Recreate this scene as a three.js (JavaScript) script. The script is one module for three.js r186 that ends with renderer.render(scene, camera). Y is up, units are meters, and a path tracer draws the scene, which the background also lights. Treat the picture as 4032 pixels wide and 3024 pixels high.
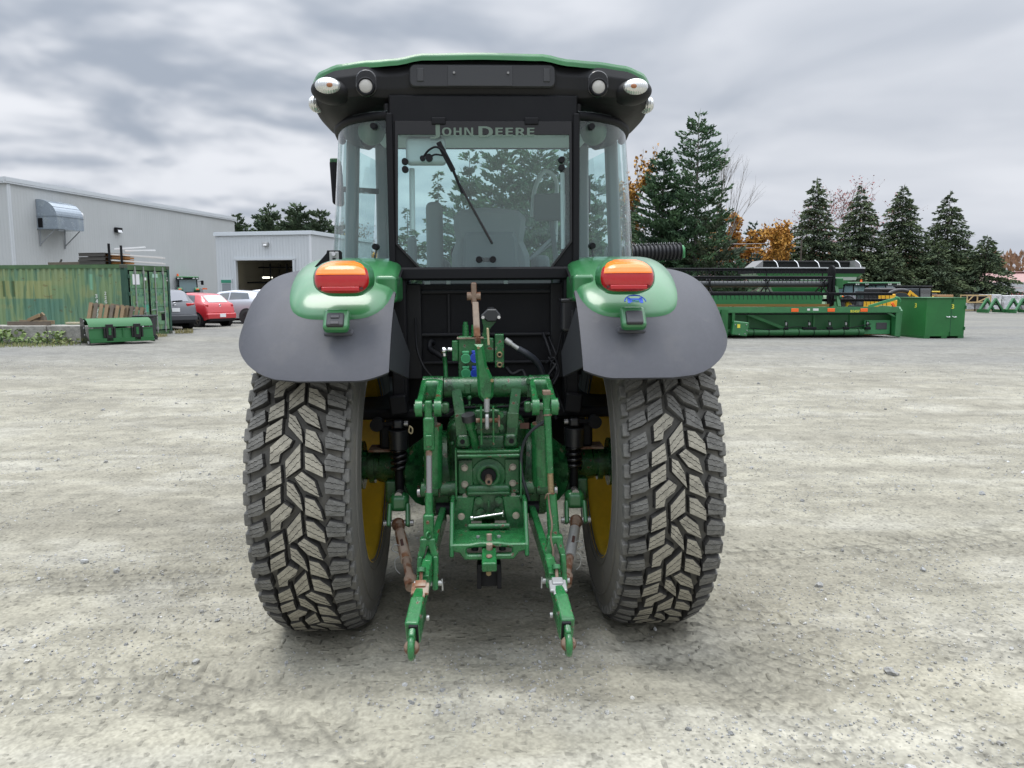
import * as THREE from 'three';
import { RoundedBoxGeometry } from 'three/addons/geometries/RoundedBoxGeometry.js';
import { TextGeometry } from 'three/addons/geometries/TextGeometry.js';
import { FontLoader } from 'three/addons/loaders/FontLoader.js';
import { mergeGeometries, mergeVertices, toCreasedNormals } from 'three/addons/utils/BufferGeometryUtils.js';
import { RectAreaLightUniformsLib } from 'three/addons/lights/RectAreaLightUniformsLib.js';

// ---------------------------------------------------------------- camera, sky, sun, exposure
const D2R = Math.PI / 180;
const scene = new THREE.Scene();
const camera = new THREE.PerspectiveCamera(53.08, 4 / 3, 0.05, 2000);
camera.position.set(-0.03, 1.75, 4.1);
camera.rotation.set(-7.05 * D2R, -2.27 * D2R, 0, 'YXZ');
const renderer = new THREE.WebGLRenderer({ antialias: true });
renderer.toneMapping = THREE.LinearToneMapping;
renderer.toneMappingExposure = 1.45;
renderer.shadowMap.enabled = true;

function hash(ix, iy, s) { let h = Math.imul(ix, 374761393) ^ Math.imul(iy, 668265263) ^ Math.imul(s, 974711); h = Math.imul(h ^ (h >>> 13), 1274126177); h = Math.imul(h ^ (h >>> 16), 2246822519); return ((h ^ (h >>> 15)) >>> 0) / 4294967296; }
function vnoise(x, y, s = 0, per = 0) {
  const ix = Math.floor(x), iy = Math.floor(y), fx = x - ix, fy = y - iy, u = fx * fx * (3 - 2 * fx), v = fy * fy * (3 - 2 * fy);
  const m = (a) => per ? ((a % per) + per) % per : a;
  const a = hash(m(ix), m(iy), s), b = hash(m(ix + 1), m(iy), s), c = hash(m(ix), m(iy + 1), s), d = hash(m(ix + 1), m(iy + 1), s);
  return a + (b - a) * u + (c - a) * v + (a - b - c + d) * u * v;
}
function fbm(x, y, o = 4, s = 0, per = 0, gain = 0.5) { let t = 0, a = 1, n = 0; for (let i = 0; i < o; i++) { t += a * vnoise(x, y, s + i * 17, per); n += a; a *= gain; x *= 2; y *= 2; per *= 2; } return t / n; }
function rng(seed) { let a = seed >>> 0; return () => { a = (a + 0x6d2b79f5) | 0; let t = Math.imul(a ^ (a >>> 15), 1 | a); t = (t + Math.imul(t ^ (t >>> 7), 61 | t)) ^ t; return ((t ^ (t >>> 14)) >>> 0) / 4294967296; }; }
const clamp = (x, a = 0, b = 1) => Math.min(b, Math.max(a, x)), sstep = (a, b, x) => { const t = clamp((x - a) / (b - a)); return t * t * (3 - 2 * t); }, lerp = (a, b, t) => a + (b - a) * t;

{ // overcast sky: cloud sheet seen in perspective, brighter overhead
  const W = 2048, H = 1024, data = new Float32Array(W * H * 4);
  for (let r = 0; r < H; r++) {
    const up = ((r + 0.5) / H - 0.5) * Math.PI, y = Math.sin(up), cu = Math.cos(up);
    for (let c = 0; c < W; c++) {
      const az = ((c + 0.5) / W - 0.5) * 2 * Math.PI, x = Math.cos(az) * cu, z = Math.sin(az) * cu, o = (r * W + c) * 4;
      let R, G, B;
      if (y > -0.01) {
        const k = 1 / (Math.max(y, 0) + 0.13), px = x * k * 1.15 + 7.3, pz = z * k * 1.15 + 2.1;
        const wx = fbm(px * 0.8, pz * 0.8, 3, 5), wz = fbm(px * 0.8 + 9, pz * 0.8, 3, 8);
        let big = fbm(px * 0.55 + wx * 0.9, pz * 0.75 + wz * 0.9, 4, 11);
        let fine = fbm(px * 2.1 + wx * 2.2, pz * 2.9 + wz * 2.0, 5, 31);
        const calm = sstep(-1.85, -1.15, az) * sstep(2.6, 1.2, az);            // smoother cloud towards one side
        let d = (big - 0.5) * 2.6 + (fine - 0.5) * lerp(2.3, 0.8, calm) + (fbm(px * 5.5 + wx * 3, pz * 6.5 + wz * 3, 4, 47) - 0.5) * lerp(1.15, 0.35, calm);
        d = clamp(lerp(0.47, 0.58, calm) + d * lerp(0.62, 0.32, calm));
        const lift = 0.595 + 0.30 * clamp(y) + 1.9 * sstep(0.32, 0.88, y);
        const t = d * d * (3 - 2 * d);
        R = lerp(0.41, 0.92, t) * lift; G = lerp(0.465, 0.945, t) * lift; B = lerp(0.555, 1.0, t) * lift;
        const hz = Math.exp(-Math.max(y, 0) * 14);
        R = lerp(R, 0.41, hz * 0.8); G = lerp(G, 0.44, hz * 0.8); B = lerp(B, 0.50, hz * 0.8);
      } else { R = 0.2; G = 0.195; B = 0.18; }
      data[o] = R; data[o + 1] = G; data[o + 2] = B; data[o + 3] = 1;
    }
  }
  const t = new THREE.DataTexture(data, W, H, THREE.RGBAFormat, THREE.FloatType);
  t.mapping = THREE.EquirectangularReflectionMapping; t.magFilter = THREE.LinearFilter; t.needsUpdate = true;
  scene.background = t; scene.environment = t;
}
const sun = new THREE.DirectionalLight(new THREE.Color(1, 0.96, 0.9), 1.4);
sun.position.set(-8, 40, -1); sun.target.position.set(0, 0, 0);
sun.castShadow = true; sun.shadow.radius = 50; sun.shadow.mapSize.set(2048, 2048);
Object.assign(sun.shadow.camera, { left: -60, right: 60, top: 60, bottom: -60, near: 1, far: 160 });
scene.add(sun, sun.target);
RectAreaLightUniformsLib.init();

// ---------------------------------------------------------------- helpers
const V = (x, y, z) => new THREE.Vector3(x, y, z);
function tf(g, x = 0, y = 0, z = 0, rx = 0, ry = 0, rz = 0) { if (rx) g.rotateX(rx); if (ry) g.rotateY(ry); if (rz) g.rotateZ(rz); if (x || y || z) g.translate(x, y, z); return g; }
const box = (w, h, d, ...p) => tf(new THREE.BoxGeometry(w, h, d), ...p);
const rb = (w, h, d, r, ...p) => tf(new RoundedBoxGeometry(w, h, d, 2, Math.min(r, w * 0.49, h * 0.49, d * 0.49)), ...p);
function cy(a, b, r, r2 = r, n = 16, open = false) { // cylinder from a to b
  const A = Array.isArray(a) ? V(...a) : a, B = Array.isArray(b) ? V(...b) : b, d = B.clone().sub(A), L = d.length();
  const g = new THREE.CylinderGeometry(r2, r, L, n, 1, open); g.translate(0, L / 2, 0);
  g.applyQuaternion(new THREE.Quaternion().setFromUnitVectors(V(0, 1, 0), d.normalize())); g.translate(A.x, A.y, A.z); return g;
}
function bar(a, b, w, h, up = V(0, 0, 1), r = 0.004) { // box from a to b, width along (dir x up), h along up
  const A = V(...a), B = V(...b), d = B.clone().sub(A), L = d.length(); d.normalize();
  const X = d.clone().cross(up).normalize(), Z = X.clone().cross(d).normalize();
  const g = r ? new RoundedBoxGeometry(w, L, h, 1, Math.min(r, w * 0.4, h * 0.4)) : new THREE.BoxGeometry(w, L, h);
  g.applyMatrix4(new THREE.Matrix4().makeBasis(X, d, Z)); const m = A.add(B).multiplyScalar(0.5); g.translate(m.x, m.y, m.z); return g;
}
const tube = (pts, r, n = 24, k = 8) => new THREE.TubeGeometry(new THREE.CatmullRomCurve3(pts.map((p) => V(...p))), n, r, k, false);
function ext(pts, depth, bevel = 0.003, holes = []) { // outline in x,y; thickness along z, centred
  const s = pts instanceof THREE.Shape ? pts : new THREE.Shape(pts.map((p) => new THREE.Vector2(p[0], p[1])));
  for (const h of holes) s.holes.push(new THREE.Path(h.map((p) => new THREE.Vector2(p[0], p[1]))));
  const g = new THREE.ExtrudeGeometry(s, { depth: Math.max(0.0005, depth - 2 * bevel), bevelEnabled: bevel > 0, bevelThickness: bevel, bevelSize: bevel, bevelOffset: -bevel, bevelSegments: 1, curveSegments: 10 });
  g.translate(0, 0, -(depth - 2 * bevel) / 2); return g;
}
function rrect(w, h, r, k = 5) { const o = []; for (const [sx, sy, a] of [[1, 1, 0], [-1, 1, 90], [-1, -1, 180], [1, -1, 270]]) for (let i = 0; i <= k; i++) { const t = (a + 90 * i / k) * D2R; o.push([sx * (w / 2 - r) + r * Math.cos(t), sy * (h / 2 - r) + r * Math.sin(t)]); } return o; }
const move = (pts, x, y) => pts.map((p) => [p[0] + x, p[1] + y]);
const lathe = (pts, n = 32) => new THREE.LatheGeometry(pts.map((p) => new THREE.Vector2(p[0], p[1])), n);
function sq(u, n) { const t = ((u % 1) + 1) % 1 * 4, k = Math.floor(t), f = (t - k) * 2 - 1; const [a, b] = k === 0 ? [1, f] : k === 1 ? [-f, 1] : k === 2 ? [-1, -f] : [f, -1]; const q = Math.pow(Math.pow(Math.abs(a), n) + Math.pow(Math.abs(b), n), -1 / n); return [a * q, b * q]; }
function grid(f, nu, nv) { // smooth surface
  const pos = [], idx = [], uv = [];
  for (let j = 0; j <= nv; j++) for (let i = 0; i <= nu; i++) { pos.push(...f(i / nu, j / nv)); uv.push(i / nu, j / nv); }
  for (let j = 0; j < nv; j++) for (let i = 0; i < nu; i++) { const a = j * (nu + 1) + i, b = a + 1, c = a + nu + 1, d = c + 1; idx.push(a, b, d, a, d, c); }
  const g = new THREE.BufferGeometry(); g.setAttribute('position', new THREE.Float32BufferAttribute(pos, 3)); g.setAttribute('uv', new THREE.Float32BufferAttribute(uv, 2)); g.setIndex(idx); g.computeVertexNormals(); return g;
}
function shell(f, nu, nv, t) { // grid with thickness t behind its normal side, closed rim
  const a = grid(f, nu, nv), n = a.attributes.normal, p = a.attributes.position, q = (u, v) => { const i = Math.round(v * nv) * (nu + 1) + Math.round(u * nu); return [p.getX(i) - n.getX(i) * t, p.getY(i) - n.getY(i) * t, p.getZ(i) - n.getZ(i) * t]; };
  const at = (u, v) => { const i = Math.round(v * nv) * (nu + 1) + Math.round(u * nu); return [p.getX(i), p.getY(i), p.getZ(i)]; };
  const b = grid((u, v) => q(1 - u, v), nu, nv), out = [a, b];
  out.push(grid((u, v) => v < 0.5 ? q(u, 0) : at(u, 0), nu, 1), grid((u, v) => v < 0.5 ? at(u, 1) : q(u, 1), nu, 1), grid((u, v) => u < 0.5 ? q(0, v) : at(0, v), 1, nv), grid((u, v) => u < 0.5 ? at(1, v) : q(1, v), 1, nv));
  return mg(out);
}
function prep(g) { if (g.index) g = g.toNonIndexed(); for (const k of Object.keys(g.attributes)) if (!['position', 'normal', 'uv', 'color'].includes(k)) g.deleteAttribute(k); if (!g.attributes.normal) g.computeVertexNormals(); if (!g.attributes.uv) g.setAttribute('uv', new THREE.Float32BufferAttribute(new Float32Array(g.attributes.position.count * 2), 2)); g.clearGroups(); return g; }
function mg(list) { list = list.flat(9).map(prep); if (list.length === 1) return list[0]; const col = list.some((g) => g.attributes.color); if (col) for (const g of list) if (!g.attributes.color) g.setAttribute('color', new THREE.Float32BufferAttribute(new Float32Array(g.attributes.position.count * 3).fill(1), 3)); return mergeGeometries(list, false); }
function boxUV(g) { // uv in metres from the dominant direction of each triangle
  const p = g.attributes.position, uv = g.attributes.uv, a = V(), b = V(), c = V(), n = V();
  for (let i = 0; i < p.count; i += 3) {
    a.fromBufferAttribute(p, i); b.fromBufferAttribute(p, i + 1); c.fromBufferAttribute(p, i + 2); n.copy(b).sub(a).cross(c.clone().sub(a));
    const ax = Math.abs(n.x), ay = Math.abs(n.y), az = Math.abs(n.z);
    for (let k = 0; k < 3; k++) { const v = k === 0 ? a : k === 1 ? b : c; if (ax >= ay && ax >= az) uv.setXY(i + k, v.z, v.y); else if (ay >= az) uv.setXY(i + k, v.x, v.z); else uv.setXY(i + k, v.x, v.y); }
  }
  return g;
}
const used = {};
function numbered(n) { used[n] = (used[n] ?? -1) + 1; return used[n] ? n + '_' + String(used[n]).padStart(3, '0') : n; }
function mesh(name, g, m) { const o = new THREE.Mesh(g, m); o.name = name; o.castShadow = o.receiveShadow = true; return o; }
const EACH = new Set('bracket corner_post fuel_tank step globe_lamp lamp_hanger skid handle hinge rail rung stringer upright screw roller glass_knob panel_slot corner_casting notice rafter post roof_post window work_lamp side_plate tarp_bow grab_rail arm cylinder casting_leg wheel seal_strip tile link_bar round_block cap_tube tarp_end shaft_plug'.split(' ')), SMALL = new Set('tine flange_bolt casting_bolt clamp ridge spoke stop small_bolt'.split(' '));
function obj(name, geos, m, parent = scene, keep = false) {
  if (Array.isArray(geos) && geos.length > 1 && EACH.has(name) && parent !== scene) { let o; for (const g of geos) o = obj(name, g, m, parent, keep); return o; }
  const made = obj1(name, geos, m, parent, keep); if (SMALL.has(name)) made.userData.kind = 'stuff'; return made;
}
function obj1(name, geos, m, parent = scene, keep = false) { let g = mg([geos]); if (!keep) boxUV(g); const o = mesh(parent === scene ? numbered(name) : name, g, m); parent.add(o); return o; }
function thing(name, label, category, [x, y, z] = [0, 0, 0], turn = 0, group) { const o = new THREE.Group(); o.name = numbered(name); scene.add(o); o.position.set(x, y, z); o.rotation.y = turn; o.userData = { label, category }; if (group) o.userData.group = group; return o; }
function tag(o, label, category, group) { o.userData.label = label; o.userData.category = category; if (group) o.userData.group = group; return o; }
function struct(o, label) { o.userData.kind = 'structure'; if (label) o.userData.label = label; return o; }
function dup(root, name, [x, y, z], turn, label, group) { const r = root.clone(); r.name = numbered(name); r.userData = { ...root.userData, label }; if (group) r.userData.group = group; scene.add(r); r.position.set(x, y, z); r.rotation.y = turn; return r; }
function part(name, parent, label) { const o = new THREE.Group(); o.name = name; if (label) o.userData.label = label; parent.add(o); return o; }
const font = await new FontLoader().loadAsync('fonts/droid/droid_sans_bold.typeface.json');
function text(s, size, depth, x, y, z, ry = 0, rx = 0, sx = 1) { const g = new TextGeometry(s, { font, size, depth, curveSegments: 3, bevelEnabled: false }); g.computeBoundingBox(); const b = g.boundingBox; g.translate(-(b.min.x + b.max.x) / 2, -(b.min.y + b.max.y) / 2, 0); if (sx !== 1) g.scale(sx, 1, 1); return tf(g, x, y, z, rx, ry); }

// ---------------------------------------------------------------- procedural textures and materials
function tex(n, f, srgb, rep = 1) { // f(u,v) -> [r,g,b] 0..1 (display values when srgb)
  const d = new Uint8Array(n * n * 4); for (let j = 0; j < n; j++) for (let i = 0; i < n; i++) { const c = f(i / n, j / n), o = (j * n + i) * 4; for (let k = 0; k < 3; k++) d[o + k] = 255 * clamp(Array.isArray(c) ? c[k] : c); d[o + 3] = 255; }
  const t = new THREE.DataTexture(d, n, n); t.wrapS = t.wrapT = THREE.RepeatWrapping; t.magFilter = THREE.LinearFilter; if (srgb) t.colorSpace = THREE.SRGBColorSpace; t.repeat.set(rep, rep); t.needsUpdate = true; return t;
}
const rep = (t, r, r2 = r) => { const c = t.clone(); c.repeat.set(r, r2); c.needsUpdate = true; return c; };
const grimeT = tex(512, (u, v) => { const a = fbm(u * 6, v * 6, 5, 3, 6), b = fbm(u * 40, v * 40, 3, 9, 40), s = sstep(0.55, 0.75, a); const k = 0.82 + 0.2 * (a - 0.5) + 0.1 * (b - 0.5) ; return [k + 0.10 * s, k + 0.08 * s, k + 0.03 * s]; }, false, 1.6);
const scuffT = tex(512, (u, v) => { const a = fbm(u * 8, v * 8, 5, 13, 8), b = fbm(u * 60, v * 60, 3, 19, 60); return clamp(0.5 + 0.9 * (a - 0.5) + 0.4 * (b - 0.5)); }, false, 2);
const fineT = tex(512, (u, v) => fbm(u * 128, v * 128, 2, 23, 128), false, 4);
const rustT = tex(512, (u, v) => { const a = fbm(u * 10, v * 10, 5, 41, 10), t = sstep(0.4, 0.62, a), b = fbm(u * 50, v * 50, 2, 45, 50); return [lerp(0.30, 0.17, t) + 0.10 * (b - 0.5), lerp(0.245, 0.078, t) + 0.07 * (b - 0.5), lerp(0.20, 0.038, t) + 0.05 * (b - 0.5)]; }, false, 3);
const col = (r, g, b) => new THREE.Color().setRGB(r, g, b);
const std = (r, g, b, rough = 0.6, metal = 0, o = {}) => new THREE.MeshStandardMaterial({ color: col(r, g, b), roughness: rough, metalness: metal, ...o });
const phys = (r, g, b, rough, o = {}) => new THREE.MeshPhysicalMaterial({ color: col(r, g, b), roughness: rough, ...o });
const M = {
  hitch: std(1, 1, 1, 0.44, 0, { map: hitchTex(0.023, 0.158, 0.048, 0.735), roughnessMap: scuffT, bumpMap: fineT, bumpScale: 0.0005 }),
  tarpAndShade: std(0.008, 0.008, 0.009, 0.9),
  green: phys(0.026, 0.185, 0.055, 0.42, { map: rep(grimeT, 1.2), clearcoat: 0.7, clearcoatRoughness: 0.14 }),
  greenCast: std(1, 1, 1, 0.5, 0, { map: hitchTex(0.018, 0.112, 0.035, 0.76, 1), roughnessMap: scuffT, bumpMap: fineT, bumpScale: 0.001 }),
  greenFar: std(0.017, 0.125, 0.033, 0.5, 0, { map: rep(grimeT, 0.5) }),
  greenLite: std(0.055, 0.27, 0.10, 0.5, 0, { map: rep(grimeT, 0.5) }),
  fender: std(0.064, 0.067, 0.080, 0.58, 0, { map: rep(grimeT, 2.0), bumpMap: rep(fineT, 8), bumpScale: 0.0003 }),
  black: phys(0.006, 0.0065, 0.0085, 0.6, { specularIntensity: 0.45, map: rep(grimeT, 1.5) }),
  roofBlack: phys(0.007, 0.0073, 0.0085, 0.58, { specularIntensity: 0.7, map: rep(grimeT, 1.1), bumpMap: rep(fineT, 6), bumpScale: 0.0002 }),
  blackGloss: std(0.008, 0.008, 0.009, 0.25),
  rubber: std(0.020, 0.020, 0.021, 0.8, 0, { map: rep(grimeT, 2), bumpMap: scuffT, bumpScale: 0.002 }),
  tyreBase: std(0.15, 0.145, 0.13, 0.9, 0, { map: rep(grimeT, 2), bumpMap: scuffT, bumpScale: 0.002 }),
  lugSide: std(0.052, 0.050, 0.047, 0.85, 0, { map: rep(grimeT, 3) }),
  lugTop: std(0.36, 0.34, 0.285, 0.95, 0, { map: rep(scuffTcol(), 3), bumpMap: rep(scuffT, 4), bumpScale: 0.002 }),
  lugShoulder: std(0.17, 0.168, 0.16, 0.9, 0, { map: rep(scuffTcol(), 5), bumpMap: rep(scuffT, 4), bumpScale: 0.003 }),
  yellow: std(0.92, 0.63, 0.05, 0.45, 0, { map: rep(grimeT, 1.5) }),
  rust: std(0.62, 0.55, 0.5, 0.85, 0.1, { map: rustT, bumpMap: scuffT, bumpScale: 0.001 }),
  rustPale: std(1.0, 0.98, 0.95, 0.7, 0.2, { map: rep(rustT, 1.3), bumpMap: scuffT, bumpScale: 0.001 }),
  steel: std(0.26, 0.255, 0.25, 0.45, 0.6, { roughnessMap: scuffT }),
  zinc: std(0.40, 0.41, 0.41, 0.5, 0.5, { map: rep(grimeT, 3) }),
  chrome: std(0.75, 0.75, 0.76, 0.2, 1),
  lens: phys(0.62, 0.63, 0.62, 0.12, { metalness: 0.55, clearcoat: 1, clearcoatRoughness: 0.03, bumpMap: tex(64, (u) => 0.5 + 0.5 * Math.sin(u * Math.PI * 12), false, 14), bumpScale: 0.0015 }),
  orangeLens: phys(0.92, 0.20, 0.008, 0.22, { clearcoat: 0.35, clearcoatRoughness: 0.05, bumpMap: tex(64, (u, v) => 0.5 + 0.5 * Math.sin(v * Math.PI * 8), false, 12), bumpScale: 0.001 }),
  redLens: phys(0.42, 0.012, 0.016, 0.22, { clearcoat: 0.5, clearcoatRoughness: 0.05, bumpMap: tex(64, (u, v) => 0.5 + 0.5 * Math.sin(u * Math.PI * 8), false, 10), bumpScale: 0.0006 }),
  redFlat: std(0.5, 0.02, 0.02, 0.4),
  orangeMark: std(0.85, 0.13, 0.015, 0.5),
  blue: std(0.02, 0.06, 0.42, 0.4),
  blueInk: std(0.03, 0.09, 0.50, 0.5),
  capGreen: std(0.05, 0.30, 0.13, 0.45),
  seat: std(0.25, 0.265, 0.27, 0.9, 0, { bumpMap: rep(fineT, 6), bumpScale: 0.003 }),
  interior: std(0.15, 0.165, 0.17, 0.7),
  interiorLight: std(0.45, 0.48, 0.48, 0.7),
  glass: phys(0.77, 0.925, 0.92, 0.0, { transmission: 0.94, thickness: 0, ior: 1.5, side: THREE.DoubleSide }),
  carGlass: phys(0.05, 0.06, 0.065, 0.05, { clearcoat: 1, clearcoatRoughness: 0.02 }),
  sign: std(0.105, 0.15, 0.12, 0.5),
  white: std(0.72, 0.73, 0.74, 0.5),
  whitePrint: std(0.62, 0.64, 0.6, 0.7),
  yellowPrint: std(0.68, 0.62, 0.06, 0.6),
  brass: std(0.25, 0.19, 0.10, 0.5, 0.5),
  tan: std(0.48, 0.40, 0.24, 0.7),
};
function hitchTex(r, g, b, lim, dirty = 0) { return tex(512, (u, v) => { const a = fbm(u * 12, v * 12, 5, 71 + dirty, 12), f = fbm(u * 60, v * 60, 3, 77, 60), big = fbm(u * 4, v * 4, 4, 83 + dirty, 4); const k = 0.82 + 0.5 * (f - 0.5) + 0.5 * (big - 0.45); let c = [r * k, g * k, b * k]; const mix = (d, t) => { c = c.map((q, i) => lerp(q, d[i], clamp(t))); }; mix([0.11, 0.115, 0.085], sstep(0.50, 0.72, big) * (dirty ? 0.22 : 0.10)); mix([0.006, 0.012, 0.008], sstep(0.56, 0.7, fbm(u * 7, v * 7, 4, 91, 7)) * (dirty ? 0.6 : 0.3)); mix([0.20, 0.22, 0.19], sstep(lim, lim + 0.02, a) * 0.8); mix([0.10, 0.042, 0.018], sstep(lim + 0.02, lim + 0.035, a)); return c; }, false, 2.4); }
function scuffTcol() { return scuffTcol.t ??= tex(512, (u, v) => { const a = fbm(u * 10, v * 10, 5, 51, 10), b = fbm(u * 70, v * 70, 3, 57, 70); const k = 0.70 + 0.55 * (a - 0.42) + 0.35 * (b - 0.5); return [k, k * 0.995, k * 0.97]; }, false, 1); }
// ---------------------------------------------------------------- ground
function terrain(x, z) { return -0.4 * sstep(-26, -58, z) * sstep(-2, 10, x) + 0.1 * sstep(-6, -11, x) * sstep(-9, -17, z); }
const TRACKS = [ [[0.7, -0.05], [1.25, 0.1], [1.9, 0.33], [2.62, 0.62], [3.6, 1.1]], [[0.9, 0.2], [1.3, 0.5], [1.7, 0.9], [2.05, 1.42], [2.3, 2.1]], [[1.6, -0.75], [3.2, -0.95], [5, -1.5], [8, -2.6]], [[0.75, 0.38], [1.05, 0.78], [1.3, 1.3], [1.5, 2.0]], [[-3.4, 0.75], [-2.4, 0.85], [-1.5, 0.8], [-0.9, 1.0], [-0.4, 1.7]], [[-5.2, -0.6], [-3.4, -0.35], [-1.6, -0.45]] ];
function track(x, z) { // [depth, edge of an imprint]
  let best = 0, edge = 0, flat = 0;
  TRACKS.forEach((P, ti) => {
    let acc = 0; const lt = ti % 2 ? 0.085 : 0.135, ls = ti % 2 ? 0.088 : 0.15, sl = ti % 2 ? 1.6 : 3.2;
    for (let i = 0; i + 1 < P.length; i++) {
      const [ax, az] = P[i], [bx, bz] = P[i + 1], dx = bx - ax, dz = bz - az, L = Math.hypot(dx, dz), t = ((x - ax) * dx + (z - az) * dz) / L, s = ((x - ax) * dz - (z - az) * dx) / L + 0.02 * (fbm(x * 3, z * 3, 2, 71) - 0.5);
      if (t >= 0 && t <= L && Math.abs(s) < 0.23) {
        const T = acc + t, w = sstep(0.23, 0.17, Math.abs(s)) * sstep(0.26, 0.40, fbm(x * 2.2 + ti, z * 3, 3, 77)), row = Math.floor(s / ls + 0.5), f = ((T / lt + Math.abs(s) * sl + (row & 1) * 0.5) % 1 + 1) % 1, g = ((s / ls + 0.5) % 1 + 1) % 1;
        const lug = sstep(0.06, 0.20, f) * sstep(1.0, 0.88, f) * sstep(0.02, 0.13, g) * sstep(0.98, 0.87, g); flat = Math.max(flat, w);
        if (w > 0.02) { best = Math.max(best, w * (0.3 + 0.7 * lug)); edge = Math.max(edge, w * (1 - lug)); }
      }
      acc += L;
    }
  });
  return [best, edge, flat];
}
const trackDepth = (x, z) => track(x, z)[0];
function gh(x, z) { // fine relief
  const d = Math.hypot(x + 0.03, z - 4.1), tk = d < 9 ? track(x, z) : [0, 0, 0], far = sstep(26, 8, d) * (1 - 0.75 * tk[2]);
  let h = (fbm(x * 0.9, z * 1.7, 4, 2) - 0.5) * 0.05 * sstep(60, 14, d);
  h += (fbm(x * 2.6, z * 6.5, 5, 6) - 0.5) * 0.020 * far;
  const r = fbm(x * 6, z * 13, 4, 8); h += (Math.abs(r - 0.5) * -2 + 0.4) * 0.012 * far * sstep(0.35, 0.65, fbm(x * 0.7, z * 0.9, 2, 91));
  h -= 0.004 * tk[2] + 0.012 * tk[0];
  const bx = Math.min(Math.abs(x - 0.83), Math.abs(x + 0.83)); h += 0.03 * Math.exp(-Math.pow((bx - 0.27) / 0.08, 2)) * sstep(0.9, 0.3, Math.abs(z)); // soil pushed up beside the wheels
  return h;
}
const groundY = (x, z) => terrain(x, z) + gh(x, z);
{
  const lines = (a, b, st, g, end, cap = 1e9) => { const o = [a]; let x = a, s = st; const dir = Math.sign(b - a); while ((b - x) * dir > 0) { x += st * dir; o.push(x); } while (Math.abs(x) < end) { s = Math.min(cap, s * g); x += s * dir; o.push(x); } return o; };
  const xs = [...lines(-4.4, -4.41, 0.02, 1.06, 330).slice(1).reverse(), ...Array.from({ length: 481 }, (_, i) => -4.4 + i * 0.02), ...lines(5.22, 5.23, 0.02, 1.06, 330)];
  const zs = [...lines(2.4, 2.41, 0.03, 1.25, 90).slice(1).reverse(), ...Array.from({ length: 321 }, (_, i) => 2.4 - i * 0.015), ...lines(-2.415, -2.425, 0.018, 1.03, 430)];
  const nx = xs.length, nz = zs.length, pos = new Float32Array(nx * nz * 3), colr = new Float32Array(nx * nz * 3), uv = new Float32Array(nx * nz * 2), idx = [];
  const A = [0.346, 0.329, 0.265], Bc = [0.303, 0.286, 0.228], Cc = [0.200, 0.200, 0.190], Dk = [0.212, 0.198, 0.157], Lt = [0.415, 0.400, 0.345];
  for (let j = 0; j < nz; j++) for (let i = 0; i < nx; i++) {
    const x = xs[i], z = zs[j], o = j * nx + i, d = Math.hypot(x, z - 4.1);
    pos[o * 3] = x; pos[o * 3 + 1] = groundY(x, z); pos[o * 3 + 2] = z; uv[o * 2] = x; uv[o * 2 + 1] = z;
    const t = fbm(x * 0.33, z * 0.55, 4, 101), s = fbm(x * 0.9 + t * 2, z * 3.4, 4, 111), f = fbm(x * 4, z * 11, 3, 121), p = fbm(x * 1.5, z * 1.9, 4, 131);
    let k = sstep(0.40, 0.62, t * 0.5 + s * 0.5), c = A.map((a, q) => lerp(Bc[q], a, k));
    const l = sstep(0.50, 0.66, p * 0.5 + s * 0.5) * 0.5; c = c.map((a, q) => lerp(a, Lt[q], l));
    const dk = sstep(0.53, 0.68, fbm(x * 0.5 + 31, z * 1.6 + 7, 4, 141)) * 0.38 * sstep(2, 7, d); c = c.map((a, q) => lerp(a, Dk[q], dk));
    const g = clamp(sstep(15, 25, d) * 0.8 * (0.45 + 1.0 * fbm(x * 0.11, z * 0.5, 3, 151))); c = c.map((a, q) => lerp(a, Cc[q], g));
    const [tr, te] = d < 9 ? track(x, z) : [0, 0]; const nearTone = 1 + 0.22 * sstep(-0.6, 1.4, z + 2.2 * (fbm(x * 0.6, z * 0.6, 3, 171) - 0.5)); const cr = fbm(x * 1.6 + 5, z * 9, 4, 161), m = nearTone * (0.9 + 0.26 * (f - 0.45) + 0.30 * (cr - 0.5)) * (1 - 0.05 * tr) * (1 - 0.34 * te);  // ground colour gets lighter towards the camera, with a noisy edge
    for (let q = 0; q < 3; q++) colr[o * 3 + q] = c[q] * m;
  }
  for (let j = 0; j < nz - 1; j++) for (let i = 0; i < nx - 1; i++) { const a = j * nx + i, b = a + 1, c = a + nx, d = c + 1; idx.push(a, b, c, b, d, c); }
  const g = new THREE.BufferGeometry(); g.setAttribute('position', new THREE.BufferAttribute(pos, 3)); g.setAttribute('color', new THREE.BufferAttribute(colr, 3)); g.setAttribute('uv', new THREE.BufferAttribute(uv, 2)); g.setIndex(idx); g.computeVertexNormals();
  const gc = tex(1024, (u, v) => { // sandy grit with pebbles
    let k = 0.80 + 0.38 * (fbm(u * 16, v * 16, 5, 201, 16) - 0.5) + 0.42 * (fbm(u * 170, v * 170, 2, 207, 170) - 0.5);
    const q = vnoise(u * 90, v * 90, 211, 90); if (q > 0.80) k -= (q - 0.80) * 1.5; const hh = Math.abs(fbm(u * 14, v * 28, 4, 231, 14) - 0.5); k -= 0.10 * sstep(0.02, 0.0, hh); const w = vnoise(u * 120, v * 120, 217, 120); if (w > 0.88) k += (w - 0.88) * 1.7;
    return [k, k, k * 0.985]; }, false, 1 / 2.3);
  const gb = tex(1024, (u, v) => { const q = vnoise(u * 90, v * 90, 211, 90); return 0.35 * fbm(u * 20, v * 20, 5, 221, 20) + 0.3 * fbm(u * 150, v * 150, 2, 227, 150) + 0.7 * sstep(0.74, 0.95, q); }, false, 1 / 2.3);
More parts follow.
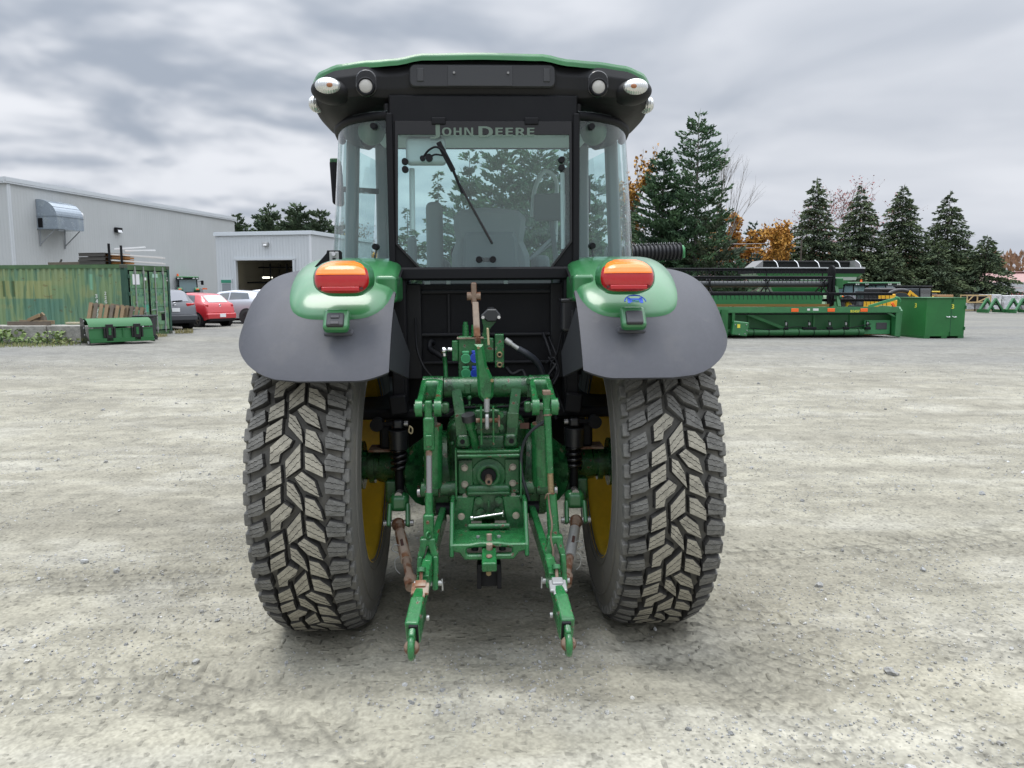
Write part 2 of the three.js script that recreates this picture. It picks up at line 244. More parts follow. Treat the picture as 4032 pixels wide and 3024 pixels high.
  struct(obj('ground', g, new THREE.MeshStandardMaterial({ vertexColors: true, map: gc, bumpMap: gb, bumpScale: 0.009, roughness: 0.97 }), scene, true));
}
{ // loose stones
  const R = rng(77), g = new THREE.IcosahedronGeometry(1, 1); const p = g.attributes.position; for (let i = 0; i < p.count; i++) { const k = 0.72 + 0.55 * hash(Math.round(p.getX(i) * 50), Math.round(p.getY(i) * 50) + 7 * Math.round(p.getZ(i) * 50), 3); p.setXYZ(i, p.getX(i) * k, p.getY(i) * k * 0.7, p.getZ(i) * k); } g.computeVertexNormals();
  const n = 34000, im = new THREE.InstancedMesh(g, std(1, 1, 1, 0.9, 0, { map: rep(scuffTcol(), 1) }), n), m = new THREE.Matrix4(), q = new THREE.Quaternion(), e = new THREE.Euler();
  let i = 0; while (i < n) {
    const d = 1.6 + Math.pow(R(), 1.6) * 20, a = (R() - 0.5) * 1.45, x = -0.03 + Math.sin(a) * d, z = 4.1 - Math.cos(a) * d; const c = fbm(x * 1.1, z * 1.5, 3, 301); if (R() > sstep(0.38, 0.62, c) + 0.03) continue;
    const big = R(); let s = 0.0022 + 0.0045 * R() * R() + (big > 0.965 ? 0.008 * R() : 0) + (big > 0.9975 ? 0.010 : 0); s *= 1 + d * 0.03;
    q.setFromEuler(e.set(R() * 6, R() * 6, R() * 6)); m.compose(V(x, groundY(x, z) + s * 0.25, z), q, V(s, s, s)); im.setMatrixAt(i, m);
    const k = 0.28 + 0.30 * R() + (R() > 0.93 ? 0.15 : 0), b = R() * 0.05; im.setColorAt(i, col(k * (1 - b), k * 0.98, k * (0.93 + b * 1.5))); i++;
  }
  im.name = 'gravel'; im.userData = { kind: 'stuff', label: 'loose grey gravel stones scattered over the dusty yard' }; im.castShadow = im.receiveShadow = true; scene.add(im);
}
// ---------------------------------------------------------------- buildings on the far side of the yard
const ribBump = tex(256, (u) => sstep(0.40, 0.46, u % 0.5 * 2) * sstep(0.62, 0.56, u % 0.5 * 2), false, 1 / 0.44);
const wallT = tex(512, (u, v) => { const k = 0.93 + 0.10 * (fbm(u * 5, v * 5, 5, 401, 5) - 0.5) + 0.05 * (fbm(u * 64, v * 4, 3, 411, 64) - 0.5); return [k, k, k]; }, false, 1 / 9);
const siding = std(0.455, 0.475, 0.475, 0.6, 0, { map: wallT, bumpMap: ribBump, bumpScale: 0.012 }), sidingLite = std(0.54, 0.57, 0.59, 0.6, 0, { map: wallT, bumpMap: ribBump, bumpScale: 0.02 }), trim = std(0.50, 0.53, 0.55, 0.5);
const galv = std(0.36, 0.42, 0.48, 0.42, 0.45, { map: rep(grimeT, 0.6), roughnessMap: rep(scuffT, 0.5) });
{
  const t = thing('warehouse', 'long tall pale grey metal warehouse with a curved duct hood on its side', 'warehouse', [-26.55, 0.1, -41], 78.2 * D2R);
  obj('wall', [box(24.6, 7.6, 20, 12.3, 3.8, -10)], siding, t);
  obj('roof', [box(24.9, 0.2, 20.3, 12.3, 7.72, -10)], trim, t);
  obj('roof_trim', [box(25.0, 0.34, 0.12, 12.3, 7.69, 0.07), box(0.12, 0.34, 20.2, -0.07, 7.69, -10)], sidingLite, t);
  obj('corner_trim', [box(0.24, 7.5, 0.05, 0.12, 3.75, 0.03)], sidingLite, t);
  // quarter-round hood
  const hood = part('duct_hood', t), prof = [[0, 0], [1.32, 0], [1.32, 0.72]]; for (let i = 1; i <= 10; i++) { const a = i / 10 * Math.PI / 2; prof.push([0.12 + 1.2 * Math.cos(a) , 0.72 + 1.0 * Math.sin(a)]); } prof.push([0, 1.72]);
  const hx = 2.05, hy = 5.15, hl = 2.2;
  const pg = ext(prof, hl, 0.0); tf(pg, 0, 0, 0, 0, -Math.PI / 2, 0); pg.translate(hx + hl / 2, hy, 0.02);
  obj('hood_body', pg, galv, hood);
  obj('seam', [box(hl + 0.04, 0.035, 1.35, hx + hl / 2, hy + 0.74, 0.69), box(hl + 0.03, 0.03, 0.04, hx + hl / 2, hy + 1.28, 1.12), box(0.03, 0.04, 1.36, hx - 0.01, hy, 0.68)], std(0.16, 0.19, 0.22, 0.5, 0.3), hood);
  obj('bracket', [bar([hx + 0.1, hy - 0.02, 0.1], [hx + 0.1, hy - 1.0, 0.05], 0.06, 0.06), bar([hx + hl - 0.1, hy, 0.1], [hx + hl - 0.1, hy - 1.05, 0.05], 0.06, 0.06), bar([hx + 0.1, hy - 0.9, 0.05], [hx + 0.1, hy - 0.02, 1.1], 0.05, 0.05, V(1, 0, 0)), bar([hx + hl - 0.1, hy - 0.9, 0.05], [hx + hl - 0.1, hy - 0.02, 1.1], 0.05, 0.05, V(1, 0, 0)), box(0.4, 0.1, 0.1, hx + 0.4, hy - 0.06, 1.2)], std(0.3, 0.32, 0.34, 0.5, 0.4), hood);
  obj('opening', [box(0.03, 0.55, 0.3, hx - 0.005, hy + 0.36, 0.24)], M.black, hood);
  obj('globe_lamp', [tf(new THREE.SphereGeometry(0.17, 14, 10), hx + hl + 0.2, hy + 1.0, 1.0), tf(new THREE.SphereGeometry(0.13, 12, 8), hx + hl + 0.2, hy + 0.62, 1.0)], M.white, hood);
  const wl = part('wall_lamp', t); obj('lamp_housing', [rb(0.62, 0.34, 0.22, 0.04, 9.1, 5.6, 0.12)], M.black, wl); obj('lens', [box(0.4, 0.2, 0.03, 9.1, 5.53, 0.24, -0.3)], M.white, wl);
  struct(obj('roof_vent', [cy([17, 7.8, -6], [17, 8.25, -6], 0.16), box(0.5, 0.1, 0.5, 17, 8.3, -6)], M.zinc, t)); delete t.children[t.children.length - 1].userData.kind;
}
{
  const t = thing('workshop', 'low pale grey metal workshop with a wide open doorway and lit tubes inside', 'workshop', [-11.24, 0.1, -48], -15.4 * D2R), W = 7.15, H = 5.32, x1 = -1.28, x0 = -5.7, dh = 3.62;
  // local x runs left as negative; front face at z = 0
  obj('wall', [box(W + x0, H, 0.2, (-W + x0) / 2, H / 2, -0.1), box(-x1, H, 0.2, x1 / 2, H / 2, -0.1), box(x1 - x0, H - dh, 0.2, (x0 + x1) / 2, (H + dh) / 2, -0.1), box(0.2, H, 9.6, -0.1, H / 2, -5.0), box(0.2, H, 9.6, -W + 0.1, H / 2, -5.0), box(W - 0.4, H, 0.2, -W / 2, H / 2, -9.7)], sidingLite, t);
  obj('roof', [box(W + 0.1, 0.16, 9.9, -W / 2, H + 0.08, -4.9)], trim, t);
  obj('roof_trim', [box(W + 0.2, 0.22, 0.08, -W / 2, H + 0.02, 0.06), box(0.08, 0.22, 9.9, 0.06, H + 0.02, -4.9)], std(0.56, 0.60, 0.63, 0.5), t);
  obj('corner_trim', [box(0.16, H - 0.1, 0.03, -0.08, H / 2 - 0.05, 0.02)], std(0.6, 0.62, 0.64, 0.5), t);
  const dr = part('doorway', t); obj('door_frame', [box(0.14, dh, 0.24, x0 + 0.02, dh / 2, 0.0), box(0.14, dh, 0.24, x1 - 0.02, dh / 2, 0.0), box(x1 - x0 + 0.2, 0.14, 0.24, (x0 + x1) / 2, dh + 0.02, 0.0)], trim, dr);
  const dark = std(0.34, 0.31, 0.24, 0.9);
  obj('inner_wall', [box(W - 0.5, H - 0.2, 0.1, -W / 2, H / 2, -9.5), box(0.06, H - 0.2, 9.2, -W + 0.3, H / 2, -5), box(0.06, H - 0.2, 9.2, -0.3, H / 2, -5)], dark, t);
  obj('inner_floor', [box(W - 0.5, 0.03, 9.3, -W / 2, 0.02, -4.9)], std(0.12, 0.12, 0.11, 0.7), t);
  obj('rafter', [...[-1.9, -3.3, -4.6].map((x) => box(0.1, 3.4, 0.1, x, 1.7, -2.6)), box(5.6, 0.12, 0.12, -W / 2, 2.1, -2.5), box(5.6, 0.1, 0.1, -W / 2, 3.2, -4), ...[0, 1, 2, 3].map((i) => bar([-1.3 - i * 1.1, 3.4, -4], [-2 - i * 0.9, 1.2, -3.4], 0.05, 0.05))], M.black, t);
  obj('workbench', [box(3.2, 0.1, 0.7, -3.2, 0.85, -5), box(0.5, 0.9, 0.6, -2.2, 0.45, -5), box(0.6, 0.7, 0.6, -3.9, 1.2, -5), box(0.4, 0.9, 0.5, -4.3, 0.45, -5)], std(0.06, 0.04, 0.03, 0.7), t);
  const lit = new THREE.MeshStandardMaterial({ color: 0xffffff, emissive: new THREE.Color(1, 0.97, 0.8), emissiveIntensity: 2.2 });
  for (const [x, y] of [[-5.1, 2.46], [-3.9, 2.44], [-2.6, 2.4]]) { const f = part('tube_lamp', t); obj('lamp_tube', [rb(0.78, 0.11, 0.1, 0.04, x, y, -3)], lit, f); obj('lamp_hanger', [box(0.02, 1, 0.02, x - 0.3, y + 0.55, -3), box(0.02, 1, 0.02, x + 0.3, y + 0.55, -3)], M.black, f); const l = new THREE.RectAreaLight(new THREE.Color(1, 0.97, 0.8), 7, 0.78, 0.11); l.position.set(x, y, -2.93); l.lookAt(x, y, 0); l.rotation.set(0, Math.PI, 0); f.add(l); }
  const sg = part('service_window', t); obj('frame', [box(0.9, 1.5, 0.06, -6.42, 1.6, 0.03)], trim, sg); obj('pane', [box(0.66, 1.1, 0.03, -6.42, 1.45, 0.06)], std(0.22, 0.24, 0.26, 0.3), sg); obj('sign_board', [box(0.74, 0.2, 0.06, -6.42, 2.16, 0.07)], std(0.03, 0.22, 0.14, 0.5), sg);
  const wl = part('wall_lamp', t); obj('lamp_housing', [rb(0.4, 0.26, 0.2, 0.04, -3.3, 4.62, 0.1)], M.zinc, wl); obj('lens', [box(0.24, 0.12, 0.03, -3.3, 4.58, 0.21, -0.3)], M.white, wl);
}

// ---------------------------------------------------------------- shipping container and what lies on and round it
const sideT = tex(1024, (u, v) => {
  let c = [0.47, 0.56, 0.40]; const n = fbm(u * 9, v * 5, 5, 501), s = fbm(u * 40, v * 3, 4, 511), mix = (d, t) => { c = c.map((a, i) => lerp(a, d[i], clamp(t))); };
  mix([0.39, 0.52, 0.42], sstep(0.45, 0.7, s)); mix([0.53, 0.57, 0.40], sstep(0.5, 0.7, n) * 0.7);
  const inR = (a, b, d, e, w = 0.006) => sstep(a - w, a + w, u) * sstep(b + w, b - w, u) * sstep(d - w * 2, d + w * 2, v) * sstep(e + w * 2, e - w * 2, v);
  mix([0.57, 0.59, 0.39], inR(0.2, 0.55, 0.52, 0.8) * 0.75); mix([0.31, 0.48, 0.43], inR(0.36, 0.62, 0.05, 0.52) * (0.45 + 0.6 * n)); mix([0.22, 0.30, 0.16], inR(0.22, 0.245, 0.55, 0.8) * 0.8); mix([0.22, 0.30, 0.16], inR(0.285, 0.302, 0.55, 0.8) * 0.8);
  mix([0.46, 0.66, 0.54], inR(0.795, 0.82, 0.66, 0.9) * 0.9); mix([0.28, 0.42, 0.33], sstep(0.62, 0.74, fbm(u * 60, v * 2.2, 3, 521)) * 0.55); mix([0.38, 0.28, 0.16], 0.5 * sstep(0.72, 0.8, fbm(u * 30, v * 18, 4, 531)) * 0.7);
  return c; }, true, 1);
const doorT = tex(512, (u, v) => { let c = [0.40, 0.55, 0.42]; const n = fbm(u * 6, v * 10, 5, 541), mix = (d, t) => { c = c.map((a, i) => lerp(a, d[i], clamp(t))); }; mix([0.32, 0.48, 0.39], sstep(0.45, 0.65, n)); mix([0.42, 0.52, 0.34], sstep(0.55, 0.7, fbm(u * 5, v * 7, 4, 551)) * 0.8); mix([0.16, 0.27, 0.2], sstep(0.6, 0.75, fbm(u * 30, v * 4, 3, 561)) * 0.6); return c; }, true, 1);
const darkGreen = std(0.025, 0.085, 0.055, 0.6, 0, { map: rep(grimeT, 0.8) });
{
  const L = 6.4, H = 2.5, D = 2.44, t = thing('shipping_container', 'weathered green steel shipping container with corrugated side and closed double doors', 'container', [-12.2, 0.08, -22.9], -13.45 * D2R);
  const wave = (x) => { const p = ((x / 0.235) % 1 + 1) % 1; return 0.042 * (sstep(0.0, 0.16, p) - sstep(0.5, 0.66, p)) - 0.042; };
  const side = grid((u, v) => [-L + 0.08 + u * (L - 0.24), 0.16 + v * (H - 0.26), wave(u * (L - 0.24)) - 0.012], 330, 1);
  obj('corrugated_wall', [side], new THREE.MeshStandardMaterial({ map: sideT, roughness: 0.7, side: THREE.DoubleSide }), t, true);
  obj('corrugated_wall', [box(0.05, H - 0.2, D - 0.1, -L + 0.06, H / 2, -D / 2), box(L - 0.1, H - 0.2, 0.05, -L / 2, H / 2, -D + 0.05)], darkGreen, t);
  obj('roof', [box(L - 0.06, 0.03, D - 0.06, -L / 2, H - 0.02, -D / 2)], std(0.06, 0.11, 0.05, 0.8, 0, { map: rep(grimeT, 0.4) }), t);
  obj('rail', [box(L, 0.13, 0.09, -L / 2, H - 0.062, -0.045), box(L, 0.17, 0.07, -L / 2, 0.085, -0.06), box(0.1, 0.16, D, -0.06, H - 0.1, -D / 2), box(0.1, 0.16, D, -0.06, 0.08, -D / 2)], std(0.07, 0.145, 0.06, 0.65, 0, { map: rep(grimeT, 0.6) }), t);
  obj('corner_post', [box(0.16, H - 0.1, 0.16, -0.07, H / 2, -0.08), box(0.16, H - 0.1, 0.12, -0.07, H / 2, -D + 0.06)], darkGreen, t);
  obj('corner_casting', [[-0.08, -0.08], [-0.08, -D + 0.08]].flatMap(([x, z]) => [rb(0.19, 0.13, 0.19, 0.02, x, H - 0.06, z), rb(0.19, 0.13, 0.19, 0.02, x, 0.06, z)]), std(0.06, 0.07, 0.05, 0.7), t);
  for (const [z0, z1] of [[-0.19, -1.2], [-1.24, -D + 0.15]]) {
    const d = part('door', t), w = z0 - z1, zc = (z0 + z1) / 2; const g = box(0.04, H - 0.42, w, 0, H / 2 - 0.01, zc);
    obj('door_leaf', [g], new THREE.MeshStandardMaterial({ map: doorT, roughness: 0.65 }), d);
    for (let k = 0; k < 3; k++) obj('panel', [rb(0.03, 0.5, w - 0.2, 0.012, 0.022, 0.62 + k * 0.66, zc)], new THREE.MeshStandardMaterial({ map: rep(doorT, 0.7), roughness: 0.65 }), d);
    obj('gasket', [box(0.05, H - 0.4, 0.025, 0.012, H / 2, z1 + 0.012), box(0.05, H - 0.4, 0.02, 0.012, H / 2, z0 - 0.01)], M.black, d);
    for (const f of [0.28, 0.72]) { const z = z0 + (z1 - z0) * f; obj('locking_bar', [cy([0.06, 0.1, z], [0.06, H - 0.05, z], 0.02, 0.02, 8), box(0.05, 0.1, 0.09, 0.05, 0.25, z), box(0.05, 0.1, 0.09, 0.05, H - 0.25, z), box(0.04, 0.07, 0.09, 0.05, 1.2, z)], M.zinc, d); obj('handle', [bar([0.085, 1.0 - f * 0.2, z], [0.085, 0.97 - f * 0.2, z + 0.34], 0.035, 0.02)], M.zinc, d); }
    for (const y of [0.35, 0.85, 1.5, 2.1]) obj('hinge', [rb(0.07, 0.13, 0.1, 0.01, 0.0, y, z0 > -1 ? -0.17 : -D + 0.12)], darkGreen, d);
  }
  obj('notice', [box(0.006, 0.36, 0.36, 0.046, 2.0, -0.52)], M.white, t); obj('notice', [box(0.006, 0.2, 0.2, 0.03, 1.03, -0.45)], std(0.3, 0.32, 0.33, 0.5), t); obj('notice', [box(0.006, 0.1, 0.13, 0.046, 2.02, -1.0)], M.white, t); obj('notice', [box(0.006, 0.14, 0.3, 0.046, 2.14, -1.55)], std(0.36, 0.55, 0.45, 0.6), t); obj('notice', [box(0.006, 0.26, 0.24, 0.042, 0.98, -0.98)], std(0.06, 0.3, 0.2, 0.6), t); obj('notice', [box(0.006, 0.25, 0.2, 0.042, 0.65, -1.9)], M.black, t);
  '34473'.split('').forEach((c, i) => obj('lettering', text(c, 0.13, 0.004, -1.14 + (i % 2) * 0.008, 1.42 - i * 0.165, 0.002), M.whitePrint, t, true));
  '22G1'.split('').forEach((c, i) => obj('lettering', text(c, 0.11, 0.004, -0.78, 1.52 - i * 0.145, 0.002), M.whitePrint, t, true));
  obj('lettering', text('2', 0.13, 0.004, 0.032, 2.02, -2.26, Math.PI / 2), M.whitePrint, t, true);
  // things on its roof, placed in the container's own directions
  const c0 = Math.cos(-13.45 * D2R), s0 = Math.sin(-13.45 * D2R), on = (x, z, y = 0) => [-12.2 + x * c0 + z * s0, 0.08 + H + y, -22.9 - x * s0 + z * c0];
  const woods = [std(0.30, 0.21, 0.12, 0.85, 0, { map: rep(grimeT, 2) }), std(0.16, 0.13, 0.10, 0.85, 0, { map: rep(grimeT, 2) }), std(0.24, 0.18, 0.11, 0.85, 0, { map: rep(grimeT, 2) }), std(0.07, 0.065, 0.06, 0.85)];
  const board = (w, h, d, x, y, z, ...r) => box(w, h, d, x, y, z, ...r);
  let q = thing('dark_pallet_stack', 'stack of dark grey pallets lying on the container roof', 'pallets', on(-1.35, -0.6), -0.3);
  for (let k = 0; k < 3; k++) { const p = part('pallet', q); obj('plank', [board(1.05, 0.02, 0.9, 0, 0.12 + k * 0.14, 0)], woods[3], p); obj('stringer', [-0.4, 0, 0.4].map((z) => board(1.05, 0.09, 0.07, 0, 0.06 + k * 0.14, z)), woods[3], p); }
  q = thing('orange_timber_stack', 'small stack of orange brown boards on the container roof', 'timber', on(-0.72, -0.75), -0.2);
  for (let k = 0; k < 4; k++) obj('plank', [board(0.75, 0.06, 0.5, 0, 0.06 + k * 0.09, 0, 0, (k % 2) * 0.04), board(0.06, 0.03, 0.5, 0.2, 0.1 + k * 0.09, 0)], std(0.34, 0.15, 0.045, 0.8), q);
  q = thing('white_metal_frame', 'pale ladder like metal frames stacked on the container roof above its doors', 'metal frames', on(-0.25, -0.9), 0.25);
  for (let k = 0; k < 2; k++) { const p = part('ladder_frame', q), y = 0.06 + k * 0.2; obj('rail', [-0.35, 0.35].map((z) => bar([-0.75, y + 0.1, z], [0.95, y, z * 0.9], 0.05, 0.07)), std(0.62, 0.60, 0.58, 0.5), p); for (let i = 0; i < 8; i++) obj('rung', [bar([-0.6 + i * 0.2, y + 0.08 - i * 0.012, -0.34], [-0.6 + i * 0.2, y + 0.08 - i * 0.012, 0.34], 0.05, 0.03)], std(0.45, 0.43, 0.42, 0.5), p); }
  obj('upright', [box(0.07, 0.72, 0.07, -0.72, 0.36, 0.4), box(0.07, 0.66, 0.07, -0.34, 0.33, 0.4)], M.black, q); obj('rail', [bar([-0.6, 0.55, 0.1], [0.4, 0.62, 0.2], 0.05, 0.05), bar([-0.3, 0.5, -0.1], [0.7, 0.52, 0.1], 0.05, 0.05)], M.white, q);
  q = thing('scrap_lumber', 'loose dark boards lying flat on the container roof', 'lumber', on(-2.2, -0.5), -0.2); obj('plank', [bar([-1.1, 0.03, 0.1], [0.6, 0.06, -0.2], 0.14, 0.04)], woods[1], q); obj('plank', [bar([-0.2, 0.1, -0.3], [1.0, 0.14, 0.1], 0.2, 0.06)], woods[3], q); obj('plank', [bar([-0.9, 0.05, -0.2], [-0.8, 0.22, -0.2], 0.05, 0.05)], woods[3], q);
  // pallets leaning on the container
  const mkPallet = (t2, m1, m2) => { for (let k = 0; k < 7; k++) obj('plank', [box(0.105, 1.02, 0.02, -0.48 + k * 0.16, 0.51, 0.055)], k % 3 === 1 ? m2 : m1, t2); for (const y of [0.06, 0.51, 0.96]) obj('stringer', [box(1.06, 0.07, 0.08, 0, y, 0)], m2, t2); for (const x of [-0.48, 0, 0.48]) obj('plank', [box(0.1, 1.02, 0.02, x, 0.51, -0.055)], m1, t2); };
  let p = thing('wooden_pallet', 'worn wooden pallet leaning on the container side behind the green pusher', 'pallet', [-12.5, 0.2, -21.75], 0.12); p.rotation.set(-0.24, 0.1, -0.10); mkPallet(p, woods[0], woods[1]); p.scale.setScalar(1.05);
  p = thing('wooden_pallet', 'grey brown pallet leaning on the container at the front corner, right of another', 'pallet', [-11.95, 0.2, -22.0], 0.1); p.rotation.set(-0.2, 0.05, -0.12); mkPallet(p, woods[2], woods[1]);
  // concrete blocks
  const conc = (k) => std(0.36 * k, 0.35 * k, 0.325 * k, 0.9, 0, { map: rep(scuffTcol(), 0.8), bumpMap: rep(scuffT, 1), bumpScale: 0.01 });
  const blk = [[-15.2, 1.0, 'pale concrete block at the outer end of the low row by the container'], [-13.83, 1.05, 'pale concrete block with weeds in front, second from the pusher'], [-12.5, 0.95, 'long pale concrete block next to the dark grey one'], [-11.62, 0.42, 'dark grey concrete block behind the green pusher']];
  blk.forEach(([x, k, l], i) => { const b = rb(i === 3 ? 1.1 : 1.3, 0.56, 0.62, 0.03, 0, 0.28, 0); tag(obj('concrete_block', b, conc(k)), l, 'concrete block', 'low row of concrete blocks').position.set(x, 0.09 + (i === 3 ? 0.03 : 0), -20.0 - (i > 2 ? 0.2 : 0) + (i % 2) * 0.02); });
  q = thing('scrap_boards', 'broken weathered boards piled on the concrete blocks', 'boards', [-13.6, 0.66, -20.0], 0.05);
  for (const [a, b, w, h, m] of [[[-0.8, 0.03, 0.1], [0.5, 0.03, 0.2], 0.16, 0.05, 1], [[-0.5, 0.09, 0], [0.6, 0.08, 0.2], 0.12, 0.06, 2], [[-0.2, 0.14, 0.1], [0.15, 0.3, 0.1], 0.1, 0.08, 0], [[-0.1, 0.14, -0.1], [0.3, 0.2, 0.1], 0.14, 0.1, 1], [[0.1, 0.2, 0], [0.25, 0.34, 0.1], 0.12, 0.06, 2]]) obj('plank', [bar(a, b, w, h)], woods[m], q);
  q = thing('pale_board', 'long pale board lying along the top of the concrete blocks', 'board', [-12.2, 0.7, -20.3], 0.03); obj('plank', [rb(1.3, 0.06, 0.2, 0.01, 0, 0, 0)], std(0.42, 0.38, 0.27, 0.8, 0, { map: rep(grimeT, 1) }), q);
  // rubbish bin
  q = thing('wheelie_bin', 'black plastic rubbish bin beside the container doors', 'bin', [-10.95, 0.1, -21.4], -0.15);
  obj('body', [tf(new THREE.CylinderGeometry(0.36, 0.29, 0.72, 4, 1), 0, 0.38, 0, 0, Math.PI / 4)], std(0.022, 0.024, 0.028, 0.5), q); obj('lid', [rb(0.56, 0.06, 0.58, 0.025, 0, 0.78, 0)], std(0.018, 0.02, 0.022, 0.45), q); obj('handle', [cy([-0.2, 0.76, -0.3], [0.2, 0.76, -0.3], 0.02, 0.02, 8)], M.black, q); for (const x of [-0.2, 0.2]) obj('wheel', [cy([x - 0.03, 0.07, -0.22], [x + 0.03, 0.07, -0.22], 0.08)], M.rubber, q); obj('label', [box(0.1, 0.12, 0.004, 0.1, 0.5, 0.25, -0.1)], M.white, q);
}
{ // green push blade
  const t = thing('snow_pusher', 'glossy green push blade attachment with black side plates before the pallets', 'push blade', [-11.05, 0.1, -19.7], 0.74), W = 1.8, G = phys(0.014, 0.115, 0.03, 0.55);
  const prof = []; for (let i = 0; i <= 10; i++) { const a = (150 - i * 12.5) * D2R; prof.push([Math.cos(a) * 0.42, 0.36 + Math.sin(a) * 0.4]); }
  obj('blade', [shell((u, v) => { const k = v * 10, i = Math.min(9, Math.floor(k)), f = k - i; return [-W / 2 + W * u, lerp(prof[i][1], prof[i + 1][1], f), lerp(prof[i][0], prof[i + 1][0], f) - 0.05]; }, 8, 20, 0.02), box(W, 0.30, 0.03, 0, 0.32, 0.33, -0.16), box(W, 0.05, 0.5, 0, 0.1, 0.12), box(W, 0.12, 0.05, 0, 0.14, 0.4)], G, t);
  for (const s of [-1, 1]) { const sp = part('side_plate', t); obj('plate', tf(ext([[-0.4, 0.05], [0.42, 0.05], [0.42, 0.12], [0.05, 0.3], [-0.05, 0.76], [-0.4, 0.8]], 0.02), s * (W / 2 + 0.012), 0, 0, 0, -Math.PI / 2), M.blackGloss, sp); obj('bolt', [[0, 0.7], [-0.02, 0.5], [0.02, 0.3], [0.3, 0.1], [0.36, 0.07]].map(([z, y]) => cy([s * (W / 2 + 0.02), y, z], [s * (W / 2 + 0.04), y, z], 0.025, 0.025, 8)), M.zinc, sp); }
  for (const x of [-0.36, 0.42]) { const b = part('bracket', t); obj('plate', [rb(0.2, 0.5, 0.07, 0.01, x, 0.36, 0.39), rb(0.05, 0.3, 0.1, 0.01, x - 0.14, 0.36, 0.38), rb(0.05, 0.3, 0.1, 0.01, x + 0.14, 0.36, 0.38)], M.blackGloss, b); obj('slot', [box(0.07, 0.22, 0.02, x, 0.4, 0.43)], G, b); }
  for (let k = 0; k < 4; k++) obj('rib', [tube([[-0.6 + k * 0.4, 0.68, 0.12], [-0.56 + k * 0.4, 0.73, 0.05], [-0.5 + k * 0.4, 0.7, 0.12], [-0.52 + k * 0.4, 0.52, 0.3]], 0.012, 10, 5)], G, t);
  obj('strip', [box(W, 0.03, 0.03, 0, 0.47, 0.32), box(0.03, 0.3, 0.04, 0.03, 0.33, 0.36)], G, t);
  obj('decal', [box(0.5, 0.07, 0.004, -0.55, 0.56, 0.245, -1.0)], M.black, t); obj('marker', [box(0.12, 0.04, 0.006, -0.75, 0.6, 0.21, -1.0)], M.orangeMark, t);
}
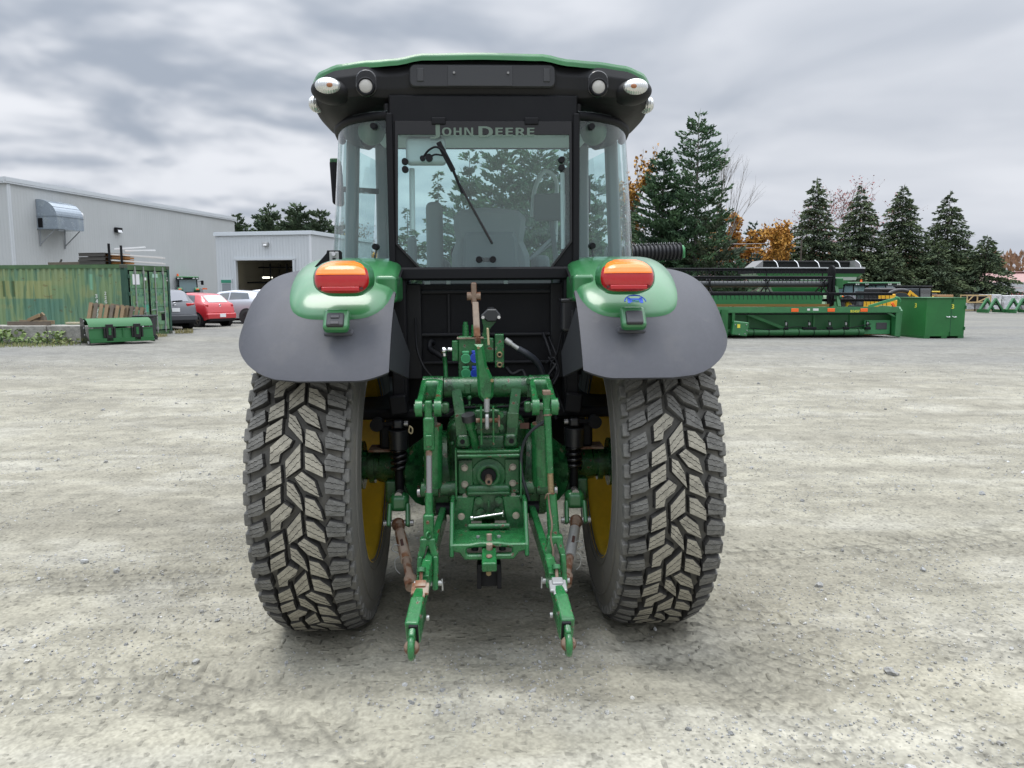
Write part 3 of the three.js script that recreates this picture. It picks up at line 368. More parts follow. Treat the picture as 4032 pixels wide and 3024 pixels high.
// ---------------------------------------------------------------- parked cars: rear at +x, nose at -x, left flank at +z
function car(name, label, paint, S, spec, pos, turn) {
  const t = thing(name, label, 'car', pos, turn, 'cars parked behind the container');
  // stations S: [x, half width, sill, belt, roof, roof half width]
  const at = (x) => { let i = 0; while (i < S.length - 2 && S[i + 1][0] < x) i++; const a = S[i], b = S[i + 1], f = clamp((x - a[0]) / (b[0] - a[0])); const g = f; return a.map((q, k) => lerp(q, b[k], g)); };
  const ring = (x, v, off = 0) => { // v 0 sill, .22 flank, .45 belt, .8 cant rail, 1 roof centre
    const [, w, sill, belt, roof, rw] = at(x); const P = [[w * 0.93, sill], [w, sill + (belt - sill) * 0.35], [w * 1.0, sill + (belt - sill) * 0.7], [w * 0.955, belt], [lerp(w * 0.955, rw, 0.86), lerp(belt, roof, 0.8)], [rw * 0.86, lerp(belt, roof, 0.97)], [rw * 0.45, lerp(belt, roof, 1.005)], [0, lerp(belt, roof, 1.01)]], N = P.length - 1;
    const k = clamp(v) * N, i = Math.min(N - 1, Math.floor(k)), f = k - i; return [lerp(P[i][0], P[i + 1][0], f) + off, lerp(P[i][1], P[i + 1][1], f)];
  };
  const x0 = S[0][0], x1 = S[S.length - 1][0];
  const side = (s) => grid((u, v) => { const x = lerp(x0, x1, u), [z, y] = ring(x, s > 0 ? v : 1 - v); return [x, y, s * z]; }, 60, 14);
  const cap = (x, s) => grid((u, v) => { const [z, y] = ring(x, v); return [x, y, z * (u * 2 - 1) * s]; }, 6, 14);
  obj('body', [side(1), side(-1), cap(x1, -1), cap(x0, 1)], paint, t);
  const pane = (s, a, b, va, vb, bot = 0) => grid((u, v) => { const x = lerp(a(v), b(v), u), [z, y] = ring(x, s > 0 ? lerp(va, vb, v) : lerp(vb, va, v), 0.006); return [x, y, s * z]; }, 10, 4);
  for (const s of [1, -1]) for (const [a, b, sl, sr] of spec.side) obj('side_window', [pane(s, (v) => a + sl * (s > 0 ? v : 1 - v), (v) => b + sr * (s > 0 ? v : 1 - v), 0.45, 0.595)], M.carGlass, t);
  const [ra, rbk] = spec.rear; // rear glass runs over the sloping tail
  const rg = grid((u, v) => { const x = lerp(ra, rbk, v), [z, y] = ring(x, lerp(0.66, 1, 1 - Math.abs(u * 2 - 1))); return [x + 0.006, y + 0.008, z * Math.sign(u - 0.5 + 1e-9) * 0.98]; }, 12, 8);
  obj('rear_window', [rg], spec.rearGlass ?? M.carGlass, t);
  const bp = part('bumper', t); obj('trim', [rb(0.16, spec.bumper[1] - spec.bumper[0], spec.w * 1.86, 0.06, x1 - 0.03, (spec.bumper[0] + spec.bumper[1]) / 2, 0)], spec.bumperMat ?? paint, bp); obj('valance', [rb(0.2, 0.18, spec.w * 1.7, 0.05, x1 - 0.06, spec.bumper[0] - 0.02, 0)], M.black, bp);
  for (const s of [1, -1]) obj('tail_lamp', [rb(0.12, spec.lamp[1], spec.lamp[2], 0.04, x1 - spec.lamp[3] - 0.03, spec.lamp[0], s * (spec.w * 0.90 - spec.lamp[2] / 2), 0, s * -0.12, 0)], M.redLens, t);
  obj('licence_plate', [box(0.02, 0.15, 0.31, x1 + spec.plate[1], spec.plate[0], 0)], M.white, t); obj('badge', [tf(new THREE.TorusGeometry(0.05, 0.016, 6, 14), x1 + spec.badge[1], spec.badge[0], 0, 0, Math.PI / 2)], M.chrome, t);
  if (spec.wiper) obj('wiper', [bar([spec.wiper[0], spec.wiper[1], 0.05], [spec.wiper[0], spec.wiper[1] + 0.03, -0.35], 0.03, 0.03)], M.black, t);
  for (const x of spec.axles) for (const s of [1, -1]) {
    obj('wheel_arch', [cy([x, spec.r * 1.02, s * (spec.w - 0.2)], [x, spec.r * 1.02, s * (spec.w + 0.004)], spec.r * 1.17, spec.r * 1.17, 28)], spec.archMat ?? M.black, t);
    const w = part('wheel', t); obj('tyre', [tf(lathe([[spec.r * 0.62, 0.1], [spec.r * 0.9, 0.105], [spec.r, 0.06], [spec.r, -0.09], [spec.r * 0.6, -0.1]], 28), x, spec.r, s * (spec.w - 0.09), s * Math.PI / 2)], std(0.028, 0.028, 0.028, 0.85), w);
    obj('rim', [cy([x, spec.r, s * (spec.w - 0.12)], [x, spec.r, s * (spec.w - 0.02)], spec.r * 0.62, spec.r * 0.6, 24)], spec.rim, w);
    obj('spoke', Array.from({ length: 5 }, (_, i) => { const a = i * 72 * D2R; return bar([x, spec.r, s * (spec.w - 0.005)], [x + Math.cos(a) * spec.r * 0.55, spec.r + Math.sin(a) * spec.r * 0.55, s * (spec.w - 0.005)], 0.06, 0.03, V(0, 0, 1)); }), spec.spoke, w);
  }
  obj('underbody', [box(spec.axles[1] - spec.axles[0], 0.2, spec.w * 1.6, (spec.axles[0] + spec.axles[1]) / 2, 0.26, 0)], M.black, t);
  return t;
}
const wheelDark = std(0.03, 0.03, 0.032, 0.4, 0.6), wheelSteel = std(0.10, 0.085, 0.07, 0.6, 0.5);
car('hatchback', 'small red hatchback with steel wheels parked between two grey and silver cars', phys(0.46, 0.018, 0.026, 0.35, { clearcoat: 0.9, clearcoatRoughness: 0.06 }),
  [[-1.95, 0.55, 0.35, 0.66, 0.67, 0.4], [-1.85, 0.78, 0.24, 0.76, 0.78, 0.6], [-1.0, 0.84, 0.2, 0.95, 0.98, 0.66], [-0.35, 0.845, 0.2, 0.98, 1.42, 0.60], [0.3, 0.845, 0.2, 1.0, 1.49, 0.60], [1.0, 0.845, 0.22, 1.04, 1.45, 0.58], [1.25, 0.84, 0.26, 1.05, 1.39, 0.56], [1.66, 0.80, 0.30, 1.02, 1.03, 0.58], [1.72, 0.79, 0.34, 0.92, 0.94, 0.56], [1.82, 0.72, 0.36, 0.62, 0.64, 0.5]],
  { w: 0.845, r: 0.3, axles: [-1.25, 1.2], side: [[-0.45, 0.2, 0.2, 0], [0.26, 1.06, 0, -0.18]], rear: [1.28, 1.62], rearGlass: phys(0.30, 0.36, 0.36, 0.06, { clearcoat: 1 }), bumper: [0.34, 0.6], lamp: [0.86, 0.26, 0.15, 0.12], plate: [0.5, 0.06], badge: [0.93, -0.1], rim: wheelSteel, spoke: wheelSteel }, [-13.0, 0.1, -31.2], -30 * D2R);
car('suv', 'dark grey sport utility car seen from behind beside the container doors', phys(0.060, 0.066, 0.078, 0.35, { clearcoat: 0.9, clearcoatRoughness: 0.06 }),
  [[-2.2, 0.6, 0.4, 0.85, 0.86, 0.5], [-2.1, 0.86, 0.3, 0.98, 1.0, 0.66], [-1.2, 0.92, 0.26, 1.08, 1.1, 0.72], [-0.5, 0.92, 0.26, 1.1, 1.58, 0.64], [0.3, 0.92, 0.26, 1.12, 1.67, 0.64], [1.5, 0.92, 0.28, 1.14, 1.62, 0.62], [1.75, 0.91, 0.3, 1.14, 1.56, 0.62], [2.06, 0.88, 0.32, 1.1, 1.12, 0.66], [2.14, 0.87, 0.34, 0.98, 1.0, 0.62], [2.24, 0.80, 0.36, 0.62, 0.64, 0.55]],
  { w: 0.92, r: 0.35, axles: [-1.35, 1.33], side: [[-0.5, 0.4, 0.25, 0], [0.46, 1.5, 0, -0.15]], rear: [1.74, 2.04], rearGlass: phys(0.16, 0.17, 0.20, 0.06, { clearcoat: 1 }), bumper: [0.38, 0.62], bumperMat: std(0.05, 0.053, 0.06, 0.5), lamp: [1.0, 0.16, 0.36, 0.14], plate: [0.82, 0.0], badge: [1.06, -0.08], wiper: [2.06, 1.16], rim: wheelDark, spoke: wheelDark }, [-13.75, 0.1, -28.8], -46 * D2R);
const silver = phys(0.44, 0.46, 0.50, 0.35, { metalness: 0.3, clearcoat: 0.9, clearcoatRoughness: 0.06 });
car('suv', 'silver crossover car with black wheels parked right of the red hatchback', silver,
  [[-2.2, 0.6, 0.4, 0.8, 0.82, 0.5], [-2.1, 0.86, 0.3, 0.95, 0.97, 0.66], [-1.15, 0.9, 0.25, 1.03, 1.06, 0.7], [-0.35, 0.9, 0.25, 1.05, 1.52, 0.62], [0.4, 0.9, 0.25, 1.08, 1.6, 0.62], [1.3, 0.9, 0.28, 1.12, 1.55, 0.6], [1.6, 0.89, 0.3, 1.12, 1.46, 0.58], [2.02, 0.86, 0.34, 1.06, 1.08, 0.6], [2.1, 0.85, 0.36, 0.95, 0.97, 0.58], [2.2, 0.78, 0.38, 0.65, 0.67, 0.5]],
  { w: 0.9, r: 0.34, axles: [-1.3, 1.28], side: [[-0.4, 0.3, 0.25, 0], [0.36, 1.42, 0, -0.2]], rear: [1.62, 1.98], bumper: [0.4, 0.64], lamp: [0.98, 0.16, 0.3, 0.12], plate: [0.8, 0.0], badge: [1.0, -0.08], archMat: std(0.02, 0.02, 0.022, 0.6), rim: wheelDark, spoke: wheelDark }, [-12.2, 0.1, -34.2], -14 * D2R);
car('suv', 'white car mostly hidden behind the silver crossover and the tractor fender', phys(0.66, 0.68, 0.70, 0.35, { clearcoat: 0.9 }),
  [[-2.2, 0.6, 0.4, 0.8, 0.82, 0.5], [-2.1, 0.86, 0.3, 0.95, 0.97, 0.66], [-1.15, 0.9, 0.25, 1.03, 1.06, 0.7], [-0.35, 0.9, 0.25, 1.05, 1.58, 0.62], [0.4, 0.9, 0.25, 1.08, 1.66, 0.62], [1.3, 0.9, 0.28, 1.12, 1.61, 0.6], [1.6, 0.89, 0.3, 1.12, 1.5, 0.58], [2.02, 0.86, 0.34, 1.06, 1.08, 0.6], [2.1, 0.85, 0.36, 0.95, 0.97, 0.58], [2.2, 0.78, 0.38, 0.65, 0.67, 0.5]],
  { w: 0.9, r: 0.34, axles: [-1.3, 1.28], side: [[-0.4, 0.3, 0.25, 0], [0.36, 1.42, 0, -0.2]], rear: [1.62, 1.98], bumper: [0.4, 0.64], lamp: [0.98, 0.16, 0.3, 0.12], plate: [0.8, 0.0], badge: [1.0, -0.08], rim: wheelDark, spoke: wheelDark }, [-11.6, 0.1, -37.5], -20 * D2R);

// a smaller machine of the same kind, standing far off: rear at +z
function farTractor(name, label, pos, turn, { loader = 0, beacon = 0, h = 1, group } = {}) {
  const t = thing(name, label, 'tractor', pos, turn, group);
  const gl = phys(0.16, 0.24, 0.25, 0.05, { clearcoat: 1 });
  for (const s of [-1, 1]) { const w = part('rear_wheel', t); obj('tyre', [tf(lathe([[0.42, -0.24], [0.72, -0.26], [0.82, -0.18], [0.84, 0], [0.82, 0.18], [0.72, 0.26], [0.42, 0.24]], 28), s * 0.86, 0.83, 0, 0, 0, Math.PI / 2), ...Array.from({ length: 22 }, (_, i) => { const a = i / 22 * 6.283; return bar([s * 0.66, 0.83 + Math.sin(a) * 0.84, Math.cos(a) * 0.84], [s * 1.06, 0.83 + Math.sin(a + 0.2) * 0.84, Math.cos(a + 0.2) * 0.84], 0.05, 0.05, V(0, Math.sin(a), Math.cos(a)), 0); })], M.rubber, w); obj('rim', [cy([s * 0.7, 0.83, 0], [s * 1.0, 0.83, 0], 0.42, 0.42, 24)], M.yellow, w); }
  for (const s of [-1, 1]) { const w = part('front_wheel', t); obj('tyre', [tf(lathe([[0.3, -0.18], [0.54, -0.19], [0.6, 0], [0.54, 0.19], [0.3, 0.18]], 24), s * 0.84, 0.6, -2.5, 0, 0, Math.PI / 2)], M.rubber, w); obj('rim', [cy([s * 0.7, 0.6, -2.5], [s * 0.92, 0.6, -2.5], 0.31, 0.31, 20)], M.yellow, w); }
  for (const s of [-1, 1]) { const f = part('fender', t); obj('shell', [shell((u, v) => { const a = (32 + v * 110) * D2R, x = s > 0 ? lerp(0.45, 1.1, u) : -lerp(1.1, 0.45, u), r = 0.98 - 0.12 * Math.pow(Math.abs(Math.abs(x) - 0.6) / 0.5, 4); return [x, 0.83 + r * Math.sin(a), r * Math.cos(a)]; }, 8, 12, 0.03)], M.fender, f); obj('cap', [rb(0.46, 0.3, 0.4, 0.1, s * 0.64, 1.66, 0.62, -0.5)], M.green, f); obj('tail_lamp', [rb(0.22, 0.1, 0.08, 0.03, s * 0.66, 1.7, 0.86, -0.3)], M.orangeMark, f); }
  obj('chassis', [box(0.6, 0.6, 3.2, 0, 0.8, -1.2), rb(0.5, 0.5, 0.6, 0.05, 0, 0.9, 0.4), cy([-0.8, 0.82, 0], [0.8, 0.82, 0], 0.11), box(0.1, 0.7, 0.1, -0.28, 0.8, 0.7), box(0.1, 0.7, 0.1, 0.28, 0.8, 0.7)], M.greenFar, t);
  const hd = part('hood', t); obj('cover', [rb(0.86, 0.62, 2.0, 0.16, 0, 1.45, -2.1)], M.green, hd); obj('stripe', [box(0.87, 0.07, 1.6, 0, 1.52, -2.1)], M.yellow, hd); obj('grille', [box(0.6, 0.4, 0.04, 0, 1.4, -3.1)], M.black, hd);
  const c = part('cab', t); obj('post', [...[-1, 1].flatMap((s) => [bar([s * 0.72, 1.2, 0.25], [s * 0.66, 2.55, 0.1], 0.08, 0.08), bar([s * 0.78, 1.1, -0.75], [s * 0.74, 2.55, -0.65], 0.07, 0.07), bar([s * 0.62, 1.3, -1.4], [s * 0.62, 2.55, -1.3], 0.08, 0.08)]), box(1.5, 0.3, 0.1, 0, 1.35, 0.22), box(1.4, 0.5, 1.6, 0, 1.2, -0.6)], M.black, c);
  obj('window', [box(1.3, 1.05, 0.02, 0, 2.02, 0.17, -0.06), box(1.25, 1.1, 0.02, 0, 1.98, -1.36), ...[-1, 1].flatMap((s) => [box(0.02, 1.15, 0.8, s * 0.72, 1.95, -0.3), box(0.02, 1.2, 0.6, s * 0.7, 1.95, -1.0)])], gl, c);
  obj('seat', [rb(0.5, 0.6, 0.15, 0.05, 0, 1.8, -0.25), tf(new THREE.TorusGeometry(0.2, 0.02, 6, 18), 0, 1.85, -0.9, 1.2)], M.black, c);
  obj('roof', [rb(1.66, 0.14, 1.9, 0.06, 0, 2.68, -0.55)], M.green, c); obj('fascia', [rb(1.7, 0.14, 1.8, 0.05, 0, 2.56, -0.52)], M.black, c); for (const x of [-0.7, -0.45, 0.45, 0.7]) obj('work_lamp', [rb(0.18, 0.1, 0.04, 0.02, x, 2.57, 0.39), rb(0.18, 0.1, 0.04, 0.02, x, 2.57, -1.44)], M.lens, c);
  if (beacon) obj('beacon', [cy([beacon * 0.7, 2.74, -0.2], [beacon * 0.7, 2.95, -0.2], 0.09, 0.06, 12)], M.orangeMark, t);
  for (const s of [-1, 1]) { const m = part('mirror', t); obj('arm', [bar([s * 0.72, 2.3, -1.2], [s * 1.15, 2.35, -1.25], 0.03, 0.03)], M.black, m); obj('head', [rb(0.22, 0.36, 0.07, 0.03, s * 1.2, 2.25, -1.25)], M.black, m); }
  if (loader) { const l = part('loader', t); for (const s of [-1, 1]) obj('arm', [bar([s * 0.62, 1.9, -1.5], [s * 0.62, 1.5, -2.8], 0.12, 0.2), bar([s * 0.62, 1.5, -2.8], [s * 0.62, 0.5, -3.8], 0.12, 0.2)], M.green, l); obj('upright', [-1, 1].map((s) => box(0.14, 1.1, 0.2, s * 0.62, 1.4, -1.45)), M.green, l); for (const s of [-1, 1]) obj('marker', [box(0.36, 0.1, 0.06, s * 1.25, 1.75, 0.2)], M.orangeMark, l); }
  t.scale.setScalar(h); return t;
}
farTractor('farm_tractor', 'green farm tractor with a loader standing before the warehouse beyond the red car', [-22.6, 0.1, -56.5], 0.42, { loader: 1, beacon: -1, h: 0.95 });
// ---------------------------------------------------------------- trees
const leafM = (r = 0.9) => new THREE.MeshStandardMaterial({ vertexColors: true, roughness: r, side: THREE.DoubleSide });
const needleM = leafM(), leafMat = leafM(0.8), barkM = std(0.10, 0.085, 0.07, 0.9, 0, { map: rep(grimeT, 1) }), barkGrey = std(0.17, 0.155, 0.14, 0.9);
class Tufts { // many small leaf blades in one geometry
  constructor() { this.p = []; this.n = []; this.c = []; this.i = 0; }
  blade(x, y, z, dx, dy, dz, len, w, c, R) { // thin rhombus along d
    const l = Math.hypot(dx, dy, dz) || 1; dx /= l; dy /= l; dz /= l; let ux = R() - 0.5, uy = R() - 0.5, uz = R() - 0.5; let sx = dy * uz - dz * uy, sy = dz * ux - dx * uz, sz = dx * uy - dy * ux; const sl = Math.hypot(sx, sy, sz) || 1; sx *= w / sl; sy *= w / sl; sz *= w / sl;
    const ex = x + dx * len, ey = y + dy * len, ez = z + dz * len, mx = x + dx * len * 0.45, my = y + dy * len * 0.45, mz = z + dz * len * 0.45;
    const A = [x, y, z], B = [mx + sx, my + sy, mz + sz], C = [ex, ey, ez], D = [mx - sx, my - sy, mz - sz]; this.p.push(...A, ...B, ...C, ...A, ...C, ...D); for (let k = 0; k < 6; k++) this.c.push(c[0], c[1], c[2]);
  }
  build() { const g = new THREE.BufferGeometry(); g.setAttribute('position', new THREE.Float32BufferAttribute(this.p, 3)); g.setAttribute('color', new THREE.Float32BufferAttribute(this.c, 3)); g.computeVertexNormals(); return g; }
}
function conifer(T, br, R, o) { let tuft; let { x = 0, y = 0, z = 0, H, rad, base = 0.04, lv = 26, per = 9, droop = 0.25, up = 0, gap = 0, dens = 1, tuft: tuft0 = 0.42, c0 = [0.030, 0.058, 0.026], c1 = [0.062, 0.098, 0.040], pow = 0.85, lean = 0 } = o; tuft0 *= 0.78; c0 = c0.map((q) => q * 1.5); c1 = c1.map((q) => q * 1.6); tuft = tuft0;
  for (let l = 0; l < lv; l++) {
    const f = base + (1 - base) * Math.pow((l + R() * 0.8) / lv, 0.93), h = y + H * f, prof = Math.pow(1 - f, pow) * (f < 0.12 ? 0.75 + f * 2 : 1), n = Math.max(3, Math.round(per * (0.5 + 0.6 * (1 - f))));
    for (let b = 0; b < n; b++) {
      if (R() < gap) continue; const hb = h + (R() - 0.5) * 1.9 * H / lv, a = (b / n) * 6.283 + R() * 1.1 + l, L = Math.max(0.25, rad * prof * (0.72 + 0.42 * R())), ca = Math.cos(a), sa = Math.sin(a), rise = up * L * (0.6 + 0.8 * R()) - droop * L * (0.4 + 0.6 * R());
      const tint = R(), cl = c0.map((q, i) => lerp(q, c1[i], tint)), bx = x + lean * f; if (br && L > 0.7) br.push([[bx, hb, z], [bx + ca * L * 0.8, hb + rise * 0.7, z + sa * L * 0.8], 0.012 * L]);
      const m = Math.max(5, Math.round(L * 10.5 * dens)); tuft = tuft0;
      for (let k = 0; k < m; k++) {
        const q = Math.pow((k + R()) / m, 0.75), px = bx + ca * L * q, pz = z + sa * L * q, py = hb + rise * q * q + (R() - 0.5) * 0.3 * tuft, w = (0.35 + 0.4 * q) ;
        for (let e = 0; e < 2; e++) { const s = (R() - 0.5) * 2 * L * 0.26 * (1.15 - q * 0.7); const v = 0.8 + 0.4 * R(); T.blade(px - sa * s, py + (R() - 0.5) * 0.25, pz + ca * s, ca * 0.9 + (R() - 0.5) * 1.2, (up > 0 ? 0.5 : -0.2) + (R() - 0.5) * 0.7, sa * 0.9 + (R() - 0.5) * 1.2, tuft * (0.7 + 0.7 * R()), tuft * (0.2 + 0.1 * R()), cl.map((g) => g * v), R); }
      }
    }
  }
  for (let k = 0; k < 4; k++) T.blade(x + lean, y + H * (0.95 + k * 0.012), z, (R() - 0.5) * 0.5, 1, (R() - 0.5) * 0.5, H * 0.05, 0.04, c1, R);
}
const limb = (g, a, b, r, r2, n = 5) => g.push(cy(a, b, r, r2, n, true));
function coniferTree(name, label, cat, group, pos, seed, o, trunkM = barkM) {
  const R = rng(seed), T = new Tufts(), br = [], t = thing(name, label, cat, pos, seed, group); conifer(T, br, R, o); obj('crown', [T.build()], needleM, t, true);
  const g = [cy([0, -0.3, 0], [(o.lean ?? 0), o.H * 0.96, 0], o.H * 0.014 + 0.05, 0.02, 8)]; for (const [a, b, r] of br) limb(g, a, b, r + 0.012, 0.006, 4); obj('trunk', g, trunkM, t); return t;
}
const spr = 'row of dark spruces beyond the machines';
const SP = [
  ['spruce_tree', 'tall dark spruce at the near end of the row, behind the grain cart', [34.2, -0.4, -75], 11, 13.1, 4.6],
  ['spruce_tree', 'dark spruce with a slender tip before bare pinkish branches, second in the row', [39.4, -0.4, -76], 12, 12.5, 4.7],
  ['spruce_tree', 'broad dark spruce with a dense top, third in the row', [43.9, -0.4, -76], 13, 12.6, 5.1],
  ['spruce_tree', 'dark spruce with a ragged crown, last tall one in the row', [48.9, -0.4, -76], 14, 12.0, 4.8],
  ['spruce_tree', 'short bushy spruce at the outer end of the row above the white crates', [51.2, -0.4, -73], 15, 7.4, 4.2],
  ['spruce_tree', 'low spruce filling the gap between the first two tall spruces', [36.6, -0.4, -73], 16, 6.6, 3.8],
  ['spruce_tree', 'low spruce standing before the gap of the middle tall spruces', [41.4, -0.4, -72.5], 17, 6.2, 3.8],
  ['spruce_tree', 'low spruce between the third and the last tall spruce', [46.0, -0.4, -72.5], 18, 6.8, 4.0],
  ['spruce_tree', 'small spruce left of the row beside the yellow tree', [31.8, -0.4, -75], 19, 7.0, 3.2],
];
for (const [n, l, p, s, H, r] of SP) coniferTree(n, l, 'spruce', spr, p, s, { H, rad: r, lv: Math.round(H * 2.6), per: 12, droop: 0.30, dens: 1.25, tuft: 0.38, c0: [0.024, 0.040, 0.022], c1: [0.058, 0.078, 0.034], pow: 0.72, base: 0.03 });
const pine = { up: 0.30, droop: 0.0, c0: [0.026, 0.058, 0.030], c1: [0.055, 0.100, 0.045], tuft: 0.5 };
coniferTree('pine_tree', 'tallest white pine, rising over the ridged black roller with open layered branches', 'pine', 'pines beside the tractor', [19.4, -0.3, -66], 31, { ...pine, H: 17.4, rad: 4.1, lv: 30, per: 9, gap: 0.24, dens: 1.35, base: 0.16, pow: 0.42, tuft: 0.42 }, barkGrey);
coniferTree('pine_tree', 'dense dark pine just left of the tallest pine', 'pine', 'pines beside the tractor', [16.6, -0.3, -67], 32, { ...pine, H: 14.2, rad: 4.4, lv: 28, per: 10, gap: 0.1, dens: 1.2, base: 0.10, pow: 0.6, c0: [0.022, 0.048, 0.028] });
coniferTree('pine_tree', 'shorter thin pine hugging the right flank of the tallest pine', 'pine', 'pines beside the tractor', [21.0, -0.3, -65], 33, { ...pine, H: 9.5, rad: 3.2, lv: 16, per: 7, gap: 0.3, dens: 1.1, base: 0.16, pow: 0.5, c0: [0.030, 0.045, 0.028], c1: [0.06, 0.075, 0.04] }, barkGrey);
coniferTree('pine_tree', 'low green pine under the tallest pine beside the pinkish roof', 'pine', 'pines beside the tractor', [22.4, -0.3, -64], 34, { ...pine, H: 4.6, rad: 2.6, lv: 10, per: 8, dens: 1.2, base: 0.15, pow: 0.6 });
// pines seen through the cab
const cabPines = [[-3.5, -60, 41, 11.0, 2.6, 0], [-0.9, -58, 42, 12.3, 3.2, 1], [1.6, -57, 43, 13.6, 4.2, 1], [4.4, -57, 44, 14.2, 4.4, 1], [6.8, -58, 45, 13.0, 3.6, 1], [9.4, -60, 46, 10.5, 3.2, 1], [-6.2, -62, 47, 8.2, 2.6, 0], [12.4, -64, 48, 9.8, 2.8, 0]];
const cabWords = ['pointed spruce seen alone through the middle of the cab window', 'dark pine seen through the cab beside the pointed spruce', 'tall layered pine seen through the middle of the cab window', 'tall open pine seen through the cab right of the wiper', 'pine seen through the cab below the grey handrail', 'pine seen through the curved cab glass at the far side', 'short spruce seen through the cab near the door pillar', 'narrow pine half hidden by the cab edge beside the orange tree'];
cabPines.forEach(([x, z, s, H, r, k], i) => coniferTree(k ? 'pine_tree' : 'spruce_tree', cabWords[i], k ? 'pine' : 'spruce', 'conifers seen through the cab', [x, 0, z], s, { ...(k ? pine : { droop: 0.25, tuft: 0.4, c0: [0.026, 0.05, 0.026], c1: [0.055, 0.085, 0.04] }), H, rad: r, lv: Math.round(H * 1.9), per: 8, gap: k ? 0.2 : 0.05, dens: 1.1, base: k ? 0.15 : 0.04, pow: k ? 0.55 : 0.8 }));
// pines behind the buildings
const lw = ['outermost dark pine peeping over the end of the warehouse roof', 'bushy pine behind the workshop roof, second from the warehouse', 'tallest pine in the clump behind the workshop roof', 'broad pine in the clump behind the workshop roof', 'narrow pine behind the workshop roof next to the bare tree', 'pine behind the far corner of the workshop', 'small pine filling the clump behind the workshop roof', 'low pine at the edge of the clump near the tractor mirror'];
[[-27.9, -86, 9.8, 3.4], [-24.6, -88, 11.0, 4.0], [-21.9, -90, 11.6, 4.2], [-19.2, -90, 10.8, 4.0], [-17.5, -92, 9.4, 3.4], [-26.2, -92, 9.8, 3.6], [-23.0, -93, 10.0, 3.8], [-15.6, -90, 8.2, 3.2]].forEach(([x, z, H, r], i) => coniferTree('pine_tree', lw[i], 'pine', 'pines behind the workshop', [x, 0, z], 60 + i, { ...pine, H, rad: r, lv: 24, per: 10, gap: 0.0, dens: 1.4, base: 0.06, pow: 0.5, c0: [0.032, 0.054, 0.030], c1: [0.06, 0.085, 0.045] }));

function leafTree(name, label, cat, pos, seed, { H, rad, n = 1500, leaf = 0.26, c0, c1, base = 0.25, bare = 0, twig = 3, trunkM = barkM, group, r0 = 0.018 }) {
  const R = rng(seed), t = thing(name, label, cat, pos, 0, group), g = [], T = new Tufts(), tips = [];
  const grow = (a, dir, L, r, k) => {
    const b = [a[0] + dir[0] * L, a[1] + dir[1] * L, a[2] + dir[2] * L]; limb(g, a, b, r, r * 0.62, k > 1 ? 4 : 6); tips.push([a, b, k]); if (k >= twig + 1) return;
    const m = k === 0 ? 6 : 3 + (R() > 0.5 ? 1 : 0); for (let i = 0; i < m; i++) { const f = k === 0 ? 0.35 + 0.65 * (i + 0.5) / m : 0.45 + 0.55 * R(), s = [lerp(a[0], b[0], f), lerp(a[1], b[1], f), lerp(a[2], b[2], f)], an = R() * 6.283 + i * 2.4, sp = (0.45 + 0.35 * R()) * (rad / H) * 2.6; let d = [dir[0] + Math.cos(an) * sp, dir[1] * 0.8 + 0.25 * R(), dir[2] + Math.sin(an) * sp]; const l = Math.hypot(...d); d = d.map((q) => q / l); grow(s, d, L * (k === 0 ? 0.55 : 0.62) * (0.75 + 0.5 * R()), r * 0.5, k + 1); }
  };
  grow([0, -0.2, 0], [0.02, 1, 0], H * 0.6, H * r0, 0);
  obj('trunk', g, trunkM, t);
  const N = tips.filter((q) => q[2] >= 2); if (!bare || n) for (let i = 0; i < n; i++) { const [a, b] = N[Math.floor(R() * N.length)], f = 0.2 + 0.9 * R(), v = R(), c = c0.map((q, k) => lerp(q, c1[k], v)); T.blade(lerp(a[0], b[0], f) + (R() - 0.5) * 0.5, lerp(a[1], b[1], f) + (R() - 0.5) * 0.5, lerp(a[2], b[2], f) + (R() - 0.5) * 0.5, R() - 0.5, R() - 0.6, R() - 0.5, leaf * (0.7 + 0.6 * R()), leaf * 0.42, c, R); }
  if (n) obj('crown', [T.build()], leafMat, t, true); return t;
}
const OR0 = [0.28, 0.125, 0.02], OR1 = [0.45, 0.24, 0.035];
leafTree('autumn_tree', 'orange leaved tree rising between the cab edge and the dark pines', 'tree', [13.7, -0.3, -70], 81, { H: 11.6, rad: 1.1, n: 1500, leaf: 0.32, c0: OR0, c1: OR1 });
leafTree('autumn_tree', 'golden yellow tree just above the black cart tarpaulin', 'tree', [28.4, -0.4, -70], 82, { H: 7.4, rad: 1.5, n: 3200, leaf: 0.30, c0: [0.32, 0.145, 0.022], c1: [0.46, 0.24, 0.035] });
leafTree('autumn_tree', 'narrow orange tree behind the golden yellow one beside a grey green pine', 'tree', [27.6, -0.4, -78], 83, { H: 8.4, rad: 2.2, n: 2200, leaf: 0.34, c0: OR0, c1: OR1 });
leafTree('autumn_tree', 'dull orange tree between the tallest pine and the reddish wood', 'tree', [24.0, -0.4, -80], 84, { H: 7.2, rad: 2.4, n: 1800, leaf: 0.34, c0: [0.24, 0.12, 0.03], c1: [0.40, 0.22, 0.05] });
leafTree('bare_tree', 'bare tree with a few pink leaves between the first tall spruces', 'tree', [37.8, -0.4, -84], 85, { H: 12.2, rad: 4.2, n: 700, leaf: 0.2, c0: [0.26, 0.08, 0.08], c1: [0.36, 0.15, 0.12], twig: 3, trunkM: std(0.22, 0.17, 0.16, 0.9), r0: 0.011 });
leafTree('bare_tree', 'bare pinkish tree standing behind the second and third spruces', 'tree', [43.2, -0.4, -84], 86, { H: 12.6, rad: 4.4, n: 900, leaf: 0.2, c0: [0.30, 0.08, 0.09], c1: [0.40, 0.16, 0.14], twig: 3, trunkM: std(0.24, 0.18, 0.17, 0.9), r0: 0.011 });
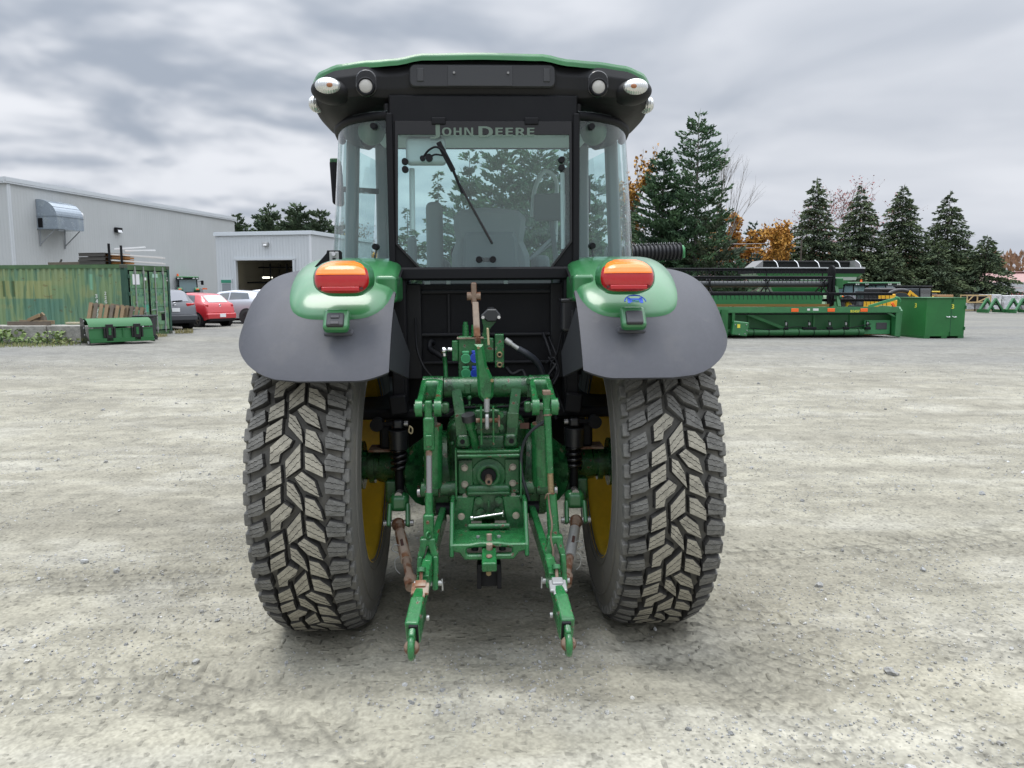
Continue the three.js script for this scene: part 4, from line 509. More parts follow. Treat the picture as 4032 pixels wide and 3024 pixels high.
leafTree('bare_tree', 'dead bare tree leaning out from the tallest pine', 'tree', [21.6, -0.3, -66.5], 87, { H: 14.0, rad: 2.4, n: 0, c0: OR0, c1: OR1, twig: 3, trunkM: std(0.25, 0.23, 0.21, 0.9), r0: 0.008 });
leafTree('bare_tree', 'misty bare tree behind the workshop corner next to the cab', 'tree', [-15.8, 0, -96], 88, { H: 9.6, rad: 3.4, n: 500, leaf: 0.22, c0: [0.16, 0.12, 0.08], c1: [0.22, 0.17, 0.12], twig: 3, trunkM: std(0.2, 0.18, 0.17, 0.9), r0: 0.012 });
leafTree('autumn_tree', 'yellowing tree seen low through the side glass of the cab', 'tree', [-10.4, 0, -64], 89, { H: 5.6, rad: 2.2, n: 1800, leaf: 0.3, c0: [0.34, 0.20, 0.03], c1: [0.5, 0.3, 0.05] });
leafTree('autumn_tree', 'yellow green tree seen through the cab among the pines', 'tree', [8.0, 0, -62], 90, { H: 5.6, rad: 2.6, n: 2000, leaf: 0.3, c0: [0.26, 0.19, 0.04], c1: [0.40, 0.28, 0.06] });
coniferTree('pine_tree', 'grey green pine left of the golden yellow tree', 'pine', 'distant pines', [27.4, -0.4, -86], 91, { ...pine, H: 9.6, rad: 3.3, lv: 18, per: 8, gap: 0.14, base: 0.12, pow: 0.5, c0: [0.05, 0.085, 0.06], c1: [0.08, 0.12, 0.08] });
coniferTree('pine_tree', 'grey green pine right of the golden yellow tree', 'pine', 'distant pines', [32.6, -0.4, -88], 92, { ...pine, H: 9.6, rad: 3.0, lv: 18, per: 8, gap: 0.14, base: 0.12, pow: 0.5, c0: [0.035, 0.06, 0.045], c1: [0.06, 0.09, 0.06] });
{ // far woods that read as one mass
  const R = rng(9), T = new Tufts(), g = [], mass = (x0, x1, z, h0, h1, c0, c1, n, w) => { for (let i = 0; i < n; i++) { const x = lerp(x0, x1, R()), zz = z - R() * 14, top = lerp(h0, h1, fbm(x * 0.25, z, 3, 611)) , y = top * Math.pow(R(), 0.7), v = R(), c = c0.map((q, k) => lerp(q, c1[k], v)); T.blade(x, y - 0.4, zz, (R() - 0.5) * 0.5, 0.7 + R(), (R() - 0.5) * 0.5, w * (0.7 + R()), w * 0.3, c, R); } };
  mass(18, 36, -104, 5.5, 8.5, [0.16, 0.10, 0.085], [0.24, 0.14, 0.10], 3000, 0.7); mass(52, 100, -130, 6, 9.5, [0.20, 0.115, 0.075], [0.30, 0.17, 0.09], 5200, 0.9); mass(-130, -36, -125, 4, 8, [0.06, 0.075, 0.05], [0.16, 0.12, 0.07], 5000, 0.9); mass(-40, 20, -110, 3, 6, [0.06, 0.075, 0.05], [0.15, 0.12, 0.07], 4200, 0.8);
  const o = obj('far_wood', [T.build()], leafMat, scene, true); o.userData = { kind: 'stuff', label: 'low reddish brown autumn wood along the far edge of the yard' };
}
// clipped hedge and bushes at the far right
[[57.6, -82, 5.0, 'round cedar bush beside the outer end of the spruces'], [60.6, -83, 4.6, 'cedar bush standing over the pinkish roof'], [63.4, -83, 5.0, 'outermost cedar bush over the pinkish roof']].forEach(([x, z, H, l], i) => coniferTree('cedar_bush', l, 'bush', 'cedar bushes', [x, -0.4, z - 8], 110 + i, { H: H + 2.2, rad: 2.6, lv: 18, per: 10, droop: 0, up: 0.4, tuft: 0.4, pow: 0.4, base: 0.02, c0: [0.045, 0.075, 0.03], c1: [0.075, 0.11, 0.045] }));
// weeds by the concrete blocks and the container
{
  const weed = (name, label, cat, x, z, seed, { n, h, w, c0, c1, wide = 0.35, broad = 0 }) => { const R = rng(seed), T = new Tufts(), t = thing(name, label, cat, [x, groundY(x, z), z]); const st = [];
    for (let i = 0; i < n; i++) { const a = R() * 6.283, r = Math.sqrt(R()) * wide, v = R(), c = c0.map((q, k) => lerp(q, c1[k], v)), px = Math.cos(a) * r, pz = Math.sin(a) * r; if (broad) { const hh = h * (0.2 + 0.8 * R()); if (i % 4 === 0) st.push(cy([px, 0, pz], [px * 1.2, hh, pz * 1.2], 0.006, 0.004, 4)); T.blade(px * 1.2, hh, pz * 1.2, Math.cos(a), 0.1 + R() * 0.5, Math.sin(a), w * (0.8 + 0.6 * R()), w * 0.45, c, R); } else T.blade(px, 0, pz, (R() - 0.5), 1.2, (R() - 0.5), h * (0.4 + 0.7 * R()), w, c, R); }
    obj(broad ? 'foliage' : 'blades', [T.build()], leafMat, t, true); if (st.length) obj('stem', st, M.greenFar, t); };
  const G0 = [0.10, 0.16, 0.05], G1 = [0.20, 0.26, 0.09], D0 = [0.22, 0.20, 0.09], D1 = [0.36, 0.32, 0.16];
  weed('weed_plant', 'broad leaved green weed at the outer end of the concrete blocks', 'weed', -14.5, -19.1, 201, { n: 260, h: 0.42, w: 0.14, c0: G0, c1: G1, wide: 0.7, broad: 1 });
  weed('weed_plant', 'small green weed in front of the second concrete block', 'weed', -13.4, -19.2, 202, { n: 70, h: 0.2, w: 0.11, c0: G0, c1: G1, wide: 0.3, broad: 1 });
  weed('weed_plant', 'leafy green weed climbing the joint between two concrete blocks', 'weed', -12.85, -19.35, 203, { n: 90, h: 0.36, w: 0.10, c0: G0, c1: G1, wide: 0.3, broad: 1 });
  weed('weed_plant', 'yellowing weed at the foot of the block next to the pusher', 'weed', -12.3, -19.3, 204, { n: 50, h: 0.16, w: 0.09, c0: D0, c1: G1, wide: 0.35, broad: 1 });
  [[-14.0, -18.8, 1.0, 'dry grass along the foot of the concrete blocks'], [-12.8, -18.95, 0.9, 'thin dry grass before the joint of the concrete blocks'], [-11.5, -22.9, 0.6, 'dry grass tuft beneath the container doors'], [-11.15, -25.2, 0.32, 'tall dry grass tuft at the far corner of the container doors']].forEach(([x, z, w, l], i) => weed('grass_tuft', l, 'grass', x, z, 210 + i, { n: i === 3 ? 220 : 360, h: i === 3 ? 0.2 : 0.13, w: 0.012, c0: D0, c1: i < 2 ? G1 : D1, wide: w }));
}
// ---------------------------------------------------------------- machines on the far side, right of the tractor
{ // combine header, its back towards us: local x right, z towards us
  const t = thing('combine_header', 'long green combine header with a black reel, its back towards the yard', 'combine header', [0, 0, -22.9], 0.012);
  const G = M.greenFar, x0 = 3.2, x1 = 14.9, L = x1 - x0, xc = (x0 + x1) / 2;
  obj('top_beam', [rb(L, 0.19, 0.22, 0.02, xc, 1.0, 0), box(L, 0.03, 0.26, xc, 1.1, -0.02)], M.green, t);
  obj('back_sheet', [box(L, 0.78, 0.03, xc, 0.5, -0.35)], std(0.012, 0.105, 0.026, 0.5, 0, { map: rep(grimeT, 0.4) }), t);
  obj('lower_tube', [cy([x0 + 1, 0.2, -0.12], [x1 - 1.15, 0.2, -0.12], 0.115, 0.115, 16)], G, t);
  obj('floor_sheet', [box(L, 0.03, 1.5, xc, 0.1, -1.1)], std(0.30, 0.17, 0.025, 0.5), t);
  obj('feed_sheet', [box(12.4 - x0, 0.42, 0.03, (12.4 + x0) / 2, 1.32, -0.6, 0.2)], M.greenLite, t);
  obj('auger_floor', [box(12.6 - x0, 0.09, 0.05, (12.6 + x0) / 2, 1.16, -0.45)], std(0.20, 0.115, 0.02, 0.6), t);
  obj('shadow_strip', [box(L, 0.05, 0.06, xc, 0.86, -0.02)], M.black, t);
  for (const x of [9.6, 12.0, 13.35]) obj('upright', [box(0.07, 0.74, 0.05, x, 0.52, -0.3)], G, t);
  obj('brace', [bar([9.45, 0.86, -0.06], [11.0, 0.28, -0.2], 0.1, 0.14)], G, t);
  obj('post', [box(0.24, 1.0, 0.3, 8.55, 0.52, 0.05), box(0.1, 0.9, 0.2, 8.9, 0.55, 0)], G, t);
  const gb = part('gearbox', t); obj('housing', [rb(0.55, 0.5, 0.3, 0.04, 9.1, 0.36, 0.16, 0, 0, -0.12)], M.green, gb); obj('bolt', [[8.9, 0.5], [9.3, 0.5], [9.32, 0.3], [9.25, 0.18], [9.05, 0.16]].map(([x, y]) => cy([x, y, 0.3], [x, y, 0.34], 0.02, 0.02, 6)), M.zinc, gb); obj('plate', [box(0.1, 0.13, 0.01, 9.02, 0.45, 0.325)], M.yellowPrint, gb);
  for (const x of [11.1, 12.42, 13.62]) obj('reflector', [rb(0.26, 0.12, 0.03, 0.01, x, 1.0, 0.12)], M.orangeMark, t);
  obj('decal', [box(0.1, 0.07, 0.004, 11.6, 1.02, 0.113), box(0.2, 0.08, 0.004, 11.86, 1.02, 0.113)], M.whitePrint, t); obj('lettering', text('RD45F', 0.085, 0.004, 13.3, 0.96, 0.112), M.yellowPrint, t, true);
  for (const [x, w] of [[10.9, 0.14], [11.75, 0.5], [12.5, 0.2], [13.1, 0.2], [13.9, 0.2]]) { const f = part('fitting', t); obj('valve', [rb(w, 0.1, 0.12, 0.02, x, 0.34, -0.1), cy([x - 0.02, 0.36, -0.1], [x - 0.02, 0.62, -0.16], 0.015), cy([x + 0.06, 0.36, -0.1], [x + 0.06, 0.58, -0.16], 0.015)], M.black, f); obj('cap', [rb(0.06, 0.1, 0.06, 0.01, x, 0.5, -0.12)], M.zinc, f); }
  for (let i = 0; i < 8; i++) obj('clamp', [tf(new THREE.TorusGeometry(0.125, 0.012, 5, 12), 9.7 + i * 0.55, 0.2, -0.12, 0, Math.PI / 2)], M.black, t);
  obj('hose', [tube([[9.6, 0.36, -0.1], [10.4, 0.3, -0.05], [11.3, 0.4, -0.05], [12.2, 0.3, -0.05], [13.2, 0.36, -0.05], [14.0, 0.5, -0.05]], 0.015, 40, 5)], M.black, t);
  obj('end_panel', [tf(ext([[0.15, 0], [0.2, 0.95], [0.05, 1.1], [-1.0, 1.12], [-1.7, 0.85], [-1.9, 0.4], [-1.4, 0.1]], 0.08, 0.01), x1 + 0.1, 0.02, -0.1, 0, -Math.PI / 2 + 0.12), box(0.16, 0.98, 0.3, x1, 0.55, -0.05), bar([x1 - 0.45, 0.95, 0.02], [x1 - 0.05, 0.75, 0.02], 0.06, 0.06)], M.green, t);
  const hp = part('hatch', t); obj('panel', [box(0.95, 0.5, 0.03, 14.3, 0.38, -0.2)], M.greenLite, hp); obj('cover', [rb(0.4, 0.24, 0.03, 0.02, 14.45, 0.42, -0.17)], std(0.05, 0.05, 0.055, 0.5), hp);
  obj('deflector', [bar([13.9, 1.12, -0.1], [15.0, 1.42, -0.2], 0.1, 0.05), tf(new THREE.TorusGeometry(0.16, 0.04, 6, 10, 1.8), 14.95, 1.28, -0.2)], M.greenLite, t); obj('lever', [bar([14.85, 1.1, -0.1], [14.75, 1.25, -0.1], 0.08, 0.08)], M.orangeMark, t);
  // reel
  const r = part('reel', t), xe = 14.0, rc = [1.92, -1.0];
  obj('reel_tube', [cy([x0, rc[0], rc[1]], [12.75, rc[0], rc[1]], 0.115, 0.115, 14)], std(0.03, 0.034, 0.036, 0.45), r);
  const bats = [[92, x0, 12.7], [28, x0, 12.7], [-36, x0, 15.0], [152, x0, 12.7], [212, x0, 12.7], [-90, x0, 15.2]];
  for (const [a, b0, b1] of bats) {
    const y = rc[0] + 0.56 * Math.sin(a * D2R), z = rc[1] + 0.56 * Math.cos(a * D2R);
    obj('bat', [cy([b0, y, z], [b1, y, z], 0.03, 0.03, 8), box(b1 - b0, 0.05, 0.02, (b0 + b1) / 2, y - 0.05, z)], M.black, r);
    const n = Math.round((b1 - 6.5) / 0.155); obj('tine', Array.from({ length: n }, (_, i) => bar([6.5 + i * 0.155, y, z], [6.5 + i * 0.155, y - 0.22, z + 0.06], 0.012, 0.02, V(0, 0, 1), 0)), M.black, r);
  }
  for (const x of [8.3, 10.45, 12.55]) obj('spider', [...[0, 60, 120, 180, 240, 300].map((a) => bar([x, rc[0], rc[1]], [x, rc[0] + 0.56 * Math.sin((a + 28) * D2R), rc[1] + 0.56 * Math.cos((a + 28) * D2R)], 0.05, 0.03, V(1, 0, 0))), tf(new THREE.TorusGeometry(0.2, 0.02, 5, 16), x, rc[0], rc[1], 0, Math.PI / 2)], M.black, r);
  obj('end_shield', [tf(ext(rrect(0.5, 1.5, 0.2), 0.08, 0.01), 12.85, 1.85, -0.9, 0, Math.PI / 2), box(0.08, 1.2, 0.1, 12.72, 1.7, -0.75)], M.black, r);
  obj('front_rail', [cy([12.8, 1.34, -1.4], [15.2, 1.34, -1.4], 0.025, 0.025, 6)], M.black, r);
  obj('arm', [bar([12.95, 1.1, -0.4], [13.0, 2.0, -0.9], 0.12, 0.1), rb(0.3, 0.4, 0.3, 0.05, 13.1, 1.95, -0.9)], M.greenFar, r);
}
{ // numbered steel box
  const t = thing('steel_box', 'green steel box marked with a yellow 3 beside the end of the header', 'steel box', [17.2, 0, -22.75], 0.09), W = 1.5, H = 1.42, D = 1.7;
  obj('body', [box(W, H - 0.08, D, -W / 2, H / 2 + 0.04, -D / 2)], std(0.020, 0.165, 0.038, 0.45, 0, { map: rep(grimeT, 0.4) }), t); obj('lid', [rb(W + 0.06, 0.035, D + 0.06, 0.01, -W / 2, H + 0.01, -D / 2)], M.greenFar, t);
  obj('skid', [-1.42, -0.75, -0.1].map((x) => box(0.22, 0.09, D, x, 0.045, -D / 2)), M.greenFar, t); for (const x of [-0.66, -0.42]) obj('handle', [tube([[x - 0.06, 0.78, 0.0], [x - 0.05, 0.76, 0.05], [x + 0.05, 0.76, 0.05], [x + 0.06, 0.78, 0.0]], 0.014, 10, 5)], M.white, t);
  obj('latch', [box(0.03, 0.12, 0.04, -0.55, 0.16, 0.02), box(0.03, 0.14, 0.03, -0.5, H - 0.06, 0.03), box(0.04, 0.12, 0.05, 0.0, 0.35, 0.01), box(0.04, 0.12, 0.05, 0.0, 1.1, 0.01)], M.greenFar, t); obj('seam', [box(0.012, H - 0.15, 0.01, -0.54, H / 2, 0.003)], darkGreen, t);
  obj('lettering', text('3', 0.16, 0.006, -0.5, 1.13, 0.002), M.yellowPrint, t, true); obj('lettering', text('3', 0.16, 0.006, -W - 0.002, 1.16, -0.6, -Math.PI / 2), M.yellowPrint, t, true);
}
{ // grain cart
  const t = thing('grain_cart', 'green grain cart with a black tarpaulin roof rail behind the reel', 'grain cart', [17.45, -0.12, -38], 0.0), G = M.green;
  const hop = new THREE.BufferGeometry(), top = [[-2.9, 2.72, 1.3], [2.95, 2.68, 1.3], [2.95, 2.68, -1.3], [-2.9, 2.72, -1.3]], mid = [[-1.9, 1.95, 0.95], [1.75, 1.92, 0.95], [1.75, 1.92, -0.95], [-1.9, 1.95, -0.95]], low = [[-1.2, 1.1, 0.4], [1.0, 1.1, 0.4], [1.0, 1.1, -0.4], [-1.2, 1.1, -0.4]], q = [];
  for (const [A, B] of [[top, mid], [mid, low]]) for (let i = 0; i < 4; i++) { const j = (i + 1) % 4; q.push(...A[i], ...B[i], ...B[j], ...A[i], ...B[j], ...A[j]); } hop.setAttribute('position', new THREE.Float32BufferAttribute(q, 3)); hop.computeVertexNormals();
  obj('hopper', [hop], new THREE.MeshPhysicalMaterial({ color: col(0.026, 0.20, 0.05), roughness: 0.4, clearcoat: 0.4, side: THREE.DoubleSide }), t);
  obj('rim', [box(5.95, 0.28, 0.08, 0.02, 2.83, 1.34), box(0.08, 0.28, 2.7, -2.92, 2.83, 0), box(0.08, 0.28, 2.7, 2.97, 2.83, 0)], M.black, t); obj('rim_strip', [box(6.0, 0.07, 0.05, 0, 2.98, 1.38)], std(0.5, 0.52, 0.52, 0.4), t);
  obj('tarpaulin', [rb(5.1, 0.34, 0.3, 0.06, 0, 3.17, 0.5), cy([-2.5, 3.32, 0.6], [2.5, 3.30, 0.6], 0.08, 0.08, 12)], M.tarpAndShade, t);  // block coloured black as the shaded hopper inside; tube is the rolled tarp
  for (let i = 0; i < 5; i++) obj('tarp_bow', [tube([[-1.7 + i * 1.12, 3.0, 1.36], [-1.72 + i * 1.12, 3.24, 1.2], [-1.74 + i * 1.12, 3.4, 0.8]], 0.025, 8, 5)], M.white, t);
  for (const s of [-1, 1]) obj('tarp_end', [tf(ext([[0, 0], [-s * 0.0, 0.36], [s * 0.45, 0.0]], 1.6, 0.01), s * 2.5, 3.02, 0.5)], std(0.20, 0.2, 0.2, 0.6), t);
  obj('stripe', [tf(box(5.1, 0.18, 0.01, 0.1, 0, 0), 0, 2.42, 1.185, 0.42)], std(0.50, 0.58, 0.52, 0.5), t);
  obj('lettering', text('Unverferth', 0.2, 0.006, -1.2, 2.34, 1.2, 0, 0.42, 1.05), M.black, t, true);
  obj('chassis', [box(3.2, 0.2, 1.0, -0.3, 1.0, 0), bar([1.6, 2.0, 0.9], [1.5, 0.2, 0.9], 0.36, 0.3), box(0.5, 0.5, 1.2, 1.6, 0.5, 0.3), bar([-0.2, 1.15, 1.0], [1.0, 1.75, 1.0], 0.1, 0.1)], G, t);
  obj('tank', [rb(0.7, 0.9, 0.5, 0.15, 0.95, 1.15, 1.2)], std(0.36, 0.50, 0.32, 0.4), t);
  for (const x of [-0.9, 0.6]) obj('wheel', [cy([x, 0.75, 1.2], [x, 0.75, 0.8], 0.75, 0.75, 24), cy([x, 0.75, 1.22], [x, 0.75, 0.7], 0.4, 0.4, 20)], M.rubber, t);
}
farTractor('farm_tractor', 'green tractor with an orange beacon, the middle one behind the header', [27.7, -0.36, -52], 0.5, { beacon: 1, h: 0.95, group: 'tractors behind the header' });
farTractor('farm_tractor', 'large green tractor behind the yellow loader', [30.1, -0.36, -52], 0.5, { h: 0.95, group: 'tractors behind the header' });
farTractor('farm_tractor', 'green tractor partly hidden behind the leg of the grain cart', [25.3, -0.36, -51.5], 0.45, { h: 0.92, group: 'tractors behind the header' });
{ // yellow skid loader
  const t = thing('skid_loader', 'yellow and black loader with a curved arm between header and green box', 'loader', [17.9, 0, -29.5], 0.25), Y = std(0.66, 0.37, 0.015, 0.4), n = 14;
  obj('body', [rb(0.85, 0.55, 1.6, 0.06, -0.1, 1.0, 0), rb(0.5, 0.7, 0.5, 0.05, -0.6, 1.18, 0.7), rb(0.9, 0.3, 0.6, 0.05, 0.5, 0.85, 0.5)], Y, t);
  obj('cab', [rb(0.9, 0.9, 1.1, 0.1, 0, 1.35, -0.4)], M.blackGloss, t);
  obj('arm', [tube(Array.from({ length: n + 1 }, (_, i) => { const a = i / n * Math.PI * 0.85; return [-0.55 + 1.25 * (1 - Math.cos(a)) / 2 * 1.0, 1.42 + 0.26 * Math.sin(a), 0.72]; }), 0.1, 30, 8), bar([0.65, 1.5, 0.7], [1.2, 1.12, 0.7], 0.16, 0.2)], M.blackGloss, t);
  obj('boom_cover', [bar([0.42, 1.6, 0.83], [1.0, 1.25, 0.83], 0.22, 0.03, V(0, 0, 1))], Y, t); const nl = text('NEW', 0.13, 0.005, 0, 0, 0); nl.rotateZ(-0.52); nl.translate(0.68, 1.38, 0.85); obj('lettering', nl, M.black, t, true);
  obj('blade_marker', [rb(0.7, 0.16, 0.06, 0.02, 0.95, 1.2, 0.95), box(0.6, 0.1, 0.05, 0.95, 1.05, 0.95)], M.orangeMark, t);
  obj('hose', [tube([[-0.1, 1.25, 0.8], [0.2, 1.35, 0.9], [0.4, 1.1, 0.9]], 0.03, 10, 5), bar([0.1, 1.15, 0.85], [0.7, 0.95, 0.85], 0.06, 0.06), bar([0.3, 0.9, 0.9], [1.0, 0.75, 0.9], 0.08, 0.06)], M.black, t);
  for (const s of [-1, 1]) for (const z of [-0.5, 0.5]) obj('wheel', [cy([s * 0.48, 0.4, z], [s * 0.8, 0.4, z], 0.4, 0.4, 20), cy([s * 0.6, 0.4, z], [s * 0.81, 0.4, z], 0.2, 0.2, 12)], M.rubber, t);
  obj('bucket', [rb(1.5, 0.5, 0.4, 0.05, 0.1, 0.6, 1.2)], Y, t);
}
const utv = (name, label, pos, turn, roofM, sz = 1) => { const t = thing(name, label, 'utility vehicle', pos, turn); obj('body', [rb(1.5, 0.7, 2.8, 0.12, 0, 0.75, 0), rb(1.4, 0.2, 0.9, 0.06, 0, 1.15, 1.0)], M.black, t); obj('cab', [rb(1.4, 0.95, 1.5, 0.1, 0, 1.5, -0.1)], M.carGlass, t); obj('roof', [rb(1.5, 0.1, 1.7, 0.05, 0, 2.02, -0.1)], roofM, t); obj('roof_post', [-1, 1].flatMap((s) => [bar([s * 0.7, 1.1, 0.7], [s * 0.7, 2.0, 0.6], 0.06, 0.06), bar([s * 0.7, 1.1, -0.9], [s * 0.7, 2.0, -0.8], 0.06, 0.06)]), M.black, t); for (const s of [-1, 1]) for (const z of [-0.9, 0.95]) obj('wheel', [cy([s * 0.5, 0.34, z], [s * 0.8, 0.34, z], 0.34, 0.34, 18)], M.rubber, t); t.scale.setScalar(sz); return t; };
utv('utility_vehicle', 'black cabbed utility vehicle behind the yellow loader', [28.6, -0.32, -46], 0.6, M.black, 1.1);
utv('utility_vehicle', 'black utility vehicle with a yellow roof above the numbered green box', [30.6, -0.34, -48], 1.2, std(0.5, 0.4, 0.03, 0.5), 0.94);
utv('utility_vehicle', 'low dark utility vehicle between the loader and the grain cart', [25.2, -0.3, -45], 0.9, M.black, 0.92);
{ const t = thing('work_machine', 'low yellow and dark machine just behind the numbered green box', 'machine', [30.3, -0.34, -46.5], 0.2); obj('body', [rb(1.0, 1.2, 0.8, 0.05, -0.9, 1.0, 0), rb(1.2, 0.25, 0.6, 0.03, 0.4, 1.5, 0)], std(0.45, 0.38, 0.05, 0.5), t); obj('hopper', [rb(1.3, 0.2, 0.9, 0.03, 0.4, 1.6, 0)], std(0.36, 0.2, 0.09, 0.6), t); obj('frame', [box(2.0, 0.6, 1.2, 0.1, 0.6, 0), rb(0.7, 0.8, 1, 0.2, 0.9, 1.0, 0)], M.black, t); }
// white wrapped stacks, crate, loader frames
const wrapM = std(0.80, 0.81, 0.83, 0.35, 0, { map: rep(grimeT, 0.5), bumpMap: rep(scuffT, 0.35), bumpScale: 0.25 });
const GY = -0.33;
[['white wrapped pallet load on the ground under the wooden crate', 46.9, 0.62, 0.95, 0], ['white wrapped pallet load lying left of the loader frames', 48.6, 0.62, 1.9, 0], ['white wrapped load stacked right of the wooden crate', 49.2, 0.75, 1.6, 0.68], ['white wrapped load behind the two green loader frames', 51.3, 0.75, 1.8, 0.6], ['outermost white wrapped load under the trailer lettering', 53.5, 0.85, 2.2, 0.5]].forEach(([l, x, h, w, y], i) => { const t = thing('wrapped_load', l, 'wrapped load', [x, GY, -69 - (i % 2) * 0.3], 0.02 * i, 'white wrapped loads'); obj('wrapping', [rb(w, h + y, 1.2, 0.08, 0, (h + y) / 2 + 0.12, 0)], wrapM, t); obj('pallet', [box(w * 0.96, 0.12, 1.15, 0, 0.06, 0)], M.tan, t); });
{ const t = thing('wooden_crate', 'open wooden crate frame standing on the white loads', 'crate', [47.55, GY + 0.75, -68.6], 0), wd = std(0.50, 0.36, 0.18, 0.8), w = 2.3, h = 0.78; for (const z of [-0.5, 0.5]) { for (const x of [-w / 2, -0.15, w / 2]) obj('plank', [box(0.12, h, 0.05, x, h / 2, z)], wd, t); for (const y of [0.06, h - 0.06]) obj('plank', [box(w, 0.12, 0.05, 0, y, z + 0.05)], wd, t); } obj('plank', [bar([-0.1, 0.1, 0.56], [w / 2, h - 0.1, 0.56], 0.1, 0.04)], wd, t); obj('plank', [bar([-w / 2, 0.1, 0.56], [-0.6, h - 0.1, 0.56], 0.1, 0.04)], wd, t); obj('contents', [rb(2.0, 0.6, 0.8, 0.1, 0, 0.35, 0)], M.black, t); }
const mkFrame = (label, pos, turn) => { const t = thing('loader_frame', label, 'loader arm', pos, turn, 'green front loader frames'); for (const s of [-0.5, 0.5]) { obj('arm', [bar([-0.75, 0.1, s], [-0.05, 1.25, s], 0.14, 0.22), bar([-0.1, 1.25, s], [0.75, 0.1, s], 0.14, 0.24)], M.green, t); obj('cylinder', [cy([-0.5, 0.3, s], [0.0, 0.95, s], 0.05, 0.05, 8), cy([0.55, 0.2, s], [0.05, 0.95, s], 0.05, 0.05, 8)], M.black, t); } obj('cross_tube', [cy([0.2, 0.75, -0.5], [0.2, 0.75, 0.5], 0.08), box(0.3, 0.25, 1.3, 0.78, 0.14, 0), box(0.25, 0.3, 1.2, -0.78, 0.15, 0)], M.greenFar, t); return t; };
mkFrame('green front loader frame standing on the ground before the white loads', [44.9, GY, -62.3], 0.1);
mkFrame('second green front loader frame, the one beside the yellow fittings', [46.75, GY, -61.5], 0.15);
{ const t = thing('implement_load', 'yellow and black implement on a grey base at the edge of the yard', 'implement', [49.0, GY, -62.5], 0); obj('base', [rb(1.7, 0.75, 1.2, 0.06, 0.2, 0.38, 0)], std(0.36, 0.36, 0.36, 0.6, 0, { map: rep(grimeT, 0.6) }), t); obj('fitting', [-0.7, -0.3, 0.2, 0.7].map((x) => tf(new THREE.SphereGeometry(0.17, 10, 8), x, 1.02 + (x > 0 ? 0 : 0.05), 0.3)), std(0.55, 0.42, 0.03, 0.5), t); obj('rod', [bar([-0.9, 0.8, 0.3], [0.9, 1.1, 0.2], 0.07, 0.07), bar([-0.9, 1.2, 0.3], [0.9, 1.2, 0], 0.05, 0.05)], M.black, t); }
{ const t = thing('tarp_mound', 'dark tarpaulin covered heap in front of the white trailer', 'heap', [49.3, GY, -72], 0), R = rng(5); obj('cover', [grid((u, v) => { const x = (u - 0.5) * 4.2, z = (v - 0.5) * 3, k = Math.max(0, 1 - Math.pow(Math.abs(u - 0.5) * 2, 3)) * Math.max(0, 1 - Math.pow(Math.abs(v - 0.5) * 2, 3)); return [x, k * (1.55 + 0.3 * fbm(x, z, 3, 61)), -z]; }, 24, 18)], std(0.03, 0.032, 0.036, 0.6), t); }
{ // white box trailer
  const t = thing('box_trailer', 'white box trailer with red lettering behind the tarpaulin heap', 'trailer', [53.0, GY, -76], 0), W = 9; obj('body', [box(W, 2.1, 2.4, W / 2, 1.72, -1.2)], std(0.60, 0.61, 0.62, 0.45, 0, { map: rep(grimeT, 0.3) }), t); obj('end_panel', [box(0.02, 2.0, 2.2, -0.02, 1.7, -1.2)], std(0.45, 0.48, 0.52, 0.5), t); obj('post', [box(0.1, 2.1, 0.06, 0.02, 1.72, 0.01), box(0.05, 2.1, 0.06, 1.05, 1.72, 0.01), box(W, 0.09, 0.05, W / 2, 2.74, 0.012)], std(0.5, 0.52, 0.53, 0.4), t); obj('lettering', text('JUNIOR', 0.55, 0.01, 4.5, 1.44, 0.006, 0, 0, 1.0), std(0.45, 0.04, 0.05, 0.6), t, true); obj('lettering', [box(1.6, 0.12, 0.01, 3.6, 2.2, 0.006)], std(0.5, 0.42, 0.42, 0.6), t); for (const x of [6.5, 7.4]) obj('wheel', [cy([x, 0.4, 0.05], [x, 0.4, -0.3], 0.42, 0.42, 18)], M.rubber, t); obj('frame', [box(W, 0.15, 1.0, W / 2, 0.6, -1.2), box(0.1, 0.6, 0.1, 1.4, 0.3, -0.3)], M.black, t); }
// low sheds with faded red roofs
const shed = (label, pos, turn, W, D, H, R0) => { const t = thing('low_shed', label, 'shed', pos, turn); obj('wall', [box(W, H, D, W / 2, H / 2, -D / 2)], std(0.42, 0.38, 0.34, 0.8), t); obj('roof', [tf(box(W + 0.6, 0.08, D * 0.62, W / 2, 0, 0), 0, H + R0 / 2, -D / 4, Math.atan2(R0, D / 2)), tf(box(W + 0.6, 0.08, D * 0.62, W / 2, 0, 0), 0, H + R0 / 2, -D * 0.75, -Math.atan2(R0, D / 2))], std(0.40, 0.235, 0.22, 0.6, 0, { map: rep(grimeT, 0.2) }), t); obj('fascia', [box(W + 0.7, 0.2, 0.06, W / 2, H - 0.06, 0.45)], M.white, t); obj('door', [box(2.4, H * 0.8, 0.06, 1.4, H * 0.4, 0.03)], std(0.16, 0.055, 0.03, 0.7), t); return t; };
shed('low shed with a faded pink roof behind the white trailer', [51.6, -0.4, -84], 0.0, 18, 9, 2.6, 1.5);
shed('low shed with a faded pink metal roof beyond the reel', [14, -0.4, -70], 0.1, 14.5, 8, 2.5, 1.5);
{ const t = thing('link_fence', 'thin wire fence with posts in front of the far shed', 'fence', [47, -0.4, -79.5], 0); for (let i = 0; i < 5; i++) obj('post', [cy([i * 1.3, 0, 0], [i * 1.3, 2.0, 0], 0.04, 0.04, 6)], M.zinc, t); for (const y of [0.9, 1.9]) obj('rail', [cy([0, y, 0], [5.2, y, 0], 0.02, 0.02, 5)], M.zinc, t); }
